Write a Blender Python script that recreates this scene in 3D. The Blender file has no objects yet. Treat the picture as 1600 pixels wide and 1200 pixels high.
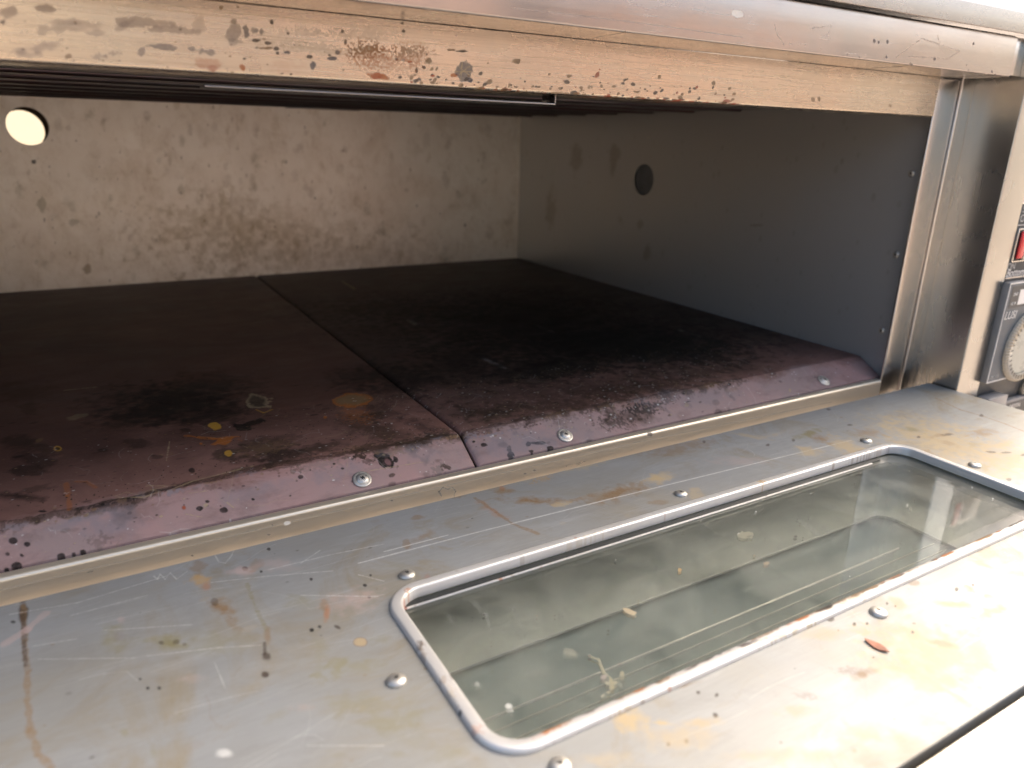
import bpy, bmesh, math, random
import numpy as np
from mathutils import Vector, Matrix

# ------------------------------------------------------------------ camera, world, sun, exposure
scene = bpy.context.scene
C = scene.collection
cam_d = bpy.data.cameras.new("camera")
cam = bpy.data.objects.new("camera", cam_d)
C.objects.link(cam)
scene.camera = cam
cam_d.sensor_width = 36.0
cam_d.lens = 25.50
cam_d.clip_start = 0.01
cam_d.clip_end = 6000.0
R = Matrix([[0.864693, -0.501813, 0.022125], [0.142304, 0.286977, 0.947309], [-0.481721, -0.815983, 0.319557]])
cam.matrix_world = Matrix.Translation(Vector((-0.59591, -0.36248, 0.19566))) @ R.transposed().to_4x4()
cam_d.dof.use_dof = True
cam_d.dof.focus_distance = 0.43
cam_d.dof.aperture_fstop = 8.0

SUN_EL, SUN_AZ = math.radians(42), math.radians(80)     # azimuth measured clockwise from +Y
world = bpy.data.worlds.new("World")
scene.world = world
world.use_nodes = True
wn, wl = world.node_tree.nodes, world.node_tree.links
wn.clear()
sky = wn.new("ShaderNodeTexSky")
sky.sky_type = 'NISHITA'
sky.sun_disc = False
sky.sun_elevation = SUN_EL
sky.sun_rotation = SUN_AZ
sky.air_density = 1.0
sky.dust_density = 8.0
sky.ozone_density = 0.3
sky.altitude = 200
bg = wn.new("ShaderNodeBackground")
bg.inputs['Strength'].default_value = 0.15
wo = wn.new("ShaderNodeOutputWorld")
wl.new(sky.outputs[0], bg.inputs['Color'])
wl.new(bg.outputs[0], wo.inputs['Surface'])

sun_d = bpy.data.lights.new("sun", 'SUN')
sun_d.energy = 0.5
sun_d.angle = math.radians(60)
sun_d.color = (1.0, 0.94, 0.85)
sun = bpy.data.objects.new("sun", sun_d)
C.objects.link(sun)
sd = Vector((math.cos(SUN_EL) * math.sin(SUN_AZ), math.cos(SUN_EL) * math.cos(SUN_AZ), math.sin(SUN_EL)))
sun.rotation_euler = (-sd).to_track_quat('-Z', 'Y').to_euler()

scene.view_settings.view_transform = 'Standard'
scene.view_settings.look = 'None'
scene.view_settings.exposure = 1.4
scene.view_settings.gamma = 1.0
scene.render.engine = 'CYCLES'
scene.cycles.use_denoising = True
scene.cycles.max_bounces = 10
scene.cycles.glossy_bounces = 6
scene.cycles.sample_clamp_indirect = 6.0
scene.cycles.caustics_reflective = False

# stain marks: blobs [b, centre, two half-axes, colour, opacity, softness, raggedness] and lines [l, points, width, colour, opacity, raggedness, gaps], metres
MARKS = {
"door": [
 ["b",-0.64165,-0.028,0.00215,-0.00116,0.00045,-0.01114,"D",0.9,0.4,0.3],
 ["l",[-0.64192,-0.02111,-0.64059,-0.04885,-0.63866,-0.07143,-0.63822,-0.08899,-0.63647,-0.10561,-0.63384,-0.11916,-0.63004,-0.12785],0.002174,"N",0.75,0.6,0.25],
 ["l",[-0.64184,-0.02891,-0.64041,-0.05347,-0.63946,-0.06689],0.001578,"D",0.7,0.5,0.2],
 ["l",[-0.64679,-0.04776,-0.64041,-0.04195,-0.63329,-0.03252],0.003307,"P",0.45,0.6,0.0],
 ["b",-0.64534,-0.033,0.00112,-0.00061,6e-05,-0.00121,"K",0.8,0.3,0.5],
 ["b",-0.60828,-0.06502,0.00596,-0.00323,-0.00047,-0.00965,"G",0.7200000000000001,0.8,0.7],
 ["b",-0.60684,-0.06441,0.00299,-0.00162,-0.00026,-0.00492,"B",0.4,0.4,0.4],
 ["b",-0.58951,-0.07797,0.00758,-0.00547,-0.00084,-0.00537,"G",0.95,0.8,0.6],
 ["b",-0.59207,-0.07704,0.00114,-0.00062,-0.00017,-0.00172,"D",0.6,0.3,0.5],
 ["b",-0.58654,-0.07959,0.00137,-0.00074,-0.0002,-0.00171,"D",0.6,0.3,0.5],
 ["b",-0.58396,-0.08236,0.00091,-0.0005,-0.00016,-0.00127,"D",0.5,0.3,0.5],
 ["b",-0.57419,-0.0863,0.01377,-0.00748,-0.00139,-0.00905,"G",0.4,0.8,0.7],
 ["b",-0.60571,-0.05248,0.0019,-0.00103,-0.00016,-0.00288,"P",0.48999999999999994,0.9,0.5],
 ["b",-0.57239,-0.03791,0.00521,-0.0028,-0.00075,-0.00541,"Y",0.51,0.6,0.7],
 ["b",-0.56991,-0.04391,0.00232,-0.00125,-0.00062,-0.00423,"O",0.42,0.6,0.5],
 ["b",-0.57066,-0.02545,0.00322,-0.00173,-0.0008,-0.00576,"N",0.5,0.5,0.8],
 ["b",-0.56559,-0.06496,0.00558,-0.00652,-0.00195,-0.00593,"N",0.8800000000000001,0.8,0.7],
 ["b",-0.5685,-0.05805,0.00149,-0.00081,-0.00047,-0.00296,"D",0.5,0.3,0.5],
 ["b",-0.56446,-0.0768,0.00233,-0.00692,-0.00213,-0.00261,"N",0.45,0.5,0.9],
 ["l",[-0.55299,-0.05068,-0.55328,-0.06354,-0.55327,-0.07422,-0.55278,-0.08461,-0.55277,-0.08948],0.001783,"G",0.55,0.5,0.3],
 ["b",-0.55296,-0.09271,0.00164,-0.00089,-0.00137,-0.0062,"N",0.6,0.4,0.4],
 ["l",[-0.55521,-0.09707,-0.55655,-0.1044],0.001255,"D",0.7,0.3,0.0],
 ["b",-0.55622,-0.10633,0.00201,-0.0011,-0.00068,-0.00307,"D",0.8,0.4,0.4],
 ["b",-0.55917,-0.11646,0.0013,-0.00071,-0.00039,-0.0018,"D",0.85,0.3,0.3],
 ["b",-0.53735,-0.02487,0.00108,-0.00058,-0.00043,-0.00195,"K",0.9,0.2,0.5],
 ["b",-0.55123,-0.03711,0.00129,-0.00069,-0.00044,-0.00226,"K",0.9,0.2,0.5],
 ["b",-0.54509,-0.04351,0.00077,-0.00041,-0.00028,-0.00133,"K",0.9,0.2,0.5],
 ["b",-0.53589,-0.09816,0.00091,-0.00049,-0.00037,-0.00134,"K",0.9,0.2,0.5],
 ["b",-0.53244,-0.0976,0.00092,-0.0005,-0.00039,-0.00135,"K",0.9,0.2,0.5],
 ["b",-0.59921,-0.10286,0.0006,-0.00033,-7e-05,-0.00088,"K",0.9,0.2,0.5],
 ["b",-0.59545,-0.10492,0.0007,-0.00038,-0.0001,-0.00102,"K",0.9,0.2,0.5],
 ["b",-0.60133,-0.09624,0.00041,-0.00022,-5e-05,-0.00061,"K",0.9,0.2,0.5],
 ["b",-0.50017,-0.07128,0.00064,-0.00035,-0.00037,-0.00102,"K",0.9,0.2,0.5],
 ["b",-0.52592,-0.06108,0.00076,-0.00041,-0.00034,-0.00125,"K",0.9,0.2,0.5],
 ["b",-0.50539,-0.07802,0.00101,-0.00054,-0.00055,-0.00156,"K",0.9,0.2,0.5],
 ["b",-0.50661,-0.08759,0.00074,-0.0004,-0.0004,-0.00111,"K",0.9,0.2,0.5],
 ["b",-0.55247,-0.03894,0.00696,-0.00373,-0.00106,-0.00553,"P",0.672,0.9,0.7],
 ["b",-0.54571,-0.035,0.00382,-0.00204,-0.00164,-0.00792,"N",0.4,0.5,0.9],
 ["b",-0.53752,-0.03938,0.01095,-0.00585,-0.00181,-0.00784,"P",0.336,0.9,0.7],
 ["b",-0.52652,-0.085,0.00199,-0.00108,-0.00185,-0.0063,"N",0.6,0.5,0.7],
 ["b",-0.52711,-0.08992,0.00131,-0.00125,-0.00238,-0.00572,"O",0.44999999999999996,0.6,0.5],
 ["b",-0.52588,-0.10164,0.00113,-0.00205,-0.00065,-0.00097,"D",0.8,0.3,0.4],
 ["b",-0.52042,-0.11551,0.00279,-0.00152,-0.00119,-0.00346,"N",0.55,0.15,0.15],
 ["b",-0.52042,-0.11551,0.00232,-0.00126,-0.00093,-0.0027,"T",0.75,0.2,0.1],
 ["b",-0.53694,-0.1142,0.00317,-0.00173,-0.00419,-0.01454,"G",0.3,0.6,0.9],
 ["b",-0.533,-0.12285,0.00401,-0.00219,-0.00111,-0.0036,"G",0.5,0.6,0.9],
 ["b",-0.53597,-0.12832,0.00305,-0.00167,-0.00106,-0.00346,"G",0.5,0.6,0.9],
 ["b",-0.54181,-0.12675,0.0026,-0.00142,-0.00059,-0.00209,"G",0.5,0.6,0.9],
 ["b",-0.53256,-0.14875,0.01242,-0.00681,-0.00226,-0.00663,"G",0.48,0.8,0.7],
 ["b",-0.52761,-0.16211,0.01203,-0.00661,-0.00168,-0.00447,"G",0.48,0.8,0.7],
 ["b",-0.51138,-0.11904,0.00515,-0.0028,-0.00144,-0.00381,"G",0.48,0.8,0.7],
 ["b",-0.5258,-0.12889,0.0111,-0.00606,-0.00143,-0.0042,"G",0.48,0.8,0.7],
 ["b",-0.51843,-0.16369,0.00812,-0.00446,-0.00667,-0.0161,"G",0.288,0.8,0.7],
 ["b",-0.53599,-0.07559,0.00754,-0.00407,-0.00169,-0.00653,"G",0.48,0.8,0.7],
 ["b",-0.51368,-0.18609,0.00763,-0.00421,-0.00228,-0.00481,"G",0.4,0.8,0.7],
 ["b",-0.51229,-0.08564,0.0144,-0.00373,-0.00234,-0.00936,"P",0.504,0.9,0.7],
 ["b",-0.55051,-0.14073,0.00491,-0.0027,-0.00067,-0.0025,"P",0.39199999999999996,0.9,0.7],
 ["b",-0.58405,-0.10528,0.00641,-0.0035,-0.00039,-0.00295,"P",0.22399999999999998,0.9,0.7],
 ["b",-0.60815,-0.12285,0.00174,-0.00096,-0.00019,-0.00315,"G",0.5,0.5,0.5],
 ["b",-0.60027,-0.13676,0.00187,-0.00103,-0.00031,-0.00349,"G",0.4,0.5,0.5],
 ["b",-0.57974,-0.14901,0.00263,-0.00145,-0.00038,-0.00224,"W",0.4,0.5,0.5],
 ["l",[-0.41963,-0.0242,-0.41688,-0.04478,-0.41539,-0.06021,-0.40876,-0.07604],0.002225,"N",0.75,0.6,0.2],
 ["b",-0.41776,-0.04264,0.00288,-0.01386,-0.0028,-0.00287,"O",0.21,0.6,0.9],
 ["b",-0.42718,-0.01752,0.00685,-0.0013,-0.00151,-0.00368,"N",0.6,0.4,0.9],
 ["b",-0.45732,-0.03003,0.0043,-0.00057,-0.0009,-0.0027,"N",0.6,0.4,0.6],
 ["b",-0.46446,-0.05091,0.01185,0.00496,-0.00045,-0.00353,"N",0.5599999999999999,0.8,0.7],
 ["b",-0.47427,-0.05289,0.00174,-0.00093,-0.00188,-0.00459,"N",0.5,0.3,0.5],
 ["b",-0.47687,-0.0856,0.00161,-0.00087,-0.0015,-0.0034,"R",0.3,0.6,0.6],
 ["b",-0.38981,-0.04435,0.01895,-0.01182,-0.00297,-0.00459,"N",0.95,0.8,0.7],
 ["b",-0.37808,-0.05494,0.00593,-0.00312,-0.00216,-0.00321,"T",0.6,0.4,0.9],
 ["b",-0.34096,-0.05812,0.02821,-0.00238,-0.00555,-0.00874,"N",0.8800000000000001,0.8,0.7],
 ["b",-0.30575,-0.05503,0.01208,-0.00165,-0.00528,-0.00709,"T",0.95,0.8,0.7],
 ["b",-0.30082,-0.08103,0.00414,-0.00217,-0.00697,-0.00733,"T",0.5,0.5,0.8],
 ["b",-0.32682,-0.07925,0.00469,-0.00247,-0.00211,-0.00243,"N",0.5,0.5,0.8],
 ["b",-0.37018,-0.02041,0.00807,0.00141,-0.00198,-0.00463,"Y",0.36,0.6,0.95],
 ["b",-0.39971,-0.02168,0.00171,-0.00089,-0.00205,-0.00364,"O",0.54,0.6,0.5],
 ["b",-0.39966,-0.02548,0.00746,-0.00391,-0.00204,-0.00358,"N",0.8,0.8,0.7],
 ["b",-0.37916,-0.0137,0.01307,-0.00144,-0.00276,-0.00551,"T",0.6400000000000001,0.8,0.7],
 ["b",-0.43243,-0.08764,0.00206,-0.0011,-0.00083,-0.00144,"K",0.95,0.2,0.6],
 ["b",-0.3379,-0.0139,0.01893,-0.00201,-0.00488,-0.00815,"T",0.7200000000000001,0.8,0.7],
 ["b",-0.26159,-0.02415,0.03232,-0.00349,-0.00801,-0.01007,"N",0.5599999999999999,0.8,0.7],
 ["b",-0.24177,-0.05808,0.0193,-0.00999,-0.00612,-0.00581,"P",0.336,0.9,0.7],
 ["l",[-0.50183,-0.05846,-0.43102,-0.05969,-0.34674,-0.06247,-0.23338,-0.06696,-0.14015,-0.07131],0.000886,"W",0.5,0.2,0.2],
 ["l",[-0.48704,-0.05443,-0.4515,-0.05485],0.000706,"W",0.5,0.2,0.1],
 ["l",[-0.59015,-0.02361,-0.58885,-0.0273,-0.58737,-0.02329,-0.58572,-0.02898,-0.58303,-0.0244,-0.58104,-0.03149,-0.57601,-0.02694],0.000628,"W",0.32,0.3,0.3],
 ["l",[-0.56206,-0.0171,-0.5613,-0.02537,-0.55877,-0.02801,-0.55479,-0.02231,-0.55257,-0.01676],0.000667,"W",0.32,0.3,0.3],
 ["l",[-0.64684,-0.02621,-0.6217,-0.03043,-0.58491,-0.02642],0.000578,"W",0.32,0.3,0.3],
 ["l",[-0.63526,-0.06498,-0.60233,-0.08207],0.000492,"W",0.32,0.3,0.3],
 ["l",[-0.59781,-0.08324,-0.5725,-0.09129,-0.55671,-0.09808],0.00051,"W",0.32,0.3,0.3],
 ["l",[-0.56736,-0.04179,-0.54273,-0.04905,-0.51484,-0.0591],0.00064,"W",0.32,0.3,0.3],
 ["l",[-0.54151,-0.04357,-0.51043,-0.04466,-0.48443,-0.04749],0.000695,"W",0.32,0.3,0.3],
 ["l",[-0.6242,-0.03947,-0.59414,-0.03877],0.000595,"W",0.32,0.3,0.3],
 ["l",[-0.57508,-0.0999,-0.57385,-0.11674],0.000455,"W",0.32,0.3,0.3],
 ["l",[-0.61266,-0.05701,-0.57949,-0.07063],0.000545,"W",0.32,0.3,0.3],
 ["l",[-0.50509,-0.06803,-0.49623,-0.07881],0.000635,"W",0.32,0.3,0.3],
 ["l",[-0.63773,-0.05493,-0.622,-0.05803],0.000518,"W",0.32,0.3,0.3],
 ["l",[-0.55429,-0.15899,-0.53123,-0.1717],0.000396,"W",0.32,0.3,0.3],
 ["l",[-0.52657,-0.04523,-0.51503,-0.03814],0.000703,"W",0.32,0.3,0.3],
 ["l",[-0.53347,-0.07146,-0.50312,-0.08892],0.000603,"W",0.32,0.3,0.3],
 ["b",-0.07897,-0.10532,0.014,-0.0544,-0.04672,-0.02269,"T",0.8800000000000001,0.8,0.7],
 ["b",-0.15255,-0.08029,0.00231,-0.02579,-0.01479,-0.00835,"T",0.8,0.8,0.7],
 ["b",-0.16264,-0.14182,0.0032,-0.02758,-0.02187,-0.01003,"T",0.6400000000000001,0.8,0.7],
 ["b",-0.07679,-0.1435,0.02412,-0.01249,-0.03203,-0.0163,"T",0.6400000000000001,0.8,0.7],
 ["b",-0.15704,-0.05736,0.00097,-0.01036,-0.00983,-0.00601,"N",0.7200000000000001,0.8,0.7],
 ["l",[0.00768,-0.04518,-0.00206,-0.07112,-0.00057,-0.08792,-0.00209,-0.10549,-0.00577,-0.12102],0.002149,"N",0.75,0.5,0.25],
 ["b",-1e-05,-0.08663,0.00189,-0.00096,-0.00375,-0.00202,"D",0.8,0.3,0.5],
 ["b",-0.08986,-0.09044,0.00172,-0.00088,-0.00237,-0.00147,"D",0.7,0.3,0.7],
 ["b",-0.06459,-0.09793,0.00437,-0.00223,-0.00251,-0.00145,"D",0.7,0.3,0.7],
 ["b",-0.06871,-0.13092,0.00372,-0.00192,-0.00236,-0.00124,"D",0.7,0.3,0.7],
 ["b",-0.06082,-0.13622,0.00413,-0.00213,-0.00239,-0.00121,"D",0.7,0.3,0.7],
 ["b",-0.05411,-0.14455,0.00205,-0.00106,-0.0024,-0.00117,"D",0.7,0.3,0.7],
 ["b",-0.11417,-0.05141,0.00178,-0.00091,-0.00176,-0.00128,"D",0.7,0.3,0.7],
 ["b",-0.10027,-0.02157,0.00189,-0.00095,-0.00255,-0.00194,"D",0.7,0.3,0.7],
 ["b",-0.10618,-0.16117,0.00188,-0.00098,-0.00251,-0.00127,"D",0.7,0.3,0.7],
 ["b",-0.17783,-0.05198,0.00125,-0.00064,-0.00194,-0.00161,"D",0.7,0.3,0.7],
 ["b",-0.20092,-0.04912,0.00123,-0.00063,-0.00181,-0.00159,"D",0.7,0.3,0.7],
 ["b",-0.23745,-0.02398,0.00123,-0.00063,-0.00166,-0.00171,"D",0.7,0.3,0.7],
 ["b",-0.31325,-0.23596,0.0161,-0.02346,-0.0202,-0.00887,"T",0.8,0.8,0.7],
 ["b",-0.33394,-0.2378,0.00818,-0.01699,-0.00809,-0.00332,"T",0.6400000000000001,0.8,0.7],
 ["b",-0.29339,-0.20644,0.00078,-0.00463,-0.00531,-0.00213,"T",0.6,0.5,0.8],
 ["b",-0.271,-0.2213,0.00773,-0.00723,-0.00316,-0.00155,"T",0.95,0.8,0.7],
 ["b",-0.27141,-0.20078,0.0028,-0.0015,-0.0026,-0.00163,"N",0.55,0.4,0.7],
 ["b",-0.30473,-0.23366,0.00436,-0.00449,-0.00269,-0.0013,"N",0.48,0.8,0.7],
 ["b",-0.22497,-0.20655,0.00103,-0.00418,-0.0034,-0.0013,"T",0.6,0.5,0.9],
 ["b",-0.25253,-0.21694,-0.00038,-0.00332,-0.00363,-0.00111,"G",0.5,0.5,0.9],
 ["b",-0.25078,-0.22488,0.00273,-0.00147,-0.00214,-0.00113,"N",0.4,0.5,0.9],
 ["b",-0.35439,-0.2258,0.00478,-0.00349,-0.00209,-0.00136,"V",0.55,0.5,0.95],
 ["b",-0.3823,-0.22663,0.00307,-0.00222,-0.0015,-0.00108,"V",0.4,0.5,0.95],
 ["b",-0.19822,-0.20847,0.00489,-0.00261,-0.00339,-0.0017,"R",0.18,0.6,0.95],
 ["b",-0.2586,-0.21426,0.00083,-0.00045,-0.0016,-0.00091,"D",0.85,0.2,0.6],
 ["b",-0.29904,-0.20506,0.00066,-0.00036,-0.00114,-0.00076,"D",0.85,0.2,0.6],
 ["b",-0.32601,-0.20744,0.00063,-0.00034,-0.001,-0.00072,"D",0.85,0.2,0.6],
 ["b",-0.29743,-0.20814,0.0004,-0.00021,-0.00069,-0.00045,"D",0.85,0.2,0.6],
 ["b",-0.3085,-0.22343,0.0005,-0.00027,-0.00084,-0.00053,"D",0.85,0.2,0.6],
 ["b",-0.3385,-0.22536,0.00047,-0.00026,-0.00072,-0.00049,"D",0.85,0.2,0.6],
 ["b",-0.24783,-0.21587,0.00042,-0.00023,-0.00083,-0.00046,"D",0.85,0.2,0.6],
 ["b",-0.4117,-0.20975,0.00076,-0.00041,-0.00087,-0.00086,"D",0.85,0.2,0.6],
 ["b",-0.4198,-0.21716,0.00083,-0.00046,-0.00092,-0.00092,"D",0.85,0.2,0.6],
 ["b",-0.417,-0.20531,0.00065,-0.00036,-0.00073,-0.00076,"D",0.85,0.2,0.6],
 ["b",-0.40872,-0.23761,0.0004,-0.00022,-0.00046,-0.0004,"D",0.85,0.2,0.6],
 ["b",-0.43759,-0.22105,0.0006,-0.00033,-0.0006,-0.00065,"D",0.85,0.2,0.6],
 ["b",-0.44432,-0.21896,0.00059,-0.00033,-0.00058,-0.00065,"D",0.85,0.2,0.6],
 ["b",-0.33206,-0.19955,0.00153,-0.00083,-0.00237,-0.0018,"D",0.85,0.2,0.6],
 ["b",-0.33622,-0.20692,0.00037,-0.0002,-0.00057,-0.00043,"D",0.85,0.2,0.6],
 ["b",-0.32055,-0.2099,0.00051,-0.00027,-0.00082,-0.00057,"D",0.85,0.2,0.6],
 ["b",-0.44777,-0.20426,0.00373,-0.00561,-0.0055,-0.00406,"T",0.95,0.8,0.7],
 ["b",-0.44057,-0.21676,0.01405,-0.00774,-0.00506,-0.00563,"T",0.5599999999999999,0.8,0.7],
 ["b",-0.46848,-0.21258,0.01153,-0.00636,-0.00225,-0.00301,"T",0.48,0.8,0.7],
 ["b",-0.41132,-0.24258,0.01765,-0.00974,-0.00311,-0.00261,"T",0.48,0.8,0.7],
 ["b",-0.38071,-0.24804,0.01229,-0.00676,-0.00525,-0.00374,"T",0.48,0.8,0.7],
 ["b",-0.39219,-0.22943,0.00636,-0.00349,-0.00262,-0.00217,"T",0.48,0.8,0.7],
 ["b",-0.34306,-0.20566,0.01484,-0.00805,-0.00511,-0.00392,"T",0.48,0.8,0.7],
 ["b",-0.18012,-0.03795,0.01006,0.00047,-0.0028,-0.00298,"T",0.423066975153238,0.7,0.8],
 ["b",-0.20029,-0.03142,0.0091,-0.01341,-0.00321,-0.00261,"T",0.508821446551385,0.8,0.7],
 ["b",-0.03963,-0.1077,0.01812,-0.00426,-0.00787,-0.00457,"N",0.6238243585235903,0.8,0.7],
 ["b",-0.23093,0.016,0.01728,0.0012,-0.00249,-0.00336,"G",0.6808725049660209,0.8,0.7],
 ["b",-0.17235,0.01938,0.01005,-0.01215,-0.00543,-0.00485,"G",0.7259963601757189,0.8,0.7],
 ["b",-0.08659,-0.06426,0.01099,-0.00331,-0.00746,-0.00521,"T",0.5368666871419567,0.8,0.7],
 ["b",-0.0999,-0.14253,0.00225,-0.00298,-0.00957,-0.00454,"G",0.3150174484821619,0.7,0.8],
 ["b",-0.21163,0.03388,0.01074,0.00196,-0.00662,-0.00931,"T",0.5487914291725284,0.7,0.8],
 ["b",-0.15636,-0.04837,0.01982,0.00194,-0.00495,-0.00506,"G",0.9229016088880905,0.8,0.7],
 ["b",-0.18341,-0.06461,0.00549,-0.00869,-0.00333,-0.00235,"T",0.5199961923025944,0.8,0.7],
 ["b",-0.24748,-0.00779,0.01278,-0.00871,-0.00684,-0.00724,"T",0.6686831197994227,0.8,0.7],
 ["b",-0.13394,-0.1239,0.00539,-0.00422,-0.00539,-0.00311,"T",0.5575574006632581,0.7,0.8],
 ["b",-0.08168,-0.10772,0.00179,-0.00584,-0.00555,-0.00271,"N",0.34774136930136623,0.7,0.8],
 ["b",-0.16114,-0.00639,0.013,-0.0052,-0.00417,-0.00382,"T",0.9409659811315413,0.8,0.7],
 ["b",-0.16396,-0.10464,0.01512,-0.00667,-0.00546,-0.00384,"T",0.7028498299278509,0.8,0.7],
 ["b",-0.07987,-0.07929,0.00483,-0.0075,-0.00493,-0.00278,"G",0.7270585602602957,0.8,0.7],
 ["b",-0.0658,-0.11726,0.00659,-0.0018,-0.00707,-0.00413,"G",0.34568160004307463,0.7,0.8],
 ["b",-0.11582,-0.06767,0.01125,-0.00805,-0.00748,-0.00502,"N",0.5424072062754022,0.8,0.7],
 ["b",-0.18867,-0.0012,0.02263,-0.00515,-0.00562,-0.00581,"T",0.7275756193799012,0.8,0.7],
 ["b",-0.12086,-0.1439,0.00996,-0.00389,-0.00828,-0.00476,"G",0.7890845385466264,0.8,0.7],
 ["b",-0.05072,-0.12632,0.02003,-0.00531,-0.00846,-0.0047,"T",0.6956160197972155,0.8,0.7],
 ["b",-0.12429,-0.10934,0.01539,-0.00353,-0.00839,-0.00574,"N",0.7682435167774735,0.8,0.7],
 ["b",-0.19042,-0.00472,0.00391,-0.00596,-0.00815,-0.00695,"G",0.5734005872112669,0.7,0.8],
 ["b",-0.07086,-0.09601,0.01221,-0.00233,-0.00359,-0.00233,"N",0.44401483905016637,0.7,0.8],
 ["b",-0.18545,-0.07138,0.00742,-0.0073,-0.00779,-0.00573,"T",0.6865098843660369,0.8,0.7],
 ["b",-0.22881,0.00254,0.00589,-0.00262,-0.00481,-0.00523,"T",0.5488136530060359,0.7,0.8],
 ["b",-0.44679,-0.20822,0.0023,-0.00137,-0.00085,-0.00098,"T",0.4725713465398751,0.7,0.8],
 ["b",-0.33553,-0.21508,0.00313,-0.00169,-0.00239,-0.00172,"T",0.42006720308678985,0.7,0.8],
 ["b",-0.41867,-0.20003,0.00787,-0.00131,-0.00055,-0.00088,"N",0.5760528996300563,0.8,0.7],
 ["b",-0.46561,-0.22267,0.00834,-0.00233,-0.0006,-0.00109,"N",0.8229477493155086,0.8,0.7],
 ["b",-0.26161,-0.23178,0.01254,-0.00187,-0.0036,-0.0026,"T",0.9469472390316978,0.8,0.7],
 ["b",-0.43963,-0.21054,0.00549,-0.00394,-0.00079,-0.00079,"T",0.9288080139014575,0.8,0.7],
 ["b",-0.25261,-0.23373,0.00313,-0.00307,-0.00211,-0.00091,"N",0.300581450423762,0.7,0.8],
 ["b",-0.35051,-0.22975,0.00598,-0.00088,-0.00199,-0.00209,"N",0.508210197493296,0.7,0.8],
 ["b",-0.35107,-0.22966,0.00206,-0.00116,-0.00223,-0.00155,"N",0.5308634366500246,0.7,0.8],
 ["b",-0.42519,-0.21777,0.00663,-0.00257,-0.00168,-0.00201,"T",0.6528974768524473,0.8,0.7],
 ["b",-0.4743,-0.10083,0.00649,8e-05,-0.00094,-0.00358,"G",0.3186358159393361,0.8,0.7],
 ["b",-0.49099,-0.10043,0.00275,-0.00279,-0.00133,-0.00237,"G",0.16032140245866,0.7,0.8],
 ["b",-0.48626,-0.07029,0.00714,-0.00377,-0.00144,-0.00366,"G",0.22458952168302593,0.8,0.7],
 ["b",-0.54636,-0.16789,0.00309,-0.00238,-0.00074,-0.00175,"G",0.21866659886100434,0.7,0.8],
 ["b",-0.49079,-0.12625,0.00405,-0.00294,-0.00137,-0.00262,"G",0.19920905159340505,0.7,0.8],
 ["b",-0.51224,-0.16421,0.0081,-0.00205,-0.00055,-0.00193,"G",0.3837621984557218,0.8,0.7],
 ["b",-0.56014,-0.14023,0.00525,2e-05,-0.0,-0.00285,"G",0.30778288231808193,0.8,0.7],
 ["b",-0.52767,-0.17798,0.006,-0.00319,-0.00079,-0.00203,"G",0.33420886629332786,0.8,0.7],
 ["b",-0.5331,-0.1527,0.00689,-0.00355,-0.00058,-0.00178,"G",0.2780747926072428,0.8,0.7],
 ["b",-0.50201,-0.14251,0.00232,-0.00193,-0.00097,-0.00174,"G",0.19882555305535746,0.7,0.8],
],
"floor": [
 ["b",-0.55784,0.17557,0.05379,-0.02701,-0.00591,-0.05362,"K",0.93,0.7,0.5],
 ["b",-0.58169,0.15666,0.03359,-0.00071,-0.00085,-0.02731,"K",0.75,0.7,0.6],
 ["b",-0.53367,0.13914,0.02929,-0.00106,-0.00258,-0.02224,"K",0.7,0.7,0.6],
 ["b",-0.52768,0.20501,0.03862,-0.01915,-0.0055,-0.03581,"K",0.6,0.7,0.6],
 ["b",-0.65275,0.25069,0.0242,-0.01206,0.00137,-0.03107,"D",0.5,0.7,0.6],
 ["b",-0.64727,0.14129,0.01012,-0.00519,0.00067,-0.01552,"K",0.55,0.4,0.5],
 ["b",-0.63763,0.10479,0.01071,-0.01134,-0.00038,-0.01311,"K",0.6,0.4,0.5],
 ["b",-0.64124,0.09222,0.01114,-0.00579,0.00039,-0.01119,"K",0.65,0.3,0.4],
 ["b",-0.63419,0.12149,0.00995,-0.01654,-0.00073,-0.00751,"D",0.6,0.5,0.7],
 ["b",-0.58561,0.1074,0.00751,-0.00386,-0.00068,-0.00951,"K",0.5,0.4,0.6],
 ["b",-0.60441,0.10509,0.00299,-0.00154,-0.00011,-0.00312,"K",0.6,0.3,0.6],
 ["b",-0.5771,0.07952,0.00393,-0.00203,-0.00036,-0.00387,"K",0.5,0.4,0.8],
 ["b",-0.6443,0.059,0.01439,-0.00966,0.00017,-0.00647,"K",0.75,0.7,0.6],
 ["b",-0.63883,0.06437,0.0104,-0.0012,0.0004,-0.00514,"D",0.5,0.4,0.9],
 ["b",-0.63352,0.03467,0.00249,-0.00131,4e-05,-0.00188,"K",0.95,0.2,0.4],
 ["b",-0.55685,0.11599,0.00413,-0.00338,-0.00069,-0.00446,"K",0.6,0.4,0.5],
 ["b",-0.52357,0.10394,0.00496,-0.00664,-0.00142,-0.00529,"K",0.9,0.25,0.7],
 ["b",-0.51511,0.10976,0.00752,0.00105,-0.00078,-0.00584,"K",0.9,0.25,0.7],
 ["b",-0.52978,0.07538,0.00276,-0.00142,-0.00038,-0.00202,"K",0.7,0.3,0.5],
 ["b",-0.51981,0.06475,0.02784,0.00485,-0.00256,-0.02099,"D",0.75,0.7,0.6],
 ["b",-0.51225,0.04807,0.03432,-0.00087,-0.00187,-0.01105,"K",0.7,0.7,0.6],
 ["b",-0.54358,0.06634,0.00733,-0.00379,-0.00216,-0.01311,"D",0.6,0.5,0.9],
 ["b",-0.4889,0.04883,0.02436,0.00151,-0.00193,-0.00951,"D",0.6,0.7,0.6],
 ["b",-0.5181,0.06387,0.01521,-0.00013,-0.00148,-0.00976,"N",0.3,0.5,0.95],
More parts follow.
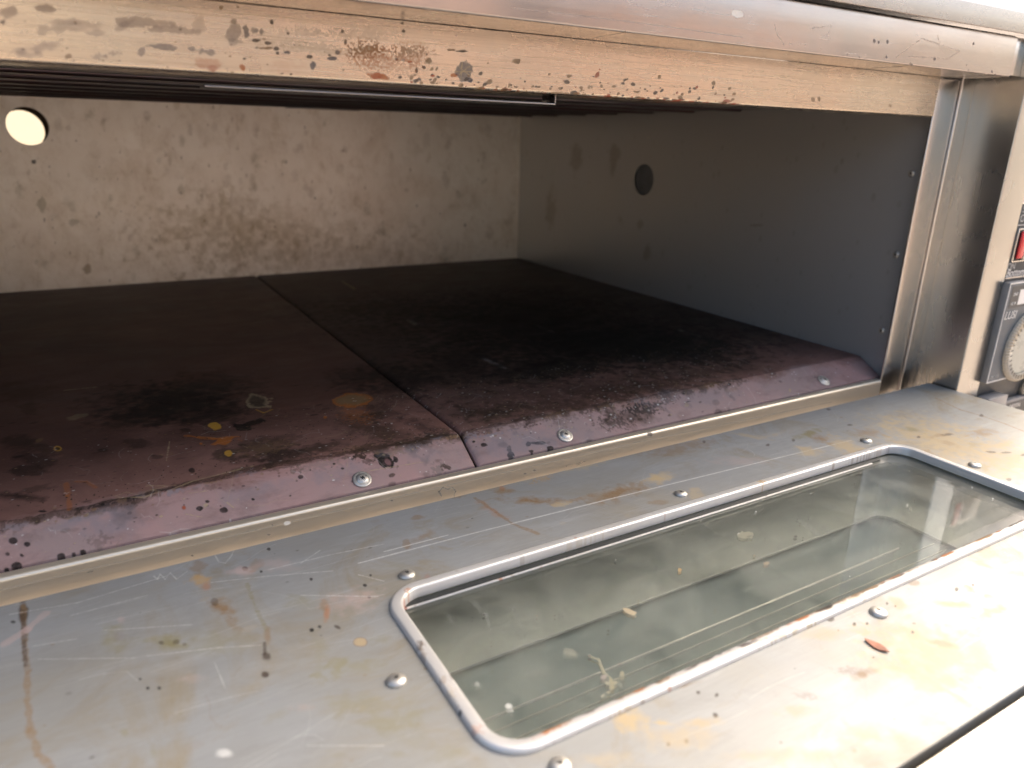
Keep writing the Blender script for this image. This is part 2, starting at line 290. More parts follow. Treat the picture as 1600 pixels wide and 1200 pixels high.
 ["b",-0.44762,0.06025,0.01946,-0.03954,-0.0106,-0.0182,"D",0.75,0.7,0.6],
 ["b",-0.43644,0.03308,0.03026,-0.00116,-0.00207,-0.00734,"D",0.8,0.7,0.6],
 ["b",-0.41853,0.05421,0.00876,-0.02631,-0.0067,-0.01017,"K",0.55,0.7,0.6],
 ["b",-0.43447,0.09604,0.0128,-0.03445,-0.00749,-0.01441,"K",0.4,0.7,0.6],
 ["b",-0.44073,0.08528,0.01011,-0.00512,-0.00328,-0.00903,"K",0.6,0.4,0.9],
 ["b",-0.41162,0.13056,0.02589,-0.0129,-0.01488,-0.03854,"K",0.5,0.7,0.6],
 ["b",-0.42299,0.17082,0.0226,-0.01115,-0.01473,-0.04328,"K",0.45,0.7,0.6],
 ["l",[-0.65093,0.02907,-0.6351,0.0298,-0.61872,0.02854,-0.5954,0.03002,-0.56385,0.03375,-0.52215,0.03706,-0.46972,0.03352,-0.43644,0.03308,-0.40316,0.03141],0.006199,"D",0.75,0.9,0.25],
 ["l",[-0.61856,0.03023,-0.59531,0.03086,-0.57359,0.03278],0.003109,"K",0.7,0.9,0.2],
 ["l",[-0.40318,0.02948,-0.35142,0.03324,-0.30895,0.03272,-0.25151,0.03117,-0.18725,0.03008],0.006947,"D",0.6,0.9,0.25],
 ["b",-0.53923,0.11441,0.00402,-0.00205,-0.00108,-0.00686,"Y",0.95,0.15,0.35],
 ["l",[-0.55811,0.10588,-0.55137,0.10009,-0.54309,0.09238,-0.53554,0.09199,-0.52828,0.08944],0.003167,"O",0.75,0.8,0.2],
 ["b",-0.53715,0.08705,0.00821,-0.00069,-0.00076,-0.00631,"O",0.85,0.3,0.9],
 ["b",-0.53925,0.0662,0.00167,-0.00086,-0.00083,-0.00478,"Y",0.9,0.3,0.6],
 ["b",-0.55147,0.08875,0.00103,-0.00053,-0.00029,-0.00207,"O",0.8,0.3,0.5],
 ["b",-0.62759,0.11916,0.00232,-0.00119,4e-05,-0.00479,"Y",0.8,0.15,0.2],
 ["b",-0.62759,0.11916,0.00149,-0.00077,2e-05,-0.00267,"D",0.9,0.2,0.1],
 ["b",-0.63721,0.13837,0.00282,0.00424,0.00058,-0.00321,"N",0.6,0.4,0.7],
 ["b",-0.44366,0.1228,0.01375,-0.00357,-0.00472,-0.01539,"O",0.85,0.1,0.3],
 ["b",-0.44323,0.12411,0.012,-0.00311,-0.00359,-0.01168,"N",0.95,0.3,0.3],
 ["b",-0.45119,0.09468,0.00813,-0.01028,-0.00577,-0.01421,"O",0.35,0.5,0.95],
 ["b",-0.47121,0.09802,0.00153,-0.00078,-0.00103,-0.00348,"O",0.8,0.2,0.6],
 ["b",-0.50485,0.14897,0.00823,-0.00698,-0.00369,-0.01549,"T",0.55,0.1,0.5],
 ["b",-0.50497,0.15053,0.00675,-0.00573,-0.00279,-0.01176,"D",0.9,0.3,0.4],
 ["l",[-0.50932,0.13381,-0.50599,0.12515,-0.49956,0.12888],0.001458,"Y",0.6,0.3,0.0],
 ["b",-0.61703,0.17191,0.00581,0.00256,0.00032,-0.00521,"T",0.3,0.3,0.8],
 ["l",[-0.62328,0.0648,-0.62242,0.04752,-0.62161,0.0314],0.002419,"O",0.5,0.6,0.2],
 ["l",[-0.61877,0.06507,-0.61364,0.06239,-0.60937,0.05149],0.002062,"O",0.45,0.6,0.2],
 ["l",[-0.53023,0.04126,-0.54991,0.0382,-0.56352,0.03623,-0.57646,0.02998],0.001302,"T",0.55,0.6,0.2],
 ["b",-0.44766,0.02651,0.01147,0.00015,-0.00029,-0.00143,"B",0.4046697895242104,0.5,0.97],
 ["b",-0.58495,0.03357,0.0037,0.00018,-0.0,-0.00387,"N",0.25086270842031017,0.5,0.97],
 ["b",-0.22828,0.02448,0.00917,8e-05,-0.00144,-0.00254,"D",0.5457828377442089,0.5,0.97],
 ["b",-0.62545,0.02954,0.00382,8e-05,0.00018,-0.00209,"K",0.2501850839092466,0.5,0.97],
 ["b",-0.17573,0.03271,0.01278,0.0004,-0.00255,-0.00321,"D",0.5566272836179333,0.5,0.97],
 ["b",-0.46701,0.03445,0.01124,0.00049,-0.00049,-0.00192,"D",0.295414704196813,0.5,0.97],
 ["b",-0.62176,0.026,0.00519,8e-05,8e-05,-0.00096,"N",0.49670090307272996,0.5,0.97],
 ["b",-0.16373,0.02305,0.01008,7e-05,-0.001,-0.00148,"N",0.3342042359263046,0.5,0.97],
 ["b",-0.45095,0.03192,0.00821,0.00033,-0.00083,-0.00359,"D",0.557448608629523,0.5,0.97],
 ["b",-0.61086,0.02699,0.0019,3e-05,6e-05,-0.00102,"D",0.4130170242676733,0.5,0.97],
 ["b",-0.22408,0.03393,0.00822,0.00028,-0.00367,-0.0053,"B",0.5707427027230438,0.5,0.97],
 ["b",-0.567,0.0291,0.01039,0.00019,-1e-05,-0.00121,"B",0.2609086509077342,0.5,0.97],
 ["b",-0.19149,0.02764,0.0049,5e-05,-0.00183,-0.00293,"D",0.5961802731117569,0.5,0.97],
 ["b",-0.2952,0.02933,0.01279,0.00018,-0.00091,-0.00201,"D",0.5669163288262099,0.5,0.97],
 ["b",-0.28429,0.03033,0.00496,7e-05,-0.00062,-0.00131,"N",0.577669487726364,0.5,0.97],
 ["b",-0.32311,0.03282,0.01539,0.00055,-0.00155,-0.00296,"N",0.5152192804447095,0.5,0.97],
 ["b",-0.47079,0.03892,0.00933,0.00046,-0.00097,-0.00394,"N",0.36571799141585704,0.5,0.97],
 ["b",-0.43258,0.02848,0.01452,0.00022,-0.00042,-0.00186,"B",0.2962976929060919,0.5,0.97],
 ["b",-0.55511,0.02796,0.00416,7e-05,-5e-05,-0.00168,"D",0.3008766840729675,0.5,0.97],
 ["b",-0.35294,0.02897,0.01689,0.00024,-0.00103,-0.00288,"K",0.3218625311644101,0.5,0.97],
 ["b",-0.57273,0.03613,0.00214,0.00011,-0.00012,-0.00372,"D",0.27008077668984576,0.5,0.97],
 ["b",-0.25912,0.03723,0.0045,0.00017,-0.00304,-0.00439,"D",0.38928062129581154,0.5,0.97],
 ["b",-0.25247,0.02541,0.00854,8e-05,-0.00098,-0.00186,"B",0.5961981131477057,0.5,0.97],
 ["b",-0.5983,0.03224,0.0028,0.00014,9e-05,-0.00301,"N",0.2574529617042834,0.5,0.97],
 ["b",-0.53487,0.04078,0.00255,0.00014,-0.0003,-0.00267,"D",0.5608917531444159,0.5,0.97],
 ["b",-0.16702,0.02679,0.01017,0.0001,-0.00106,-0.0016,"D",0.5188277460956958,0.5,0.97],
 ["b",-0.39758,0.02697,0.00581,7e-05,-0.00069,-0.00242,"B",0.5745410060020002,0.5,0.97],
 ["b",-0.62027,0.03113,0.00253,0.00012,0.00011,-0.00148,"D",0.40562525484739903,0.5,0.97],
 ["b",-0.47852,0.02941,0.00396,7e-05,-0.00016,-0.00106,"D",0.5456161192979585,0.5,0.97],
 ["b",-0.5123,0.0311,0.01154,0.00049,-0.00017,-0.00142,"D",0.35184436062160157,0.5,0.97],
 ["b",-0.17713,0.03169,0.01092,0.00033,-0.00247,-0.00345,"N",0.5963659339993461,0.5,0.97],
 ["b",-0.57433,0.02876,0.00359,6e-05,1e-05,-0.00221,"B",0.5172837977246334,0.5,0.97],
 ["b",-0.58971,0.03274,0.00459,0.00022,4e-05,-0.00334,"B",0.2600708989136993,0.5,0.97],
 ["b",-0.44979,0.02662,0.00919,0.00012,-0.00057,-0.00282,"N",0.3849163889644802,0.5,0.97],
 ["b",-0.1553,0.03069,0.02164,0.00063,-0.00149,-0.00216,"D",0.502476035360121,0.5,0.97],
 ["b",-0.60728,0.02633,0.00919,0.00014,7e-05,-0.00129,"D",0.329501416981995,0.5,0.97],
 ["b",-0.32465,0.02531,0.01585,0.00016,-0.00085,-0.00209,"D",0.2783381184860414,0.5,0.97],
 ["b",-0.53564,0.03373,0.0059,0.00028,-0.00039,-0.00389,"B",0.3004165133109388,0.5,0.97],
 ["b",-0.46261,0.02658,0.00468,6e-05,-0.00039,-0.00218,"D",0.2641560046214908,0.5,0.97],
 ["b",-0.50909,0.02823,0.00468,7e-05,-0.00024,-0.00227,"D",0.44507570217069226,0.5,0.97],
 ["b",-0.15007,0.0295,0.01245,0.00015,-0.00233,-0.00339,"D",0.4750055485352038,0.5,0.97],
 ["b",-0.42738,0.03312,0.00376,0.00015,-0.00106,-0.00339,"D",0.5673842376795055,0.5,0.97],
 ["b",-0.61129,0.02526,0.00555,8e-05,5e-05,-0.00085,"N",0.40033979225723376,0.5,0.97],
 ["b",-0.6449,0.02709,0.00615,0.00011,0.0002,-0.00166,"B",0.42497039523777635,0.5,0.97],
 ["b",-0.42127,0.03643,0.01538,0.00067,-0.00209,-0.00601,"D",0.5450498293378974,0.5,0.97],
 ["b",-0.25313,0.02382,0.01598,0.00013,-0.00152,-0.00288,"K",0.5111149086272244,0.5,0.97],
 ["b",-0.40735,0.02897,0.00751,0.00011,-0.00038,-0.0014,"N",0.5445728953712656,0.5,0.97],
 ["b",-0.46245,0.03839,0.0134,0.00065,-0.00111,-0.00421,"D",0.5437688040375411,0.5,0.97],
 ["b",-0.50543,0.03975,0.01241,0.00065,-0.00058,-0.00339,"D",0.41053082413584446,0.5,0.97],
 ["b",-0.63809,0.02965,0.0064,0.00013,0.00013,-0.00124,"D",0.3987650226454726,0.5,0.97],
 ["b",-0.38254,0.02556,0.01463,0.00016,-0.00034,-0.00108,"B",0.5925747117658828,0.5,0.97],
 ["b",-0.43112,0.02976,0.0125,0.0002,-0.00055,-0.0024,"D",0.30143602405164205,0.5,0.97],
 ["b",-0.4108,0.02636,0.00701,9e-05,-0.00031,-0.00119,"D",0.3072274710663683,0.5,0.97],
 ["b",-0.48907,0.03033,0.00328,6e-05,-0.00012,-0.00086,"N",0.5689801821096748,0.5,0.97],
 ["b",-0.61987,0.0249,0.00324,4e-05,0.00011,-0.00145,"B",0.4767596985713037,0.5,0.97],
 ["b",-0.25408,0.02998,0.00907,0.00013,-0.00108,-0.00208,"B",0.403509841232499,0.5,0.97],
 ["b",-0.43153,0.03053,0.00507,0.00011,-0.00053,-0.00229,"D",0.3686712720033043,0.5,0.97],
 ["b",-0.34982,0.02643,0.00671,8e-05,-0.00058,-0.0016,"D",0.4995487008671909,0.5,0.97],
 ["b",-0.41895,0.031,0.00612,0.00023,-0.00035,-0.0012,"B",0.32589553556077544,0.5,0.97],
 ["b",-0.55285,0.03035,0.00506,0.0001,-3e-05,-0.00083,"N",0.5454219446936663,0.5,0.97],
 ["b",-0.53901,0.02459,0.00121,1e-05,-5e-05,-0.00088,"K",0.5235562118399995,0.3,0.9],
 ["b",-0.10103,0.00903,0.00096,-0.0,-0.00051,-0.00065,"T",0.4878060757235737,0.3,0.9],
 ["b",-0.25742,0.01438,0.00068,-0.0,-0.0004,-0.00077,"K",0.5875985255173058,0.3,0.9],
 ["b",-0.54334,0.01775,0.00058,0.0,-3e-05,-0.0006,"T",0.4841550112399283,0.3,0.9],
 ["b",-0.37509,0.01299,0.00185,-0.0,-0.00016,-0.00049,"D",0.6273485166998697,0.3,0.9],
 ["b",-0.59109,0.01873,0.0003,0.0,1e-05,-0.00036,"K",0.40873797059642625,0.3,0.9],
 ["b",-0.60485,0.01824,0.00046,0.0,3e-05,-0.00057,"D",0.6921232295191304,0.3,0.9],
 ["b",-0.53284,0.02226,0.0005,0.0,-6e-05,-0.00085,"D",0.7037129419650053,0.3,0.9],
 ["b",-0.55084,0.02021,0.00102,1e-05,-1e-05,-0.00041,"D",0.5376119188089645,0.3,0.9],
 ["b",-0.56938,0.02415,0.00114,1e-05,-0.0,-0.00065,"T",0.5271537026397578,0.3,0.9],
 ["b",-0.60693,0.01807,0.00048,0.0,3e-05,-0.00049,"T",0.7520961391938563,0.3,0.9],
 ["b",-0.55909,0.01764,0.00078,0.0,-1e-05,-0.0004,"D",0.5839223410833154,0.3,0.9],
 ["b",-0.59345,0.0192,0.00114,1e-05,2e-05,-0.00049,"K",0.47419675404938594,0.3,0.9],
 ["b",-0.20175,0.01819,0.00192,1e-05,-0.00063,-0.00102,"D",0.6578886089726241,0.3,0.9],
 ["b",-0.60216,0.01572,0.00107,0.0,2e-05,-0.0005,"D",0.709540698178853,0.3,0.9],
 ["b",-0.5013,0.02615,0.00064,1e-05,-9e-05,-0.0008,"K",0.7531102676266047,0.3,0.9],
 ["b",-0.51052,0.0213,0.00066,1e-05,-6e-05,-0.00061,"K",0.4906970593087355,0.3,0.9],
 ["b",-0.58172,0.01716,0.00106,0.0,1e-05,-0.00064,"T",0.691514811014424,0.3,0.9],
 ["b",-0.55275,0.01614,0.0005,0.0,-2e-05,-0.00059,"K",0.7430776900665634,0.3,0.9],
 ["b",-0.15889,0.01002,0.0022,-1e-05,-0.0006,-0.00086,"T",0.5124081746124403,0.3,0.9],
 ["b",-0.23799,0.01298,0.00158,-0.0,-0.00046,-0.00081,"D",0.627859557217691,0.3,0.9],
 ["b",-0.28659,0.01277,0.00147,-0.0,-0.00028,-0.00059,"K",0.6740048116180664,0.3,0.9],
 ["b",-0.12674,0.0009,0.00092,-1e-05,-0.00047,-0.00062,"D",0.5554656842778614,0.3,0.9],
 ["b",-0.37545,0.00864,0.00176,-1e-05,-0.00027,-0.00082,"K",0.7746882169941534,0.3,0.9],
 ["b",-0.25199,0.02274,0.00085,1e-05,-0.00027,-0.00051,"T",0.7803822105029655,0.3,0.9],
 ["b",-0.21609,0.01786,0.00193,1e-05,-0.0006,-0.00101,"T",0.5832456811873182,0.3,0.9],
 ["b",-0.14258,0.00298,0.00073,-1e-05,-0.00092,-0.00125,"T",0.7397081441048544,0.3,0.9],
 ["b",-0.62114,0.01265,0.00059,-0.0,4e-05,-0.00044,"T",0.5782304720218896,0.3,0.9],
 ["b",-0.5165,0.01345,0.00068,-0.0,-5e-05,-0.00051,"K",0.75322617259538,0.3,0.9],
 ["b",-0.35013,0.01674,0.00057,0.0,-0.00032,-0.00087,"D",0.6381960726788803,0.3,0.9],
 ["b",-0.35379,0.02112,0.00057,0.0,-0.00023,-0.00065,"D",0.7291106253894475,0.3,0.9],
 ["b",-0.29203,0.01778,0.0006,0.0,-0.00026,-0.00055,"K",0.5990613819372625,0.3,0.9],
 ["b",-0.57006,0.02074,0.00064,0.0,-0.0,-0.00086,"D",0.7684315913575057,0.3,0.9],
 ["b",-0.57449,0.01515,0.00085,0.0,0.0,-0.00045,"D",0.6589430977072417,0.3,0.9],
 ["b",-0.58363,0.01833,0.00061,0.0,1e-05,-0.00053,"D",0.7753990948545001,0.3,0.9],
 ["b",-0.5044,0.01988,0.00049,0.0,-6e-05,-0.00057,"T",0.5413615048196698,0.3,0.9],
 ["b",-0.40967,0.02485,0.0013,1e-05,-0.00016,-0.00059,"D",0.49160475975489804,0.3,0.9],
 ["b",-0.26434,0.01457,0.00183,-0.0,-0.00039,-0.00076,"D",0.7344075368054945,0.3,0.9],
 ["b",-0.38854,0.02287,0.00104,1e-05,-0.00023,-0.00076,"D",0.5047987155092063,0.3,0.9],
 ["b",-0.29034,0.01951,0.00211,1e-05,-0.00037,-0.00079,"D",0.5499976104039663,0.3,0.9],
 ["b",-0.55898,0.02638,0.00055,1e-05,-2e-05,-0.00074,"T",0.6611287586087342,0.3,0.9],
 ["b",-0.21156,0.02051,0.00252,1e-05,-0.00036,-0.0006,"K",0.7504729147446856,0.3,0.9],
 ["b",-0.25273,0.02055,0.00241,1e-05,-0.00027,-0.00052,"T",0.5040571784245208,0.3,0.9],
 ["b",-0.45385,0.01937,0.00139,1e-05,-0.00011,-0.00058,"T",0.7877452631183042,0.3,0.9],
 ["b",-0.32796,0.01496,0.0014,0.0,-0.0003,-0.00073,"T",0.496985635317097,0.3,0.9],
 ["b",-0.11388,-0.00268,0.00221,-3e-05,-0.00062,-0.00078,"K",0.4922090054639374,0.3,0.9],
 ["b",-0.34534,0.01202,0.00146,-0.0,-0.00032,-0.00084,"D",0.5435677240516847,0.3,0.9],
 ["b",-0.11803,-0.00135,0.00253,-3e-05,-0.00063,-0.00081,"T",0.7485653353603356,0.3,0.9],
 ["b",-0.39602,0.01955,0.0008,0.0,-0.00016,-0.00053,"D",0.5352708236989173,0.3,0.9],
 ["b",-0.46721,0.02587,0.00091,1e-05,-0.00017,-0.00098,"D",0.44464880729597717,0.3,0.9],
 ["b",-0.51914,0.02644,0.00081,1e-05,-8e-05,-0.00089,"K",0.489312130082987,0.3,0.9],
 ["b",-0.2062,0.01034,0.0013,-0.0,-0.00038,-0.00062,"D",0.4785621201620556,0.3,0.9],
 ["b",-0.6032,0.01277,0.00049,-0.0,2e-05,-0.00034,"D",0.6963376955974417,0.3,0.9],
 ["b",-0.62637,0.02395,0.00101,1e-05,5e-05,-0.00053,"T",0.5542048368995837,0.3,0.9],
 ["b",-0.56789,0.02372,0.00083,1e-05,-1e-05,-0.00076,"K",0.5170112860718356,0.3,0.9],
 ["b",-0.61627,0.01903,0.00079,0.0,3e-05,-0.00035,"K",0.5542542944967945,0.3,0.9],
 ["b",-0.46501,0.02178,0.00049,0.0,-8e-05,-0.00046,"T",0.7500788478466955,0.3,0.9],
 ["b",-0.32159,0.01918,0.00078,0.0,-0.0003,-0.00073,"T",0.5233755059067886,0.3,0.9],
 ["b",-0.13953,-0.00078,0.00113,-1e-05,-0.00088,-0.00118,"D",0.45235646718061095,0.3,0.9],
 ["b",-0.30272,0.02089,0.00062,0.0,-0.00025,-0.00056,"K",0.5266953998999025,0.3,0.9],
 ["b",-0.55971,0.01833,0.00107,0.0,-2e-05,-0.00088,"T",0.6569955015865774,0.3,0.9],
 ["b",-0.37059,0.01987,0.00123,1e-05,-0.00024,-0.00072,"D",0.4692673035670009,0.3,0.9],
 ["b",-0.551,0.02615,0.00122,2e-05,-3e-05,-0.00091,"K",0.4174350501700872,0.3,0.9],
 ["b",-0.49089,0.02042,0.00118,1e-05,-9e-05,-0.0007,"T",0.6819439841802166,0.3,0.9],
 ["b",-0.10623,0.01234,0.00127,-0.0,-0.00107,-0.00137,"T",0.6530399967911915,0.3,0.9],
 ["b",-0.37461,0.01229,0.00057,-0.0,-0.00023,-0.00068,"K",0.4959412764153255,0.3,0.9],
 ["b",-0.23506,0.00327,0.00237,-2e-05,-0.00067,-0.00117,"T",0.5980104202497875,0.3,0.9],
 ["b",-0.4563,0.01281,0.00158,-0.0,-0.00019,-0.00099,"D",0.7811629509053806,0.3,0.9],
 ["b",-0.22583,0.02158,0.00082,0.0,-0.00044,-0.00076,"K",0.7020539041879141,0.3,0.9],
 ["b",-0.48894,0.0252,0.00082,1e-05,-0.0001,-0.00076,"D",0.7404924690428836,0.3,0.9],
 ["b",-0.45599,0.0214,0.00479,-0.00343,-0.00278,-0.00346,"K",0.95,0.15,0.75],
 ["b",-0.45562,0.02132,0.0013,-0.00224,-0.00182,-0.00127,"M",0.9,0.3,0.3],
 ["b",-0.45924,0.0256,0.00291,-0.00165,-0.00075,-0.00111,"K",0.9,0.2,0.7],
 ["b",-0.45041,0.02194,0.00207,0.00066,0.00037,-0.00312,"K",0.9,0.2,0.7],
 ["b",-0.47157,0.02826,0.00446,-0.00096,-0.00074,-0.00201,"D",0.85,0.2,0.95],
 ["b",-0.46765,0.0248,0.00372,-0.00081,-0.00075,-0.002,"D",0.5,0.3,0.95],
 ["b",-0.42696,0.01064,0.0045,-0.00146,-0.00174,-0.0031,"V",0.7,0.3,0.98],
 ["b",-0.42186,0.0104,0.00277,-0.00061,-0.00076,-0.0016,"D",0.7,0.3,0.95],
 ["b",-0.35308,0.01338,0.0054,-0.00112,-0.00079,-0.0013,"K",0.95,0.2,0.6],
 ["b",-0.35984,0.01381,0.00178,-0.00037,-0.00102,-0.00172,"K",0.95,0.2,0.5],
 ["b",-0.37623,0.00915,0.00215,-0.00046,-0.00094,-0.00167,"K",0.9,0.2,0.8],
 ["b",-0.37447,0.01399,0.0013,-0.00027,-0.00143,-0.00255,"K",0.7,0.2,0.9],
 ["b",-0.2728,0.01908,0.02872,-0.00162,-0.00556,-0.00958,"D",0.65,0.7,0.6],
 ["b",-0.28648,0.01632,0.0132,-0.00259,-0.00337,-0.00464,"K",0.5,0.4,0.97],
 ["b",-0.25868,0.02192,0.01606,-0.00303,-0.00299,-0.00388,"K",0.6,0.4,0.97],
 ["b",-0.60287,0.01775,0.01433,-0.00054,0.0002,-0.00935,"B",0.6,0.7,0.5],
 ["b",-0.60314,0.00443,0.00492,-0.00128,-0.0004,-0.00314,"D",0.35,0.5,0.95],
 ["b",-0.61071,0.01132,0.0049,-0.00126,-0.00043,-0.00383,"D",0.3,0.5,0.95],
 ["b",-0.61919,0.02351,0.02237,0.00124,0.00035,-0.00337,"B",0.5,0.7,0.5],
 ["b",-0.53679,0.01996,0.0205,0.00013,-0.00031,-0.00516,"B",0.35,0.7,0.8],
 ["b",-0.48544,0.02232,0.01928,0.00017,-0.00079,-0.00551,"B",0.4,0.7,0.9],
 ["b",-0.43273,0.0217,0.02,-0.00428,-0.00253,-0.0057,"B",0.35,0.7,0.9],
 ["b",-0.20055,0.02275,0.05311,-0.00267,-0.00509,-0.00726,"B",0.3,0.6,0.9],
 ["b",-0.36149,0.0161,0.04447,-0.00284,-0.00338,-0.00788,"B",0.45,0.7,0.9],
 ["b",-0.59206,0.02205,0.01484,0.00076,0.00042,-0.0069,"D",0.3,0.7,0.6],
 ["b",-0.49518,0.02741,0.01504,-0.00034,-0.00051,-0.00318,"V",0.4,0.5,0.98],
 ["b",-0.64513,0.00855,0.0021,-0.00056,-8e-05,-0.00181,"K",0.85,0.2,0.8],
 ["b",-0.64291,0.0123,0.00141,-0.00037,-6e-05,-0.00123,"K",0.85,0.2,0.8],
 ["b",-0.64919,0.0072,0.00138,-0.00037,-5e-05,-0.0012,"K",0.85,0.2,0.8],
 ["b",-0.62705,0.00812,0.00218,-0.00058,-0.00015,-0.00186,"K",0.85,0.2,0.8],
 ["b",-0.62202,0.00775,0.0011,-0.00029,-9e-05,-0.00093,"K",0.85,0.2,0.8],
 ["b",-0.61797,0.00765,0.00148,-0.00039,-0.00012,-0.00125,"K",0.85,0.2,0.8],
 ["b",-0.64059,0.01738,0.00108,-0.00028,-5e-05,-0.00094,"K",0.85,0.2,0.8],
 ["b",-0.64612,0.0204,0.00142,-0.00037,-6e-05,-0.00126,"K",0.85,0.2,0.8],
 ["b",-0.64841,0.01437,0.00105,-0.00028,-4e-05,-0.00092,"K",0.85,0.2,0.8],
 ["b",-0.60717,0.02995,0.00079,-0.00019,-8e-05,-0.00069,"K",0.85,0.2,0.8],
 ["b",-0.59421,0.01732,0.0008,-0.0002,-0.0001,-0.00067,"K",0.85,0.2,0.8],
 ["b",-0.56307,0.01719,0.00127,-0.00031,-0.00021,-0.00104,"K",0.85,0.2,0.8],
 ["b",-0.55228,0.01348,0.00173,-0.00042,-0.00031,-0.00139,"K",0.85,0.2,0.8],
 ["b",-0.55861,0.02018,0.00129,-0.00031,-0.00022,-0.00106,"K",0.85,0.2,0.8],
 ["b",-0.53609,0.01597,0.0009,-0.00021,-0.00018,-0.00072,"K",0.85,0.2,0.8],
 ["b",-0.48696,0.02687,0.00151,-0.00033,-0.0004,-0.00118,"K",0.85,0.2,0.8],
 ["b",-0.48324,0.02309,0.00151,-0.00033,-0.00041,-0.00117,"K",0.85,0.2,0.8],
 ["b",-0.55921,-0.00636,0.00082,-0.00021,-0.00014,-0.00064,"K",0.85,0.2,0.8],
 ["b",-0.34621,0.00804,0.0019,-0.0004,-0.0008,-0.00129,"K",0.85,0.2,0.8],
 ["b",-0.3961,0.02326,0.00177,-0.00037,-0.00066,-0.00129,"K",0.85,0.2,0.8],
 ["b",-0.39087,0.0198,0.00238,-0.0005,-0.00089,-0.0017,"K",0.85,0.2,0.8],
 ["b",-0.36087,0.00872,0.00185,-0.00039,-0.00076,-0.00127,"K",0.85,0.2,0.8],
 ["b",-0.31088,0.00564,0.00134,-0.00028,-0.00061,-0.00088,"K",0.85,0.2,0.8],
 ["b",-0.161,0.02801,0.00173,-0.0003,-0.00102,-0.00108,"K",0.85,0.2,0.8],
 ["b",-0.5616,0.05082,0.00133,-0.00069,-0.00035,-0.00264,"K",0.85,0.2,0.8],
 ["b",-0.50767,0.02317,0.00144,-0.00032,-0.00035,-0.00114,"K",0.85,0.2,0.8],
 ["l",[-0.60098,0.03627,-0.59545,0.03831,-0.59068,0.0325,-0.58428,0.03581,-0.58005,0.03108,-0.58797,0.02935,-0.5982,0.03238,-0.60098,0.03627],0.000705,"T",0.6,0.6,0.35],
 ["l",[-0.58434,0.03501,-0.57582,0.03566,-0.58529,0.04234],0.000813,"T",0.6,0.6,0.35],
 ["l",[-0.58602,0.04099,-0.57172,0.03525],0.000819,"T",0.6,0.6,0.35],
 ["l",[-0.56725,0.0267,-0.5571,0.02584],0.00055,"T",0.6,0.6,0.35],
 ["l",[-0.57028,0.01568,-0.55883,0.00999],0.000528,"T",0.6,0.6,0.35],
 ["l",[-0.47606,0.01604,-0.46732,0.01829,-0.4554,0.01779,-0.4349,0.0168],0.000644,"T",0.6,0.6,0.35],
 ["l",[-0.54289,0.00208,-0.5386,-0.00044],0.000534,"T",0.6,0.6,0.35],
 ["l",[-0.54916,0.01719,-0.54669,0.01361],0.000544,"T",0.6,0.6,0.35],
 ["l",[-0.57278,0.07121,-0.56794,0.10057],0.000996,"T",0.6,0.6,0.35],
 ["l",[-0.6245,0.23662,-0.60394,0.2345],0.001316,"T",0.6,0.6,0.35],
 ["l",[-0.31014,0.56633,-0.31138,0.5109],0.002856,"T",0.6,0.6,0.35],
 ["l",[-0.31536,0.33388,-0.31492,0.30932],0.00211,"T",0.6,0.6,0.35],
 ["l",[-0.3138,0.17695,-0.30679,0.13834],0.001559,"T",0.6,0.6,0.35],
 ["l",[-0.20314,0.26618,-0.20368,0.22256],0.002037,"T",0.6,0.6,0.35],
 ["l",[-0.07901,0.17809,-0.07996,0.14474],0.00202,"T",0.6,0.6,0.35],
 ["l",[-0.30876,0.17451,-0.30599,0.14192],0.004911,"W",0.22,0.4,0.2],
 ["l",[-0.31234,0.33247,-0.31399,0.31485],0.006659,"W",0.22,0.4,0.2],
 ["l",[-0.07965,0.17547,-0.07813,0.14933],0.006374,"W",0.22,0.4,0.2],
 ["l",[-0.20265,0.25683,-0.20263,0.22767],0.006426,"W",0.22,0.4,0.2],
 ["b",-0.57053,0.01936,0.0012,-0.00029,-0.00026,-0.00139,"R",0.9,0.3,0.5],
 ["b",-0.64512,0.20232,0.00827,-0.00417,0.00067,-0.01912,"D",0.5,0.5,0.8],
 ["b",-0.19568,0.27832,0.1734,-0.13355,-0.08684,-0.13752,"K",0.85,0.7,0.5],
 ["b",-0.16278,0.13829,0.07891,-0.05905,-0.03991,-0.04685,"K",0.9,0.7,0.5],
 ["b",-0.39584,0.15743,0.04109,-0.02028,-0.01678,-0.04244,"K",0.7,0.7,0.6],
 ["b",-0.17621,0.16952,0.14294,-0.06825,-0.06144,-0.0807,"K",0.93,0.7,0.45],
 ["b",-0.27098,0.12478,0.08385,-0.01543,-0.02287,-0.03731,"K",0.85,0.7,0.6],
 ["b",-0.1108,0.12561,0.04169,-0.04791,-0.04303,-0.04329,"K",0.8,0.7,0.6],
 ["b",-0.32635,0.18305,0.0454,-0.02204,-0.03766,-0.0762,"K",0.6,0.7,0.6],
 ["b",-0.32181,0.04653,0.07684,-0.01435,-0.01132,-0.01945,"D",0.6,0.7,0.6],
 ["b",-0.23042,0.04884,0.07789,-0.01927,-0.01341,-0.01665,"D",0.6,0.7,0.6],
 ["b",-0.36917,0.05599,0.01713,-0.023,-0.01009,-0.01626,"D",0.7,0.7,0.6],
 ["b",-0.27586,0.06293,0.11491,-0.0197,-0.02238,-0.03347,"K",0.45,0.7,0.6],
 ["b",-0.1585,0.05966,0.06646,-0.01694,-0.01711,-0.01828,"D",0.6,0.7,0.6],
 ["b",-0.08828,0.0675,0.03219,-0.01562,-0.02156,-0.01955,"D",0.35,0.7,0.6],
 ["b",-0.31495,0.40069,0.11839,-0.05389,-0.03115,-0.08267,"K",0.4,0.7,0.6],
 ["b",-0.15172,0.36446,0.11392,-0.05128,-0.05019,-0.08325,"K",0.45,0.7,0.6],
],
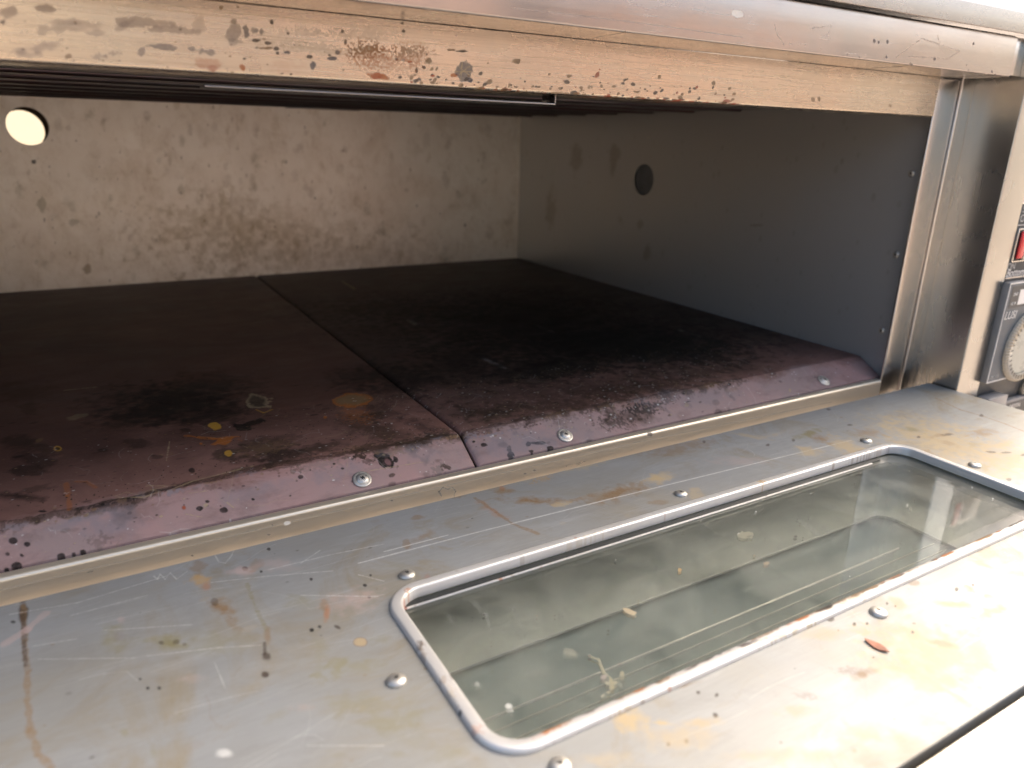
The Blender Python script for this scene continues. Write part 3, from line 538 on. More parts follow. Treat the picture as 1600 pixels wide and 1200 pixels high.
"beam": [
 ["b",-0.59534,0.23946,0.00512,2e-05,-0.00038,-0.0016,"V",0.44999999999999996,0.3,0.85],
 ["b",-0.60811,0.23758,0.00291,0.00028,-0.0003,-0.00179,"V",0.375,0.4,0.8],
 ["b",-0.59315,0.23288,0.01352,0.00236,-0.00013,-0.00183,"V",0.26249999999999996,0.5,0.9],
 ["b",-0.60073,0.22543,0.00882,0.00258,7e-05,-0.00179,"V",0.3375,0.5,0.9],
 ["b",-0.60431,0.22288,0.00472,0.00033,-0.00019,-0.00116,"V",0.30000000000000004,0.4,0.9],
 ["b",-0.56188,0.23792,0.01264,0.00046,-0.00034,-0.00194,"V",0.44999999999999996,0.25,0.7],
 ["b",-0.5512,0.23619,0.00994,-0.00019,-0.00033,-0.00148,"V",0.41250000000000003,0.25,0.8],
 ["b",-0.5704,0.23552,0.0044,0.00275,0.00045,-0.00098,"V",0.3375,0.3,0.8],
 ["b",-0.57998,0.23236,0.00506,0.00042,-0.00013,-0.00095,"V",0.30000000000000004,0.3,0.8],
 ["b",-0.58833,0.23604,0.00671,0.0006,-0.00017,-0.00116,"V",0.26249999999999996,0.4,0.9],
 ["b",-0.54088,0.23904,0.00298,-0.00025,-0.00099,-0.00349,"V",0.26249999999999996,0.4,0.9],
 ["b",-0.55694,0.22915,0.00586,-0.00018,-0.00028,-0.00124,"Z",0.5625,0.25,0.85],
 ["b",-0.53995,0.22866,0.00501,-0.0007,-0.00048,-0.00151,"Z",0.5249999999999999,0.25,0.9],
 ["b",-0.56398,0.22693,0.00135,-0.00028,-0.00083,-0.00217,"V",0.6,0.3,0.8],
 ["b",-0.58004,0.22387,0.00231,0.00016,-0.00017,-0.0012,"V",0.375,0.3,0.95],
 ["b",-0.5741,0.22524,0.00188,0.00013,-0.00013,-0.00097,"V",0.45,0.3,0.95],
 ["b",-0.59136,0.22309,0.00111,8e-05,-0.00014,-0.00095,"N",0.6,0.3,0.9],
 ["b",-0.52684,0.23673,0.00377,0.00031,-0.00029,-0.00307,"V",0.5625,0.2,0.5],
 ["b",-0.52637,0.23322,0.0027,0.00021,-0.00015,-0.00154,"V",0.44999999999999996,0.3,0.8],
 ["b",-0.5214,0.23769,0.00163,0.00014,-0.00021,-0.00231,"Z",0.7,0.2,0.8],
 ["b",-0.51807,0.23848,0.00248,0.00021,-0.00011,-0.00129,"Z",0.48750000000000004,0.2,0.8],
 ["b",-0.51509,0.23822,0.00111,9e-05,-0.00011,-0.0013,"Z",0.7,0.2,0.7],
 ["b",-0.52635,0.24181,0.00134,0.00012,-0.0001,-0.00101,"D",0.5,0.3,0.7],
 ["b",-0.51001,0.24276,0.00084,7e-05,-8e-05,-0.00104,"D",0.85,0.2,0.7],
 ["b",-0.51759,0.23467,0.00166,0.00013,-7e-05,-0.00078,"D",0.85,0.2,0.7],
 ["b",-0.5127,0.23375,0.00168,0.00013,-7e-05,-0.00079,"D",0.85,0.2,0.7],
 ["b",-0.51369,0.23185,0.00281,0.00021,-7e-05,-0.00079,"N",0.85,0.2,0.7],
 ["b",-0.50893,0.23194,0.00114,8e-05,-5e-05,-0.00066,"D",0.85,0.2,0.7],
 ["b",-0.50478,0.23066,0.00173,0.00012,-7e-05,-0.00093,"Z",0.85,0.2,0.7],
 ["b",-0.50851,0.23013,0.00085,6e-05,-4e-05,-0.00053,"D",0.85,0.2,0.7],
 ["b",-0.49255,0.22638,0.00165,0.00011,-0.00014,-0.00219,"Z",0.85,0.2,0.7],
 ["b",-0.49412,0.22953,0.00148,0.0001,-5e-05,-0.00081,"D",0.85,0.2,0.7],
 ["b",-0.48104,0.23235,0.00154,0.00011,-6e-05,-0.0011,"Z",0.85,0.2,0.7],
 ["b",-0.48393,0.22968,0.00214,0.00015,-5e-05,-0.00083,"Z",0.85,0.2,0.7],
 ["b",-0.48476,0.23099,0.00091,6e-05,-3e-05,-0.00055,"D",0.85,0.2,0.7],
 ["b",-0.45148,0.23131,0.001,7e-05,-2e-05,-0.00072,"Z",0.85,0.2,0.7],
 ["b",-0.44802,0.24771,0.00099,9e-05,-2e-05,-0.00084,"D",0.85,0.2,0.7],
 ["b",-0.44779,0.24436,0.001,8e-05,-2e-05,-0.00085,"D",0.85,0.2,0.7],
 ["b",-0.4448,0.2306,0.00136,9e-05,-1e-05,-0.00058,"R",0.85,0.2,0.7],
 ["b",-0.43732,0.22875,0.00104,7e-05,-2e-05,-0.00088,"D",0.85,0.2,0.7],
 ["b",-0.43549,0.23472,0.00069,5e-05,-1e-05,-0.00058,"D",0.85,0.2,0.7],
 ["b",-0.44114,0.22705,0.00086,5e-05,-3e-05,-0.00147,"D",0.85,0.2,0.7],
 ["b",-0.45005,0.22331,0.00101,6e-05,-2e-05,-0.00058,"D",0.85,0.2,0.7],
 ["b",-0.52321,0.22676,0.00109,7e-05,-5e-05,-0.00052,"D",0.85,0.2,0.7],
 ["b",-0.52907,0.22739,0.00108,7e-05,-5e-05,-0.00052,"N",0.85,0.2,0.7],
 ["b",-0.42037,0.2259,0.00218,0.00013,-0.0,-0.00091,"O",0.85,0.2,0.7],
 ["b",-0.50315,0.22166,0.00087,5e-05,-4e-05,-0.00054,"D",0.85,0.2,0.7],
 ["b",-0.4768,0.23704,0.00062,5e-05,-6e-05,-0.0011,"D",0.85,0.2,0.7],
 ["b",-0.53114,0.24634,0.00105,0.0001,-0.0001,-0.001,"N",0.85,0.2,0.7],
 ["b",-0.52398,0.24728,0.0008,8e-05,-7e-05,-0.00075,"N",0.85,0.2,0.7],
 ["b",-0.4325,0.2252,0.00106,6e-05,-1e-05,-0.0006,"R",0.85,0.2,0.7],
 ["b",-0.47808,0.24183,0.00077,6e-05,-4e-05,-0.00081,"D",0.85,0.2,0.7],
 ["b",-0.50331,0.23867,0.00057,5e-05,-4e-05,-0.00053,"D",0.85,0.2,0.7],
 ["b",-0.42211,0.23773,0.00287,0.00021,-0.0,-0.00059,"N",0.85,0.2,0.7],
 ["b",-0.41672,0.23752,0.00364,0.00026,-0.0,-0.0006,"D",0.85,0.2,0.7],
 ["b",-0.50079,0.23413,0.00058,4e-05,-4e-05,-0.00053,"D",0.85,0.2,0.7],
 ["b",-0.49824,0.24952,0.00286,5e-05,-0.00013,-0.00078,"T",0.7,0.3,0.6],
 ["b",-0.44599,0.24956,0.00799,1e-05,-0.00013,-0.00085,"N",0.5,0.3,0.6],
 ["b",-0.39837,0.2494,0.0083,-0.00011,-0.00012,-0.0009,"N",0.55,0.3,0.6],
 ["b",-0.46606,0.23258,0.00943,-0.00111,-0.00141,-0.00504,"O",0.44999999999999996,0.45,0.98],
 ["b",-0.46757,0.23442,0.00705,0.00051,-0.00012,-0.0028,"N",0.7,0.4,0.98],
 ["b",-0.44471,0.23407,0.01026,0.00072,-0.00011,-0.00434,"O",0.36,0.45,0.98],
 ["b",-0.45809,0.2303,0.01639,-0.00144,-0.00121,-0.00513,"O",0.27,0.5,0.97],
 ["b",-0.44468,0.23551,0.0068,0.00049,-6e-05,-0.00231,"N",0.5,0.4,0.97],
 ["b",-0.45999,0.22304,0.00517,-0.00051,-0.00034,-0.00144,"O",0.85,0.3,0.7],
 ["b",-0.46161,0.22323,0.00288,-0.00028,-0.00027,-0.00114,"R",0.6,0.3,0.7],
 ["b",-0.53866,0.22368,0.00515,-0.00038,-0.00057,-0.00231,"O",0.39,0.4,0.8],
 ["b",-0.53754,0.22196,0.00419,-0.0001,-0.0002,-0.00103,"R",0.4,0.4,0.9],
 ["b",-0.52409,0.22305,0.00137,9e-05,-0.00015,-0.00158,"O",0.8,0.3,0.8],
 ["b",-0.50582,0.22446,0.00875,0.00055,-0.00025,-0.00324,"O",0.15,0.6,0.9],
 ["b",-0.4149,0.22834,0.00498,0.0003,0.0,-0.00456,"Z",0.6900000000000001,0.12,0.35],
 ["l",[-0.41818,0.23025,-0.41158,0.22641],0.000538,"T",0.85,0.8,0.3],
 ["l",[-0.416,0.23219,-0.41673,0.22429],0.000534,"T",0.85,0.8,0.3],
 ["l",[-0.41196,0.23064,-0.41746,0.22667],0.000532,"T",0.85,0.8,0.3],
 ["l",[-0.41964,0.22775,-0.41084,0.22828],0.000538,"T",0.85,0.8,0.3],
 ["b",-0.4112,0.22429,0.00149,8e-05,1e-05,-0.00123,"Z",0.9,0.2,0.6],
 ["b",-0.49751,0.23967,0.01787,0.00148,-0.00015,-0.00212,"V",0.15000000000000002,0.5,0.98],
 ["b",-0.47039,0.24138,0.01926,0.00158,-0.00013,-0.00275,"V",0.15000000000000002,0.5,0.98],
 ["b",-0.48912,0.2334,0.02459,-0.00014,-0.00035,-0.00218,"N",0.2,0.5,0.98],
 ["b",-0.22864,0.224,0.00095,0.00088,0.0009,-0.00045,"R",0.8,0.3,0.9],
 ["b",-0.40385,0.22052,0.00197,3e-05,-4e-05,-0.00108,"N",0.8,0.3,0.9],
 ["b",-0.40902,0.2221,0.00045,8e-05,5e-05,-0.00025,"R",0.8,0.3,0.9],
 ["b",-0.27216,0.22822,0.00064,-4e-05,-3e-05,-0.0003,"D",0.8,0.3,0.9],
 ["b",-0.41367,0.22117,0.00056,0.00018,0.00012,-0.00031,"R",0.8,0.3,0.9],
 ["b",-0.23733,0.22573,0.00092,0.00066,0.00067,-0.00043,"N",0.8,0.3,0.9],
 ["b",-0.40644,0.22333,0.00066,0.00013,8e-05,-0.00036,"D",0.8,0.3,0.9],
 ["b",-0.28332,0.22688,0.00066,0.00034,0.00032,-0.00032,"D",0.8,0.3,0.9],
 ["b",-0.43028,0.22156,0.00044,0.0002,0.00014,-0.00024,"N",0.8,0.3,0.9],
 ["b",-0.26634,0.22219,0.00206,-0.00022,-0.00017,-0.00095,"N",0.8,0.3,0.9],
 ["b",-0.37339,0.22313,0.00114,0.00026,0.00019,-0.0006,"N",0.8,0.3,0.9],
 ["b",-0.39982,0.22423,0.00124,0.00137,0.00108,-0.00062,"N",0.8,0.3,0.9],
 ["b",-0.43366,0.22322,0.00073,0.0001,4e-05,-0.00041,"D",0.8,0.3,0.9],
 ["b",-0.34341,0.22119,0.00113,1e-05,-0.0,-0.00058,"R",0.8,0.3,0.9],
 ["b",-0.30253,0.22398,0.00085,-6e-05,-5e-05,-0.00041,"N",0.8,0.3,0.9],
 ["b",-0.37875,0.22141,0.00065,0.00013,9e-05,-0.00034,"N",0.8,0.3,0.9],
 ["b",-0.36065,0.22376,0.00163,0.00031,0.00024,-0.00084,"D",0.8,0.3,0.9],
 ["b",-0.4302,0.22847,0.00054,0.00079,0.0006,-0.00026,"N",0.8,0.3,0.9],
 ["b",-0.35508,0.22307,0.00125,-0.0002,-0.0002,-0.00065,"N",0.8,0.3,0.9],
 ["b",-0.41356,0.22475,0.00095,0.00076,0.00057,-0.0005,"D",0.8,0.3,0.9],
 ["b",-0.43856,0.22145,0.00087,0.00027,0.00017,-0.00048,"N",0.8,0.3,0.9],
 ["b",-0.30823,0.22456,0.00107,8e-05,7e-05,-0.00052,"D",0.8,0.3,0.9],
 ["b",-0.44392,0.22149,0.00063,-0.0001,-0.00011,-0.00037,"R",0.8,0.3,0.9],
 ["b",-0.29507,0.22565,0.00123,5e-05,5e-05,-0.00059,"D",0.8,0.3,0.9],
 ["b",-0.22205,0.22588,0.00078,0.00011,0.00013,-0.00035,"R",0.8,0.3,0.9],
 ["b",-0.38753,0.22328,0.00139,-0.0002,-0.0002,-0.00075,"N",0.8,0.3,0.9],
 ["b",-0.22781,0.22175,0.00328,-0.00049,-0.00038,-0.00145,"R",0.8,0.3,0.9],
 ["b",-0.44208,0.22473,0.00095,0.00071,0.0005,-0.0005,"N",0.8,0.3,0.9],
 ["b",-0.38653,0.222,0.00045,0.00019,0.00014,-0.00024,"N",0.8,0.3,0.9],
 ["b",-0.31853,0.2261,0.002,0.00074,0.00065,-0.00098,"N",0.8,0.3,0.9],
 ["b",-0.22162,0.22308,0.00118,0.00062,0.00065,-0.00055,"N",0.8,0.3,0.9],
 ["b",-0.25116,0.22207,0.00084,0.00104,0.00103,-0.00041,"D",0.8,0.3,0.9],
 ["b",-0.25944,0.22793,0.00067,0.00048,0.00047,-0.00032,"D",0.8,0.3,0.9],
 ["b",-0.33305,0.23039,0.00073,-0.00012,-0.00012,-0.00037,"D",0.8,0.3,0.9],
 ["b",-0.43478,0.2319,0.00213,-0.00031,-0.00037,-0.00122,"N",0.8,0.3,0.9],
 ["b",-0.4123,0.22618,0.00098,-0.00016,-0.00017,-0.00055,"N",0.8,0.3,0.9],
 ["b",-0.35103,0.22662,0.00166,-0.00036,-0.00035,-0.00086,"D",0.8,0.3,0.9],
 ["b",-0.26508,0.22418,0.00113,0.00042,0.00042,-0.00053,"N",0.8,0.3,0.9],
 ["b",-0.37888,0.22182,0.00048,0.00055,0.00045,-0.00024,"R",0.8,0.3,0.9],
 ["b",-0.41679,0.22141,0.00129,-0.00012,-0.00015,-0.00072,"N",0.8,0.3,0.9],
 ["b",-0.32797,0.22739,0.00071,0.00043,0.00038,-0.00035,"D",0.8,0.3,0.9],
 ["b",-0.42101,0.22234,0.00121,9e-05,2e-05,-0.00067,"D",0.8,0.3,0.9],
 ["b",-0.32486,0.22389,0.0007,0.0001,8e-05,-0.00035,"D",0.8,0.3,0.9],
 ["b",-0.4329,0.22571,0.00054,0.00044,0.00032,-0.00028,"D",0.8,0.3,0.9],
 ["b",-0.39595,0.22062,0.00114,0.0002,0.00013,-0.00061,"N",0.8,0.3,0.9],
 ["b",-0.36278,0.22991,0.00072,0.00057,0.00047,-0.00036,"N",0.8,0.3,0.9],
 ["b",-0.22935,0.2255,0.00129,0.00043,0.00046,-0.00059,"D",0.8,0.3,0.9],
 ["b",-0.33288,0.22115,0.00106,0.00036,0.00031,-0.00053,"N",0.8,0.3,0.9],
 ["b",-0.22566,0.22952,0.00084,0.00085,0.00087,-0.00039,"N",0.8,0.3,0.9],
 ["b",-0.37814,0.22543,0.001,0.0,-3e-05,-0.00053,"D",0.8,0.3,0.9],
 ["b",-0.3842,0.22235,0.00095,-0.00012,-0.00013,-0.00051,"N",0.8,0.3,0.9],
 ["b",-0.2696,0.22501,0.00055,0.00064,0.00062,-0.00027,"R",0.8,0.3,0.9],
 ["b",-0.33947,0.2215,0.00051,0.00024,0.00021,-0.00026,"N",0.8,0.3,0.9],
 ["b",-0.36167,0.22259,0.00138,-5e-05,-7e-05,-0.00072,"N",0.8,0.3,0.9],
 ["b",-0.41577,0.22175,0.00067,0.00019,0.00012,-0.00036,"N",0.8,0.3,0.9],
 ["b",-0.38095,0.22686,0.00054,-9e-05,-0.0001,-0.00029,"D",0.8,0.3,0.9],
 ["b",-0.33569,0.22569,0.00058,0.00029,0.00025,-0.00029,"D",0.8,0.3,0.9],
 ["b",-0.35776,0.22654,0.00057,9e-05,7e-05,-0.00029,"N",0.8,0.3,0.9],
 ["b",-0.28666,0.22396,0.00152,0.00036,0.00034,-0.00073,"D",0.8,0.3,0.9],
 ["b",-0.34611,0.22115,0.00244,0.00018,0.00013,-0.00124,"D",0.8,0.3,0.9],
 ["b",-0.3114,0.22805,0.00133,-0.00017,-0.00016,-0.00065,"D",0.8,0.3,0.9],
 ["b",-0.35399,0.22342,0.00094,2e-05,-0.0,-0.00048,"D",0.8,0.3,0.9],
 ["b",-0.25576,0.22808,0.0015,-7e-05,-5e-05,-0.00069,"D",0.8,0.3,0.9],
 ["b",-0.2667,0.22865,0.00088,0.0001,0.00011,-0.00041,"R",0.8,0.3,0.9],
 ["b",-0.33378,0.22465,0.00067,0.00096,0.00085,-0.00033,"N",0.8,0.3,0.9],
 ["b",-0.43296,0.22809,0.00077,0.00087,0.00064,-0.00039,"N",0.8,0.3,0.9],
 ["b",-0.31034,0.22993,0.0015,0.00117,0.00106,-0.00072,"D",0.8,0.3,0.9],
 ["b",-0.40248,0.22262,0.00121,0.00036,0.00025,-0.00065,"D",0.8,0.3,0.9],
 ["b",-0.36007,0.22384,0.00156,-0.00035,-0.00033,-0.00081,"N",0.8,0.3,0.9],
 ["b",-0.27183,0.22372,0.00064,2e-05,3e-05,-0.0003,"D",0.8,0.3,0.9],
 ["b",-0.42912,0.22475,0.00122,-0.00014,-0.00017,-0.0007,"D",0.8,0.3,0.9],
 ["b",-0.36932,0.22065,0.00073,0.00012,9e-05,-0.00038,"D",0.8,0.3,0.9],
 ["b",-0.29842,0.22609,0.00077,0.00063,0.00058,-0.00037,"D",0.8,0.3,0.9],
 ["b",-0.38813,0.22239,0.00064,0.00083,0.00067,-0.00032,"N",0.8,0.3,0.9],
 ["b",-0.22332,0.22201,0.00073,0.00015,0.00017,-0.00033,"N",0.8,0.3,0.9],
 ["b",-0.39016,0.22181,0.0004,0.00026,0.0002,-0.00021,"D",0.8,0.3,0.9],
 ["b",-0.38298,0.22241,0.00065,0.00051,0.00041,-0.00033,"D",0.8,0.3,0.9],
 ["b",-0.39081,0.22036,0.002,0.00085,0.00064,-0.00106,"R",0.8,0.3,0.9],
 ["b",-0.2989,0.22436,0.00114,0.00056,0.00052,-0.00055,"D",0.8,0.3,0.9],
 ["b",-0.3447,0.22436,0.00084,0.00032,0.00027,-0.00043,"R",0.8,0.3,0.9],
 ["b",-0.32244,0.22764,0.00088,4e-05,3e-05,-0.00044,"R",0.8,0.3,0.9],
 ["b",-0.25387,0.22868,0.00072,0.00088,0.00087,-0.00034,"R",0.8,0.3,0.9],
 ["b",-0.39552,0.22177,0.00129,0.00031,0.00021,-0.00069,"N",0.8,0.3,0.9],
 ["b",-0.43781,0.22875,0.00064,8e-05,3e-05,-0.00036,"D",0.8,0.3,0.9],
 ["b",-0.2819,0.22551,0.00093,0.00064,0.00061,-0.00044,"D",0.8,0.3,0.9],
 ["b",-0.44369,0.22365,0.00093,0.00096,0.00069,-0.00048,"N",0.8,0.3,0.9],
 ["b",-0.43282,0.22172,0.00119,-6e-05,-0.0001,-0.00068,"N",0.8,0.3,0.9],
 ["b",-0.31447,0.22235,0.00088,0.00068,0.00062,-0.00043,"N",0.8,0.3,0.9],
 ["b",-0.37108,0.2232,0.00057,0.00048,0.0004,-0.00029,"D",0.8,0.3,0.9],
 ["b",-0.25934,0.22594,0.00112,0.00054,0.00054,-0.00052,"D",0.8,0.3,0.9],
 ["b",-0.3289,0.23434,0.0009,-7e-05,-8e-05,-0.00045,"R",0.8,0.3,0.9],
 ["b",-0.23655,0.22144,0.00041,0.00047,0.00047,-0.0002,"R",0.8,0.3,0.9],
 ["b",-0.38356,0.23512,0.00224,0.00013,2e-05,-0.00118,"N",0.8,0.3,0.9],
 ["b",-0.29298,0.22465,0.00063,-4e-05,-3e-05,-0.0003,"N",0.8,0.3,0.9],
 ["b",-0.33078,0.23138,0.00131,0.00171,0.00151,-0.00063,"R",0.8,0.3,0.9],
 ["b",-0.43127,0.22322,0.00087,0.00082,0.0006,-0.00045,"N",0.8,0.3,0.9],
 ["b",-0.32148,0.22105,0.00143,3e-05,3e-05,-0.00071,"R",0.8,0.3,0.9],
 ["b",-0.40521,0.22766,0.00106,0.00071,0.00054,-0.00055,"D",0.8,0.3,0.9],
 ["b",-0.42514,0.22366,0.00065,0.00059,0.00044,-0.00034,"D",0.8,0.3,0.9],
 ["b",-0.3771,0.22046,0.00064,0.00077,0.00064,-0.00032,"N",0.8,0.3,0.9],
 ["b",-0.35342,0.22704,0.00054,-0.0,-1e-05,-0.00028,"R",0.8,0.3,0.9],
 ["b",-0.31115,0.22148,0.00104,-0.00012,-0.00011,-0.00051,"D",0.8,0.3,0.9],
 ["b",-0.22135,0.22641,0.0018,0.00026,0.00031,-0.00081,"N",0.8,0.3,0.9],
 ["b",-0.44062,0.22268,0.00048,0.00034,0.00024,-0.00026,"R",0.8,0.3,0.9],
 ["b",-0.33412,0.2253,0.00111,0.00011,8e-05,-0.00056,"D",0.8,0.3,0.9],
 ["b",-0.34086,0.22266,0.00056,0.00066,0.00057,-0.00028,"N",0.8,0.3,0.9],
 ["b",-0.30412,0.22771,0.00199,-0.00027,-0.00025,-0.00096,"D",0.8,0.3,0.9],
 ["b",-0.38955,0.22038,0.00029,0.00037,0.0003,-0.00014,"D",0.8,0.3,0.9],
 ["b",-0.3002,0.22371,0.00127,-0.00014,-0.00012,-0.00062,"N",0.8,0.3,0.9],
 ["b",-0.32042,0.22263,0.00057,-2e-05,-2e-05,-0.00028,"D",0.8,0.3,0.9],
 ["b",-0.34109,0.22427,0.00124,0.00024,0.00019,-0.00063,"N",0.8,0.3,0.9],
 ["b",-0.34951,0.22974,0.00139,0.00019,0.00013,-0.0007,"N",0.8,0.3,0.9],
 ["b",-0.24043,0.22927,0.00079,0.00094,0.00094,-0.00038,"D",0.8,0.3,0.9],
 ["b",-0.42183,0.23062,0.00039,0.00039,0.00029,-0.00019,"N",0.8,0.3,0.9],
 ["b",-0.44085,0.22269,0.00202,0.00071,0.00044,-0.00112,"D",0.8,0.3,0.9],
 ["b",-0.33911,0.22296,0.0005,0.00024,0.0002,-0.00025,"N",0.8,0.3,0.9],
 ["b",-0.29105,0.22751,0.00092,-0.0,0.0,-0.00044,"D",0.8,0.3,0.9],
 ["b",-0.3697,0.22303,0.00116,0.00011,6e-05,-0.00061,"N",0.8,0.3,0.9],
 ["b",-0.28463,0.23361,0.00135,0.00047,0.00044,-0.00064,"N",0.8,0.3,0.9],
 ["b",-0.40114,0.2329,0.00061,0.00033,0.00025,-0.00031,"N",0.8,0.3,0.9],
 ["b",-0.35032,0.22077,0.00154,1e-05,-1e-05,-0.00047,"N",0.75,0.3,0.9],
 ["b",-0.24495,0.22032,0.00323,2e-05,4e-05,-0.00052,"R",0.75,0.3,0.9],
 ["b",-0.25303,0.22086,0.00127,1e-05,3e-05,-0.00052,"D",0.75,0.3,0.9],
 ["b",-0.39019,0.22105,0.00236,2e-05,-2e-05,-0.00044,"N",0.75,0.3,0.9],
 ["b",-0.22282,0.22021,0.00358,2e-05,5e-05,-0.00054,"D",0.75,0.3,0.9],
 ["b",-0.38721,0.22078,0.00161,1e-05,-2e-05,-0.00045,"N",0.75,0.3,0.9],
 ["b",-0.39123,0.22051,0.00241,2e-05,-2e-05,-0.00044,"N",0.75,0.3,0.9],
 ["b",-0.21932,0.22057,0.00345,2e-05,5e-05,-0.00054,"R",0.75,0.3,0.9],
 ["b",-0.30408,0.22085,0.00175,1e-05,1e-05,-0.00049,"R",0.75,0.3,0.9],
 ["b",-0.2701,0.22003,0.00212,1e-05,3e-05,-0.00051,"R",0.75,0.3,0.9],
 ["b",-0.30041,0.2209,0.00258,2e-05,1e-05,-0.00049,"N",0.75,0.3,0.9],
 ["b",-0.38174,0.2205,0.00121,1e-05,-2e-05,-0.00045,"R",0.75,0.3,0.9],
 ["b",-0.39599,0.22033,0.00249,2e-05,-2e-05,-0.00044,"R",0.75,0.3,0.9],
 ["b",-0.22973,0.22042,0.00322,2e-05,4e-05,-0.00053,"R",0.75,0.3,0.9],
 ["b",-0.28491,0.22,0.00352,2e-05,2e-05,-0.0005,"N",0.75,0.3,0.9],
 ["b",-0.3064,0.2203,0.00154,1e-05,1e-05,-0.00049,"N",0.75,0.3,0.9],
 ["b",-0.35665,0.22074,0.00284,2e-05,-1e-05,-0.00046,"N",0.75,0.3,0.9],
 ["b",-0.29597,0.2205,0.00107,1e-05,1e-05,-0.0005,"R",0.75,0.3,0.9],
 ["b",-0.2628,0.22015,0.00256,1e-05,3e-05,-0.00052,"N",0.75,0.3,0.9],
 ["b",-0.26434,0.22129,0.00213,1e-05,3e-05,-0.00051,"D",0.75,0.3,0.9],
 ["b",-0.36007,0.22054,0.00108,1e-05,-1e-05,-0.00046,"N",0.75,0.3,0.9],
 ["b",-0.22934,0.2208,0.00318,2e-05,4e-05,-0.00053,"D",0.75,0.3,0.9],
 ["b",-0.36471,0.2201,0.00113,1e-05,-1e-05,-0.00046,"R",0.75,0.3,0.9],
 ["b",-0.38766,0.22081,0.00188,1e-05,-2e-05,-0.00045,"R",0.75,0.3,0.9],
 ["b",-0.266,0.22002,0.00197,1e-05,3e-05,-0.00051,"D",0.75,0.3,0.9],
 ["b",-0.25666,0.22027,0.00282,2e-05,3e-05,-0.00052,"R",0.75,0.3,0.9],
 ["b",-0.29528,0.22043,0.00337,2e-05,2e-05,-0.0005,"R",0.75,0.3,0.9],
 ["b",-0.28297,0.22028,0.00323,2e-05,2e-05,-0.0005,"D",0.75,0.3,0.9],
 ["b",-0.28378,0.22013,0.00345,2e-05,2e-05,-0.0005,"D",0.75,0.3,0.9],
 ["b",-0.2714,0.22081,0.00229,1e-05,3e-05,-0.00051,"D",0.75,0.3,0.9],
 ["b",-0.2314,0.22106,0.00271,2e-05,4e-05,-0.00053,"N",0.75,0.3,0.9],
 ["b",-0.27038,0.22078,0.00111,1e-05,3e-05,-0.00051,"N",0.75,0.3,0.9],
 ["b",-0.29146,0.22095,0.00215,1e-05,2e-05,-0.0005,"D",0.75,0.3,0.9],
 ["b",-0.27942,0.22059,0.00157,1e-05,2e-05,-0.00051,"R",0.75,0.3,0.9],
 ["b",-0.40287,0.22073,0.0013,1e-05,-2e-05,-0.00044,"R",0.75,0.3,0.9],
 ["b",-0.278,0.22131,0.00258,2e-05,2e-05,-0.00051,"D",0.75,0.3,0.9],
 ["b",-0.31997,0.22048,0.00322,2e-05,1e-05,-0.00048,"D",0.75,0.3,0.9],
 ["b",-0.33,0.21987,0.00211,1e-05,0.0,-0.00048,"R",0.75,0.3,0.9],
 ["b",-0.36631,0.22071,0.00173,1e-05,-1e-05,-0.00046,"N",0.75,0.3,0.9],
 ["b",-0.26678,0.2206,0.00177,1e-05,3e-05,-0.00051,"R",0.75,0.3,0.9],
 ["b",-0.40608,0.22054,0.00254,2e-05,-2e-05,-0.00044,"N",0.75,0.3,0.9],
 ["b",-0.27004,0.22028,0.0034,2e-05,3e-05,-0.00051,"R",0.75,0.3,0.9],
 ["b",-0.37175,0.22022,0.00153,1e-05,-1e-05,-0.00045,"D",0.75,0.3,0.9],
 ["b",-0.3908,0.22012,0.00096,1e-05,-2e-05,-0.00044,"N",0.75,0.3,0.9],
 ["b",-0.32066,0.22012,0.00179,1e-05,1e-05,-0.00048,"N",0.75,0.3,0.9],
 ["b",-0.34322,0.22097,0.00227,2e-05,-0.0,-0.00047,"N",0.75,0.3,0.9],
 ["b",-0.26554,0.22088,0.00324,2e-05,3e-05,-0.00051,"R",0.75,0.3,0.9],
 ["b",-0.29758,0.22089,0.00298,2e-05,1e-05,-0.0005,"N",0.75,0.3,0.9],
 ["b",-0.33947,0.22069,0.00215,1e-05,-0.0,-0.00047,"N",0.75,0.3,0.9],
 ["b",-0.25053,0.22061,0.00112,1e-05,3e-05,-0.00052,"D",0.75,0.3,0.9],
 ["b",-0.32025,0.22013,0.00195,1e-05,1e-05,-0.00048,"D",0.75,0.3,0.9],
 ["b",-0.28098,0.22004,0.00179,1e-05,2e-05,-0.00051,"N",0.75,0.3,0.9],
 ["b",-0.32073,0.22049,0.00177,1e-05,1e-05,-0.00048,"D",0.75,0.3,0.9],
 ["b",-0.28441,0.22109,0.00142,1e-05,2e-05,-0.0005,"R",0.75,0.3,0.9],
 ["b",-0.36933,0.21991,0.00212,1e-05,-1e-05,-0.00046,"D",0.75,0.3,0.9],
 ["b",-0.32114,0.22048,0.00295,2e-05,1e-05,-0.00048,"R",0.75,0.3,0.9],
 ["b",-0.3896,0.22069,0.00158,1e-05,-2e-05,-0.00044,"D",0.75,0.3,0.9],
 ["b",-0.38043,0.22003,0.00271,2e-05,-2e-05,-0.00045,"N",0.75,0.3,0.9],
 ["b",-0.31634,0.22009,0.00224,1e-05,1e-05,-0.00049,"N",0.75,0.3,0.9],
 ["b",-0.32652,0.21992,0.00099,1e-05,0.0,-0.00048,"R",0.75,0.3,0.9],
 ["b",-0.54037,0.22958,0.00065,5e-05,-5e-05,-0.00045,"V",0.6,0.3,0.9],
 ["b",-0.50557,0.23365,0.00067,5e-05,-3e-05,-0.00045,"N",0.6,0.3,0.9],
 ["b",-0.5622,0.23618,0.00062,5e-05,-6e-05,-0.00044,"V",0.6,0.3,0.9],
 ["b",-0.48712,0.23216,0.00038,3e-05,-1e-05,-0.00024,"N",0.6,0.3,0.9],
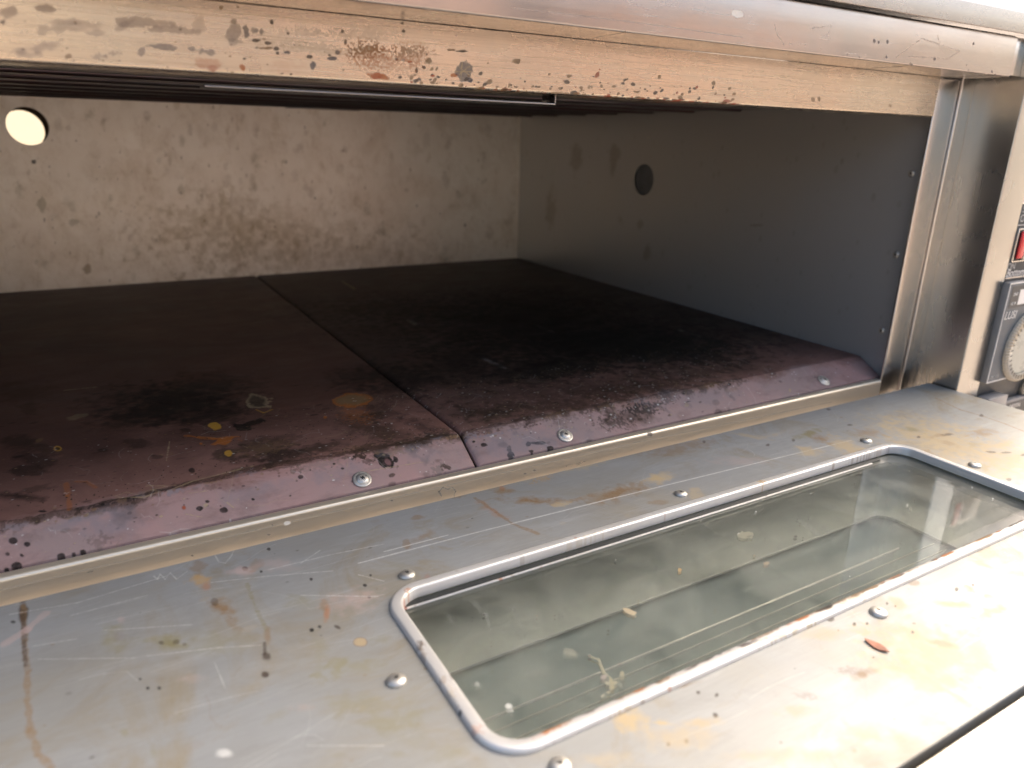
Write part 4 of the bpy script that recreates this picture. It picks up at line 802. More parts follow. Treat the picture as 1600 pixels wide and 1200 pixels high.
 ["b",-0.60368,0.23465,0.00049,4e-05,-6e-05,-0.00037,"D",0.6,0.3,0.9],
 ["b",-0.52144,0.22225,0.00033,2e-05,-2e-05,-0.00023,"N",0.6,0.3,0.9],
 ["b",-0.52325,0.23639,0.00055,4e-05,-3e-05,-0.00037,"V",0.6,0.3,0.9],
 ["b",-0.53078,0.22233,0.00048,3e-05,-3e-05,-0.00034,"V",0.6,0.3,0.9],
 ["b",-0.6058,0.22458,0.00049,4e-05,-6e-05,-0.00038,"D",0.6,0.3,0.9],
 ["b",-0.56203,0.2341,0.0005,4e-05,-5e-05,-0.00036,"D",0.6,0.3,0.9],
 ["b",-0.59277,0.22493,0.00039,3e-05,-5e-05,-0.0003,"N",0.6,0.3,0.9],
 ["b",-0.50567,0.23143,0.0007,5e-05,-4e-05,-0.00046,"N",0.6,0.3,0.9],
 ["b",-0.45195,0.23161,0.0009,6e-05,-2e-05,-0.00056,"D",0.6,0.3,0.9],
 ["b",-0.61099,0.23375,0.00059,5e-05,-8e-05,-0.00046,"D",0.6,0.3,0.9],
 ["b",-0.58671,0.23579,0.00047,4e-05,-5e-05,-0.00035,"N",0.6,0.3,0.9],
 ["b",-0.59111,0.22607,0.00057,4e-05,-7e-05,-0.00043,"D",0.6,0.3,0.9],
 ["b",-0.50713,0.22168,0.00088,5e-05,-5e-05,-0.00059,"D",0.6,0.3,0.9],
 ["b",-0.61087,0.23318,0.00038,3e-05,-5e-05,-0.00029,"V",0.6,0.3,0.9],
 ["b",-0.61046,0.23419,0.00036,3e-05,-5e-05,-0.00028,"V",0.6,0.3,0.9],
 ["b",-0.57882,0.22231,0.0005,3e-05,-5e-05,-0.00037,"D",0.6,0.3,0.9],
 ["b",-0.53091,0.22868,0.00069,5e-05,-5e-05,-0.00048,"D",0.6,0.3,0.9],
 ["b",-0.5349,0.23195,0.00069,5e-05,-5e-05,-0.00047,"D",0.6,0.3,0.9],
 ["b",-0.45479,0.23447,0.00076,5e-05,-2e-05,-0.00047,"N",0.6,0.3,0.9],
 ["b",-0.53974,0.22748,0.00044,3e-05,-3e-05,-0.00031,"V",0.6,0.3,0.9],
 ["b",-0.55073,0.23142,0.00067,5e-05,-6e-05,-0.00048,"N",0.6,0.3,0.9],
 ["b",-0.53084,0.22136,0.00051,3e-05,-3e-05,-0.00036,"D",0.6,0.3,0.9],
 ["b",-0.53344,0.23653,0.00047,4e-05,-3e-05,-0.00032,"D",0.6,0.3,0.9],
 ["b",-0.57286,0.22267,0.00052,3e-05,-5e-05,-0.00038,"V",0.6,0.3,0.9],
 ["b",-0.58661,0.23527,0.00036,3e-05,-4e-05,-0.00027,"D",0.6,0.3,0.9],
 ["b",-0.58936,0.22166,0.00029,2e-05,-3e-05,-0.00022,"D",0.6,0.3,0.9],
 ["b",-0.47852,0.22487,0.0006,4e-05,-2e-05,-0.00038,"N",0.6,0.3,0.9],
 ["b",-0.52828,0.23205,0.00064,5e-05,-4e-05,-0.00044,"V",0.6,0.3,0.9],
 ["b",-0.51409,0.23549,0.00068,5e-05,-4e-05,-0.00045,"N",0.6,0.3,0.9],
 ["b",-0.47419,0.23703,0.00077,6e-05,-2e-05,-0.00049,"N",0.6,0.3,0.9],
 ["b",-0.57777,0.22409,0.00072,5e-05,-7e-05,-0.00053,"V",0.6,0.3,0.9],
 ["b",-0.44811,0.23142,0.00091,6e-05,-2e-05,-0.00056,"V",0.6,0.3,0.9],
 ["b",-0.46954,0.23789,0.00059,5e-05,-2e-05,-0.00037,"V",0.6,0.3,0.9],
 ["b",-0.59271,0.22753,0.0005,4e-05,-6e-05,-0.00038,"V",0.6,0.3,0.9],
 ["b",-0.52918,0.22079,0.00077,5e-05,-5e-05,-0.00053,"N",0.6,0.3,0.9],
 ["b",-0.51346,0.22505,0.00054,3e-05,-3e-05,-0.00037,"D",0.6,0.3,0.9],
 ["b",-0.51768,0.23162,0.00061,4e-05,-4e-05,-0.00041,"D",0.6,0.3,0.9],
 ["b",-0.54826,0.23639,0.00074,6e-05,-6e-05,-0.00052,"D",0.6,0.3,0.9],
 ["b",-0.45344,0.23323,0.00039,3e-05,-1e-05,-0.00024,"D",0.6,0.3,0.9],
 ["b",-0.55495,0.2214,0.00071,4e-05,-6e-05,-0.00051,"N",0.6,0.3,0.9],
 ["b",-0.58816,0.22161,0.00026,2e-05,-3e-05,-0.0002,"V",0.6,0.3,0.9],
 ["b",-0.53578,0.23628,0.00032,3e-05,-2e-05,-0.00022,"D",0.6,0.3,0.9],
 ["b",-0.53161,0.23051,0.00042,3e-05,-3e-05,-0.00029,"V",0.6,0.3,0.9],
 ["b",-0.49857,0.23424,0.00088,7e-05,-4e-05,-0.00058,"N",0.6,0.3,0.9],
 ["b",-0.52082,0.22764,0.0006,4e-05,-4e-05,-0.00041,"N",0.6,0.3,0.9],
 ["b",-0.48398,0.23038,0.00041,3e-05,-2e-05,-0.00026,"V",0.6,0.3,0.9],
 ["b",-0.33585,0.22441,0.00134,7e-05,9e-05,-0.00135,"N",0.7,0.3,0.7],
 ["b",-0.32694,0.22588,0.00136,7e-05,0.0001,-0.00136,"N",0.7,0.3,0.7],
 ["b",-0.28471,0.23303,0.00149,8e-05,0.00016,-0.00141,"N",0.7,0.3,0.7],
 ["b",-0.24002,0.23186,0.00164,9e-05,0.00022,-0.00148,"N",0.7,0.3,0.7],
 ["b",-0.14508,0.22664,0.00199,9e-05,0.00038,-0.00164,"N",0.7,0.3,0.7],
 ["b",-0.13843,0.22693,0.00201,9e-05,0.00039,-0.00165,"N",0.7,0.3,0.7],
 ["b",-0.05811,0.22595,0.00233,9e-05,0.00055,-0.00178,"N",0.7,0.3,0.7],
 ["l",[-0.30758,0.21779,-0.21796,0.21765],0.000711,"D",0.6,0.9,0.2],
],
"fascia": [
 ["l",[-0.2323,0.26216,-0.22851,0.25674,-0.22208,0.25211],0.000512,"N",0.45,0.8,0.4],
 ["l",[-0.20177,0.26239,-0.18204,0.26584,-0.18618,0.25839],0.000547,"N",0.45,0.8,0.4],
 ["l",[-0.11371,0.25258,-0.0897,0.26605,-0.04244,0.26158,-0.05595,0.2557,-0.10017,0.25429],0.000679,"N",0.45,0.8,0.4],
 ["l",[-0.07243,0.2694,-0.06522,0.25994],0.000658,"N",0.45,0.8,0.4],
 ["l",[-0.40793,0.25384,-0.33137,0.2541,-0.25684,0.25345],0.000426,"N",0.35,0.3,0.1],
 ["b",-0.13441,0.26025,0.0013,0.0001,0.00033,-0.0011,"D",0.8,0.3,0.6],
 ["b",-0.13915,0.26063,0.00129,0.0001,0.00032,-0.0011,"D",0.8,0.3,0.6],
 ["b",-0.12534,0.26133,0.00132,0.0001,0.00034,-0.00111,"D",0.8,0.3,0.6],
 ["b",-0.12394,0.25226,0.00134,9e-05,0.00034,-0.00113,"D",0.8,0.3,0.6],
 ["b",-0.07092,0.25469,0.00148,0.0001,0.00042,-0.00119,"D",0.8,0.3,0.6],
 ["b",-0.02789,0.26763,0.00159,0.00012,0.00049,-0.00121,"D",0.8,0.3,0.6],
 ["b",0.00863,0.24912,0.00171,0.0001,0.00056,-0.00129,"D",0.8,0.3,0.6],
 ["b",0.00345,0.25101,0.0017,0.0001,0.00055,-0.00128,"D",0.8,0.3,0.6],
 ["b",-0.09474,0.24871,0.00142,9e-05,0.00039,-0.00117,"D",0.8,0.3,0.6],
 ["b",-0.2628,0.26466,0.00447,-9e-05,-0.00016,-0.0016,"W",0.7,0.2,0.5],
 ["b",-0.40255,0.24105,0.00053,4e-05,1e-05,-0.00033,"N",0.6,0.3,0.7],
 ["b",-0.14453,0.24301,0.00097,6e-05,0.00013,-0.00045,"N",0.6,0.3,0.7],
 ["b",-0.28094,0.24155,0.00072,5e-05,6e-05,-0.00039,"N",0.6,0.3,0.7],
 ["b",-0.22306,0.24196,0.00082,5e-05,8e-05,-0.00041,"N",0.6,0.3,0.7],
 ["b",-0.33721,0.24124,0.00063,5e-05,3e-05,-0.00036,"N",0.6,0.3,0.7],
 ["b",-0.0019,0.24878,0.00126,7e-05,0.00022,-0.00051,"N",0.6,0.3,0.7],
 ["b",-0.39327,0.24106,0.00054,4e-05,1e-05,-0.00034,"N",0.6,0.3,0.7],
 ["b",-0.3681,0.2426,0.00058,5e-05,2e-05,-0.00035,"N",0.6,0.3,0.7],
 ["b",-0.03108,0.25329,0.00119,8e-05,0.0002,-0.00049,"N",0.6,0.3,0.7],
 ["b",-0.16316,0.25128,0.00093,7e-05,0.00012,-0.00044,"N",0.6,0.3,0.7],
 ["b",-0.2598,0.24237,0.00076,5e-05,7e-05,-0.0004,"N",0.6,0.3,0.7],
 ["b",-0.41822,0.24718,0.00051,5e-05,0.0,-0.00032,"N",0.6,0.3,0.7],
 ["b",-0.12861,0.24441,0.001,6e-05,0.00014,-0.00046,"N",0.6,0.3,0.7],
 ["b",-0.14262,0.24646,0.00097,6e-05,0.00013,-0.00045,"N",0.6,0.3,0.7],
 ["b",-0.35733,0.24664,0.0006,5e-05,3e-05,-0.00035,"N",0.6,0.3,0.7],
 ["b",-0.16507,0.24113,0.00093,6e-05,0.00012,-0.00044,"N",0.6,0.3,0.7],
 ["b",-0.34505,0.24771,0.00061,5e-05,3e-05,-0.00035,"N",0.6,0.3,0.7],
 ["b",-0.34061,0.24917,0.00062,5e-05,3e-05,-0.00036,"N",0.6,0.3,0.7],
 ["b",-0.38939,0.24232,0.00055,4e-05,1e-05,-0.00034,"N",0.6,0.3,0.7],
 ["b",-0.40896,0.24771,0.00052,5e-05,1e-05,-0.00032,"N",0.6,0.3,0.7],
 ["b",-0.09713,0.24999,0.00106,7e-05,0.00015,-0.00047,"N",0.6,0.3,0.7],
 ["b",-0.0277,0.24993,0.0012,7e-05,0.0002,-0.0005,"N",0.6,0.3,0.7],
 ["b",-0.38756,0.24587,0.00055,5e-05,2e-05,-0.00034,"N",0.6,0.3,0.7],
 ["b",-0.43906,0.24533,0.00048,4e-05,-0.0,-0.00031,"N",0.6,0.3,0.7],
 ["b",-0.2496,0.24116,0.00077,5e-05,7e-05,-0.0004,"N",0.6,0.3,0.7],
 ["b",-0.16589,0.24774,0.00092,6e-05,0.00011,-0.00044,"N",0.6,0.3,0.7],
 ["b",-0.32232,0.24625,0.00065,5e-05,4e-05,-0.00037,"N",0.6,0.3,0.7],
 ["b",-0.37179,0.24798,0.00057,5e-05,2e-05,-0.00034,"N",0.6,0.3,0.7],
 ["b",-0.38893,0.24262,0.00055,4e-05,1e-05,-0.00034,"N",0.6,0.3,0.7],
 ["b",0.00832,0.24746,0.00129,7e-05,0.00022,-0.00052,"N",0.6,0.3,0.7],
 ["b",-0.35353,0.24447,0.0006,5e-05,3e-05,-0.00035,"N",0.6,0.3,0.7],
 ["b",-0.3927,0.24449,0.00054,4e-05,1e-05,-0.00033,"N",0.6,0.3,0.7],
 ["b",-0.34198,0.24299,0.00062,5e-05,3e-05,-0.00036,"N",0.6,0.3,0.7],
 ["b",-0.00485,0.24131,0.00126,7e-05,0.00021,-0.00052,"N",0.6,0.3,0.7],
 ["b",-0.42316,0.24722,0.0005,4e-05,0.0,-0.00032,"N",0.6,0.3,0.7],
 ["b",-0.36698,0.24119,0.00058,4e-05,2e-05,-0.00035,"N",0.6,0.3,0.7],
 ["b",-0.15144,0.25031,0.00095,7e-05,0.00012,-0.00044,"N",0.6,0.3,0.7],
 ["b",-0.43357,0.24599,0.00048,4e-05,0.0,-0.00031,"N",0.6,0.3,0.7],
 ["b",-0.36317,0.24227,0.00059,5e-05,2e-05,-0.00035,"N",0.6,0.3,0.7],
 ["b",-0.02681,0.25036,0.00121,7e-05,0.0002,-0.0005,"N",0.6,0.3,0.7],
],
"sill": [
 ["l",[-0.65221,-0.00555,-0.53859,-0.00505,-0.42552,-0.00478,-0.27542,-0.00541,-0.0655,-0.00991],0.000603,"D",0.35,0.3,0.15],
 ["l",[-0.42986,-0.01111,-0.43153,-0.00768,-0.42895,-0.0057,-0.42553,-0.00737,-0.42208,-0.00731,-0.42035,-0.01034,-0.4221,-0.01298],0.000777,"K",0.8,0.9,0.3],
 ["b",-0.52208,-0.00518,0.00203,-0.00054,-0.0001,-0.00135,"W",0.6,0.2,0.4],
 ["b",-0.5323,-0.0095,0.00124,-0.00034,-6e-05,-0.00077,"D",0.75,0.3,0.7],
 ["b",-0.53018,-0.00421,0.00074,-0.0002,-4e-05,-0.00046,"D",0.75,0.3,0.7],
 ["b",-0.46189,-0.0063,0.00089,-0.00022,-2e-05,-0.0005,"D",0.75,0.3,0.7],
 ["b",-0.4384,-0.01552,0.00507,-0.00126,-4e-05,-0.00277,"D",0.75,0.3,0.7],
 ["b",-0.37152,-0.01454,0.00147,-0.00034,2e-05,-0.00074,"D",0.75,0.3,0.7],
 ["b",-0.29469,-0.01379,0.00173,-0.00036,7e-05,-0.0008,"D",0.75,0.3,0.7],
 ["b",-0.26642,-0.00173,0.00272,-0.00052,0.00013,-0.00121,"D",0.75,0.3,0.7],
 ["b",-0.3002,-0.01508,0.00128,-0.00027,5e-05,-0.0006,"D",0.75,0.3,0.7],
 ["b",-0.37072,-0.00923,0.00147,-0.00033,2e-05,-0.00074,"D",0.75,0.3,0.7],
 ["b",-0.36343,-0.00855,0.00149,-0.00033,3e-05,-0.00074,"D",0.75,0.3,0.7],
 ["b",-0.57102,-0.01122,0.00067,-0.0002,-5e-05,-0.00044,"D",0.75,0.3,0.7],
 ["b",-0.22137,0.00202,0.00148,-0.00026,9e-05,-0.00063,"D",0.75,0.3,0.7],
],
"back": [
 ["b",-0.59317,0.19685,0.00287,8e-05,-0.00063,-0.00423,"N",0.19917717001661456,0.7,0.9],
 ["b",-0.39163,0.16413,0.00514,4e-05,-0.00106,-0.012,"G",0.23455196311388185,0.7,0.9],
 ["b",-0.17564,-0.00754,0.00534,-0.00039,-0.00028,-0.01164,"T",0.16189336577181804,0.7,0.9],
 ["b",-0.34234,0.05155,0.00479,-0.00024,-0.00038,-0.00528,"N",0.24210754816962587,0.7,0.9],
 ["b",-0.39381,0.12772,0.00586,-7e-05,-0.00065,-0.0074,"G",0.1985562257521289,0.7,0.9],
 ["b",-0.45667,0.08478,0.00236,-8e-05,-0.00031,-0.00292,"N",0.1905833906465364,0.7,0.9],
 ["b",-0.40596,0.07742,0.00293,-0.00011,-0.00062,-0.00681,"N",0.134243940077905,0.7,0.9],
 ["b",-0.08968,0.03634,0.00366,-0.00019,0.0,-0.0066,"N",0.1628511925769875,0.7,0.9],
 ["b",-0.44687,0.10475,0.00354,-9e-05,-0.00077,-0.00745,"N",0.14698554888759646,0.7,0.9],
 ["b",-0.18877,-0.00891,0.00379,-0.00028,-0.00019,-0.00709,"N",0.24641833694649104,0.7,0.9],
 ["b",-0.65193,0.12638,0.00413,-6e-05,-0.00161,-0.00983,"G",0.2822829081130901,0.7,0.9],
 ["b",-0.42613,0.06363,0.00549,-0.00025,-0.00083,-0.0086,"N",0.3130316366920093,0.7,0.9],
 ["b",-0.38652,0.02749,0.00433,-0.00027,-0.00064,-0.00759,"T",0.2889886764782581,0.7,0.9],
 ["b",-0.16731,0.05926,0.00695,-0.00029,-0.00025,-0.0115,"T",0.3135437919451478,0.7,0.9],
 ["b",-0.55035,0.08155,0.00299,-0.00011,-0.00054,-0.00412,"N",0.18751989734207614,0.7,0.9],
 ["b",-0.18025,0.12309,0.00461,-6e-05,-0.00011,-0.0043,"N",0.31050223070183414,0.7,0.9],
 ["b",-0.13341,0.01285,0.00316,-0.0002,-6e-05,-0.00481,"T",0.16255731903956752,0.7,0.9],
 ["b",-0.04326,0.05446,0.0087,-0.00036,0.00015,-0.01074,"N",0.2368615271513803,0.7,0.9],
 ["b",-0.10682,0.09789,0.00596,-0.00014,-3e-05,-0.00565,"T",0.2520268023029531,0.7,0.9],
 ["b",-0.05582,0.13288,0.00449,-3e-05,6e-05,-0.00543,"G",0.26132355297195575,0.7,0.9],
 ["b",-0.22091,0.06612,0.00587,-0.00023,-0.00047,-0.01252,"G",0.181804363406918,0.7,0.9],
 ["b",-0.40151,0.07609,0.00435,-0.00017,-0.00065,-0.00725,"N",0.2997983750706041,0.7,0.9],
 ["b",-0.51664,0.14979,0.00487,-0.0,-0.00149,-0.01194,"T",0.30434088276505256,0.7,0.9],
 ["b",-0.32971,0.05922,0.00264,-0.00012,-0.00032,-0.00473,"N",0.22979346901991382,0.7,0.9],
 ["b",-0.35385,0.16112,0.00293,2e-05,-0.00028,-0.00365,"G",0.2851481466585291,0.7,0.9],
 ["b",-0.27163,0.17682,0.00627,8e-05,-0.00034,-0.00627,"N",0.3042613989801122,0.7,0.9],
 ["b",-0.60656,0.11577,0.00443,-9e-05,-0.0011,-0.00735,"G",0.15542933978974452,0.7,0.9],
 ["b",-0.56181,0.11689,0.0042,-8e-05,-0.00123,-0.009,"G",0.30360128354335014,0.7,0.9],
 ["b",-0.49528,0.16748,0.00249,2e-05,-0.00065,-0.00544,"N",0.2600948892816709,0.7,0.9],
 ["b",-0.09708,0.03701,0.00428,-0.00022,-1e-05,-0.00813,"N",0.2187917821855593,0.7,0.9],
 ["b",-0.28981,0.00198,0.00615,-0.00044,-0.00062,-0.01116,"N",0.12500451343254393,0.7,0.9],
 ["b",-0.40739,0.19966,0.00322,8e-05,-0.00062,-0.0066,"G",0.28503795130604725,0.7,0.9],
 ["b",-0.54687,0.0702,0.00273,-0.00012,-0.00082,-0.00629,"N",0.22688325272513324,0.7,0.9],
 ["b",-0.3291,0.22312,0.00174,6e-05,-0.00013,-0.00179,"N",0.2634670130239626,0.7,0.9],
 ["b",-0.31958,0.03875,0.00424,-0.00023,-0.00031,-0.00474,"T",0.25490060944757237,0.7,0.9],
 ["b",-0.4067,0.04231,0.00271,-0.00015,-0.00041,-0.00459,"N",0.20674382170241112,0.7,0.9],
 ["b",-0.08396,0.23039,0.00391,0.00014,1e-05,-0.00595,"G",0.14767224994552913,0.7,0.9],
 ["b",-0.46378,0.2003,0.00474,0.00012,-0.00097,-0.0087,"N",0.284434565969564,0.7,0.9],
 ["b",-0.54916,0.01904,0.0038,-0.00028,-0.00106,-0.00815,"G",0.12374146233526821,0.7,0.9],
 ["b",-0.39437,0.1374,0.00415,-3e-05,-0.00088,-0.0099,"N",0.23220504487614524,0.7,0.9],
 ["b",-0.37913,0.09194,0.00458,-0.00014,-0.00071,-0.00853,"N",0.1533987253958285,0.7,0.9],
 ["b",-0.48205,0.12541,0.00495,-7e-05,-0.00087,-0.00767,"G",0.3000651263094445,0.7,0.9],
 ["b",-0.6324,0.04912,0.00285,-0.00017,-0.00096,-0.00622,"N",0.12348558952743693,0.7,0.9],
 ["b",-0.50152,0.09375,0.00576,-0.00018,-0.00085,-0.00721,"T",0.25888853126530953,0.7,0.9],
 ["b",-0.44205,0.08242,0.00584,-0.00021,-0.00088,-0.00872,"N",0.2066257867880336,0.7,0.9],
 ["b",-0.49523,0.01189,0.00603,-0.00045,-0.00159,-0.01396,"N",0.26862126141579346,0.7,0.9],
 ["b",-0.35592,0.04687,0.00358,-0.00019,-0.00042,-0.00552,"N",0.12913349957507497,0.7,0.9],
 ["b",-0.41318,0.21069,0.00272,8e-05,-0.00035,-0.00368,"N",0.2058642000007162,0.7,0.9],
 ["b",-0.12989,-0.00912,0.00602,-0.00043,-8e-05,-0.00764,"N",0.2595823137334171,0.7,0.9],
 ["b",-0.09643,0.1168,0.00744,-0.00011,-1e-05,-0.00854,"G",0.23220114430141586,0.7,0.9],
 ["b",-0.46859,0.01443,0.0055,-0.0004,-0.00074,-0.00697,"N",0.18959805827516507,0.7,0.9],
 ["b",-0.45134,0.02807,0.00218,-0.00014,-0.00048,-0.00474,"N",0.31023142041567514,0.7,0.9],
 ["b",-0.19328,0.02085,0.00384,-0.00023,-0.00018,-0.00625,"T",0.30569607771453855,0.7,0.9],
 ["b",-0.31351,0.01763,0.00205,-0.00013,-0.00027,-0.00426,"T",0.24455609615032364,0.7,0.9],
 ["b",-0.56258,0.12908,0.00204,-2e-05,-0.00034,-0.00246,"N",0.18138792247619856,0.7,0.9],
 ["b",-0.31764,0.23389,0.00436,0.00018,-0.00062,-0.00915,"G",0.2137554166368747,0.7,0.9],
 ["b",-0.34851,0.07772,0.00411,-0.00015,-0.0007,-0.00951,"N",0.12116799193444286,0.7,0.9],
 ["b",-0.40756,0.15187,0.00176,0.0,-0.0002,-0.00218,"G",0.19458756780054148,0.7,0.9],
 ["b",-0.36157,0.20533,0.0063,0.00017,-0.00115,-0.01424,"T",0.1965674537331435,0.7,0.9],
 ["b",-0.2175,0.06054,0.00406,-0.00017,-0.00017,-0.00461,"N",0.24496498295616867,0.7,0.9],
 ["b",-0.28752,0.11379,0.00181,-3e-05,-0.00019,-0.00326,"T",0.22472661105899966,0.7,0.9],
 ["b",-0.38479,0.19865,0.00529,0.00013,-0.0006,-0.00684,"N",0.29809966577636454,0.7,0.9],
 ["b",-0.45482,0.12569,0.00384,-5e-05,-0.00084,-0.00793,"G",0.12035586872882602,0.7,0.9],
 ["b",-0.63275,0.15051,0.00146,-0.0,-0.00054,-0.00338,"N",0.12338550005767149,0.7,0.9],
 ["b",-0.38806,0.16068,0.0062,3e-05,-0.00118,-0.01349,"G",0.255387078685013,0.7,0.9],
 ["b",-0.46352,0.02199,0.00482,-0.00033,-0.00061,-0.00579,"G",0.15154148579061172,0.7,0.9],
 ["b",-0.43275,0.0813,0.00397,-0.00014,-0.00094,-0.00952,"G",0.1751857866945211,0.7,0.9],
 ["b",-0.15883,0.21158,0.00275,8e-05,-7e-05,-0.00342,"T",0.22167522882585183,0.7,0.9],
 ["b",-0.40989,0.1769,0.00264,4e-05,-0.00027,-0.00287,"N",0.2263391842274558,0.7,0.9],
 ["b",-0.50158,0.16216,0.00404,2e-05,-0.00076,-0.00626,"G",0.2030909240157373,0.7,0.9],
 ["b",-0.41035,0.13702,0.00338,-2e-05,-0.00048,-0.00514,"N",0.14447903566208714,0.7,0.9],
 ["b",-0.28399,0.03118,0.00405,-0.00023,-0.00033,-0.00607,"N",0.18938987867017182,0.7,0.9],
 ["b",-0.4121,0.09722,0.00568,-0.00016,-0.00107,-0.0115,"N",0.2844435755687029,0.7,0.9],
 ["b",-0.68411,0.04063,0.00419,-0.00028,-0.00122,-0.00721,"T",0.1685023736400853,0.7,0.9],
 ["b",-0.24135,0.09549,0.00592,-0.00016,-0.00042,-0.00978,"G",0.2466361029183368,0.7,0.9],
 ["b",-0.149,0.1932,0.00801,0.00015,-0.00027,-0.01549,"N",0.13764895956145112,0.7,0.9],
 ["b",-0.43769,0.11228,0.00426,-9e-05,-0.00095,-0.00948,"G",0.14272183887667278,0.7,0.9],
 ["b",-0.42542,0.15544,0.00408,1e-05,-0.00081,-0.00824,"N",0.135050643983552,0.7,0.9],
 ["b",-0.64872,0.04614,0.00202,-0.00012,-0.00057,-0.00359,"G",0.20329438767045038,0.7,0.9],
 ["b",-0.33009,0.17863,0.00651,9e-05,-0.00058,-0.00815,"N",0.2742459763370648,0.7,0.9],
 ["b",-0.42993,0.0198,0.00612,-0.00042,-0.0013,-0.01353,"G",0.16337671228522757,0.7,0.9],
 ["b",-0.49014,0.16698,0.0049,4e-05,-0.00103,-0.00878,"T",0.2656126477607099,0.7,0.9],
 ["b",-0.47607,0.06887,0.00317,-0.00014,-0.00058,-0.00528,"N",0.18188553058032378,0.7,0.9],
 ["b",-0.4984,0.0122,0.00491,-0.00037,-0.00069,-0.00604,"T",0.2855307386805125,0.7,0.9],
 ["b",-0.64037,0.0443,0.00476,-0.0003,-0.00094,-0.00602,"N",0.24683518585840758,0.7,0.9],
 ["b",-0.40198,0.14355,0.00204,-1e-05,-0.00023,-0.00252,"N",0.3009006275277737,0.7,0.9],
 ["b",-0.39973,0.21491,0.00299,0.0001,-0.00056,-0.00611,"N",0.20338167672240826,0.7,0.9],
 ["b",-0.1144,0.01623,0.00871,-0.00052,-6e-05,-0.00852,"N",0.15727620187901042,0.7,0.9],
 ["b",-0.38866,0.05413,0.00568,-0.00028,-0.00089,-0.0105,"N",0.2684662315033398,0.7,0.9],
 ["b",-0.57904,0.05472,0.00198,-0.00011,-0.00063,-0.00451,"T",0.27306330374594234,0.7,0.9],
 ["b",-0.54219,0.05555,0.0053,-0.00028,-0.0011,-0.00855,"G",0.21907388057718769,0.7,0.9],
 ["b",-0.49544,0.14963,0.00439,-0.0,-0.00084,-0.00708,"N",0.17412796476167336,0.7,0.9],
 ["b",-0.45946,0.07818,0.00525,-0.0002,-0.00134,-0.01268,"N",0.20397939570893697,0.7,0.9],
 ["b",-0.39349,0.01224,0.00291,-0.00021,-0.00029,-0.00335,"T",0.14279702659151292,0.7,0.9],
 ["b",-0.32033,0.11774,0.00493,-8e-05,-0.00063,-0.0095,"N",0.2560327284111059,0.7,0.9],
 ["b",-0.49305,0.10849,0.00156,-4e-05,-0.00033,-0.00279,"T",0.2671916360722823,0.7,0.9],
 ["b",-0.34624,0.03243,0.0046,-0.00027,-0.00071,-0.00986,"N",0.29301923219866743,0.7,0.9],
 ["b",-0.55651,0.04452,0.00266,-0.00016,-0.00048,-0.00361,"G",0.2530425668453934,0.7,0.9],
 ["b",-0.34605,0.0548,0.00378,-0.00018,-0.00037,-0.00505,"T",0.3000262348488456,0.7,0.9],
 ["b",-0.19007,0.03248,0.00569,-0.00031,-0.00018,-0.00647,"T",0.26406932696187113,0.7,0.9],
 ["b",-0.42328,0.10968,0.00582,-0.00012,-0.00091,-0.00941,"N",0.13589322856263783,0.7,0.9],
 ["b",-0.11136,0.1895,0.00731,0.00013,-6e-05,-0.00948,"N",0.1827159052190736,0.7,0.9],
 ["b",-0.48103,0.07545,0.00571,-0.00023,-0.00128,-0.01139,"N",0.18907833502849297,0.7,0.9],
 ["b",-0.20035,0.16891,0.00464,4e-05,-0.00031,-0.00961,"G",0.21349412739978393,0.7,0.9],
 ["b",-0.54625,0.18502,0.00203,4e-05,-0.0003,-0.00224,"T",0.1941960108145137,0.7,0.9],
 ["b",-0.16354,0.17757,0.00744,9e-05,-0.0002,-0.00952,"T",0.14013716375465307,0.7,0.9],
 ["b",-0.12269,0.02544,0.00843,-0.00047,-0.00012,-0.0136,"G",0.1829008933384808,0.7,0.9],
 ["b",-0.32124,0.19709,0.00317,7e-05,-0.0003,-0.00441,"N",0.16861091949294776,0.7,0.9],
 ["b",-0.30225,0.05114,0.00386,-0.00019,-0.00048,-0.0079,"N",0.18521740620027416,0.7,0.9],
 ["b",-0.56838,0.21437,0.00464,0.00017,-0.00127,-0.00892,"G",0.26116133792198026,0.7,0.9],
 ["b",-0.4218,0.02413,0.0047,-0.00031,-0.00075,-0.00799,"N",0.2211544953556264,0.7,0.9],
 ["b",-0.35685,0.00985,0.00288,-0.0002,-0.00036,-0.0048,"G",0.29395533712931493,0.7,0.9],
 ["b",-0.61928,0.14442,0.00139,-1e-05,-0.00042,-0.0027,"G",0.2144726889003177,0.7,0.9],
 ["b",-0.29915,0.0057,0.00597,-0.00042,-0.0004,-0.00687,"N",0.2611377890670855,0.7,0.9],
 ["b",-0.29211,0.12245,0.00249,-3e-05,-0.0003,-0.00511,"N",0.2533865224102313,0.7,0.9],
 ["b",-0.00697,0.07415,0.00943,-0.00031,0.00026,-0.01099,"N",0.17685763708194813,0.7,0.9],
 ["b",-0.49106,0.1596,0.00284,1e-05,-0.0008,-0.00679,"N",0.14802210556986078,0.7,0.9],
 ["b",-0.55412,0.20817,0.00393,0.00013,-0.0009,-0.00651,"N",0.17643674323462746,0.7,0.9],
 ["b",-0.41631,0.0485,0.00395,-0.00021,-0.00059,-0.00635,"G",0.2884946050652363,0.7,0.9],
 ["b",-0.41264,0.21155,0.00163,5e-05,-0.00033,-0.00348,"N",0.13972417973476875,0.7,0.9],
 ["b",-0.32524,0.04324,0.00372,-0.0002,-0.00046,-0.00697,"N",0.16714243638994747,0.7,0.9],
 ["b",-0.41881,0.0716,0.00314,-0.00013,-0.00063,-0.00674,"T",0.2861883313884068,0.7,0.9],
 ["b",-0.43508,0.20352,0.00352,0.0001,-0.0008,-0.00775,"N",0.15975267568573998,0.7,0.9],
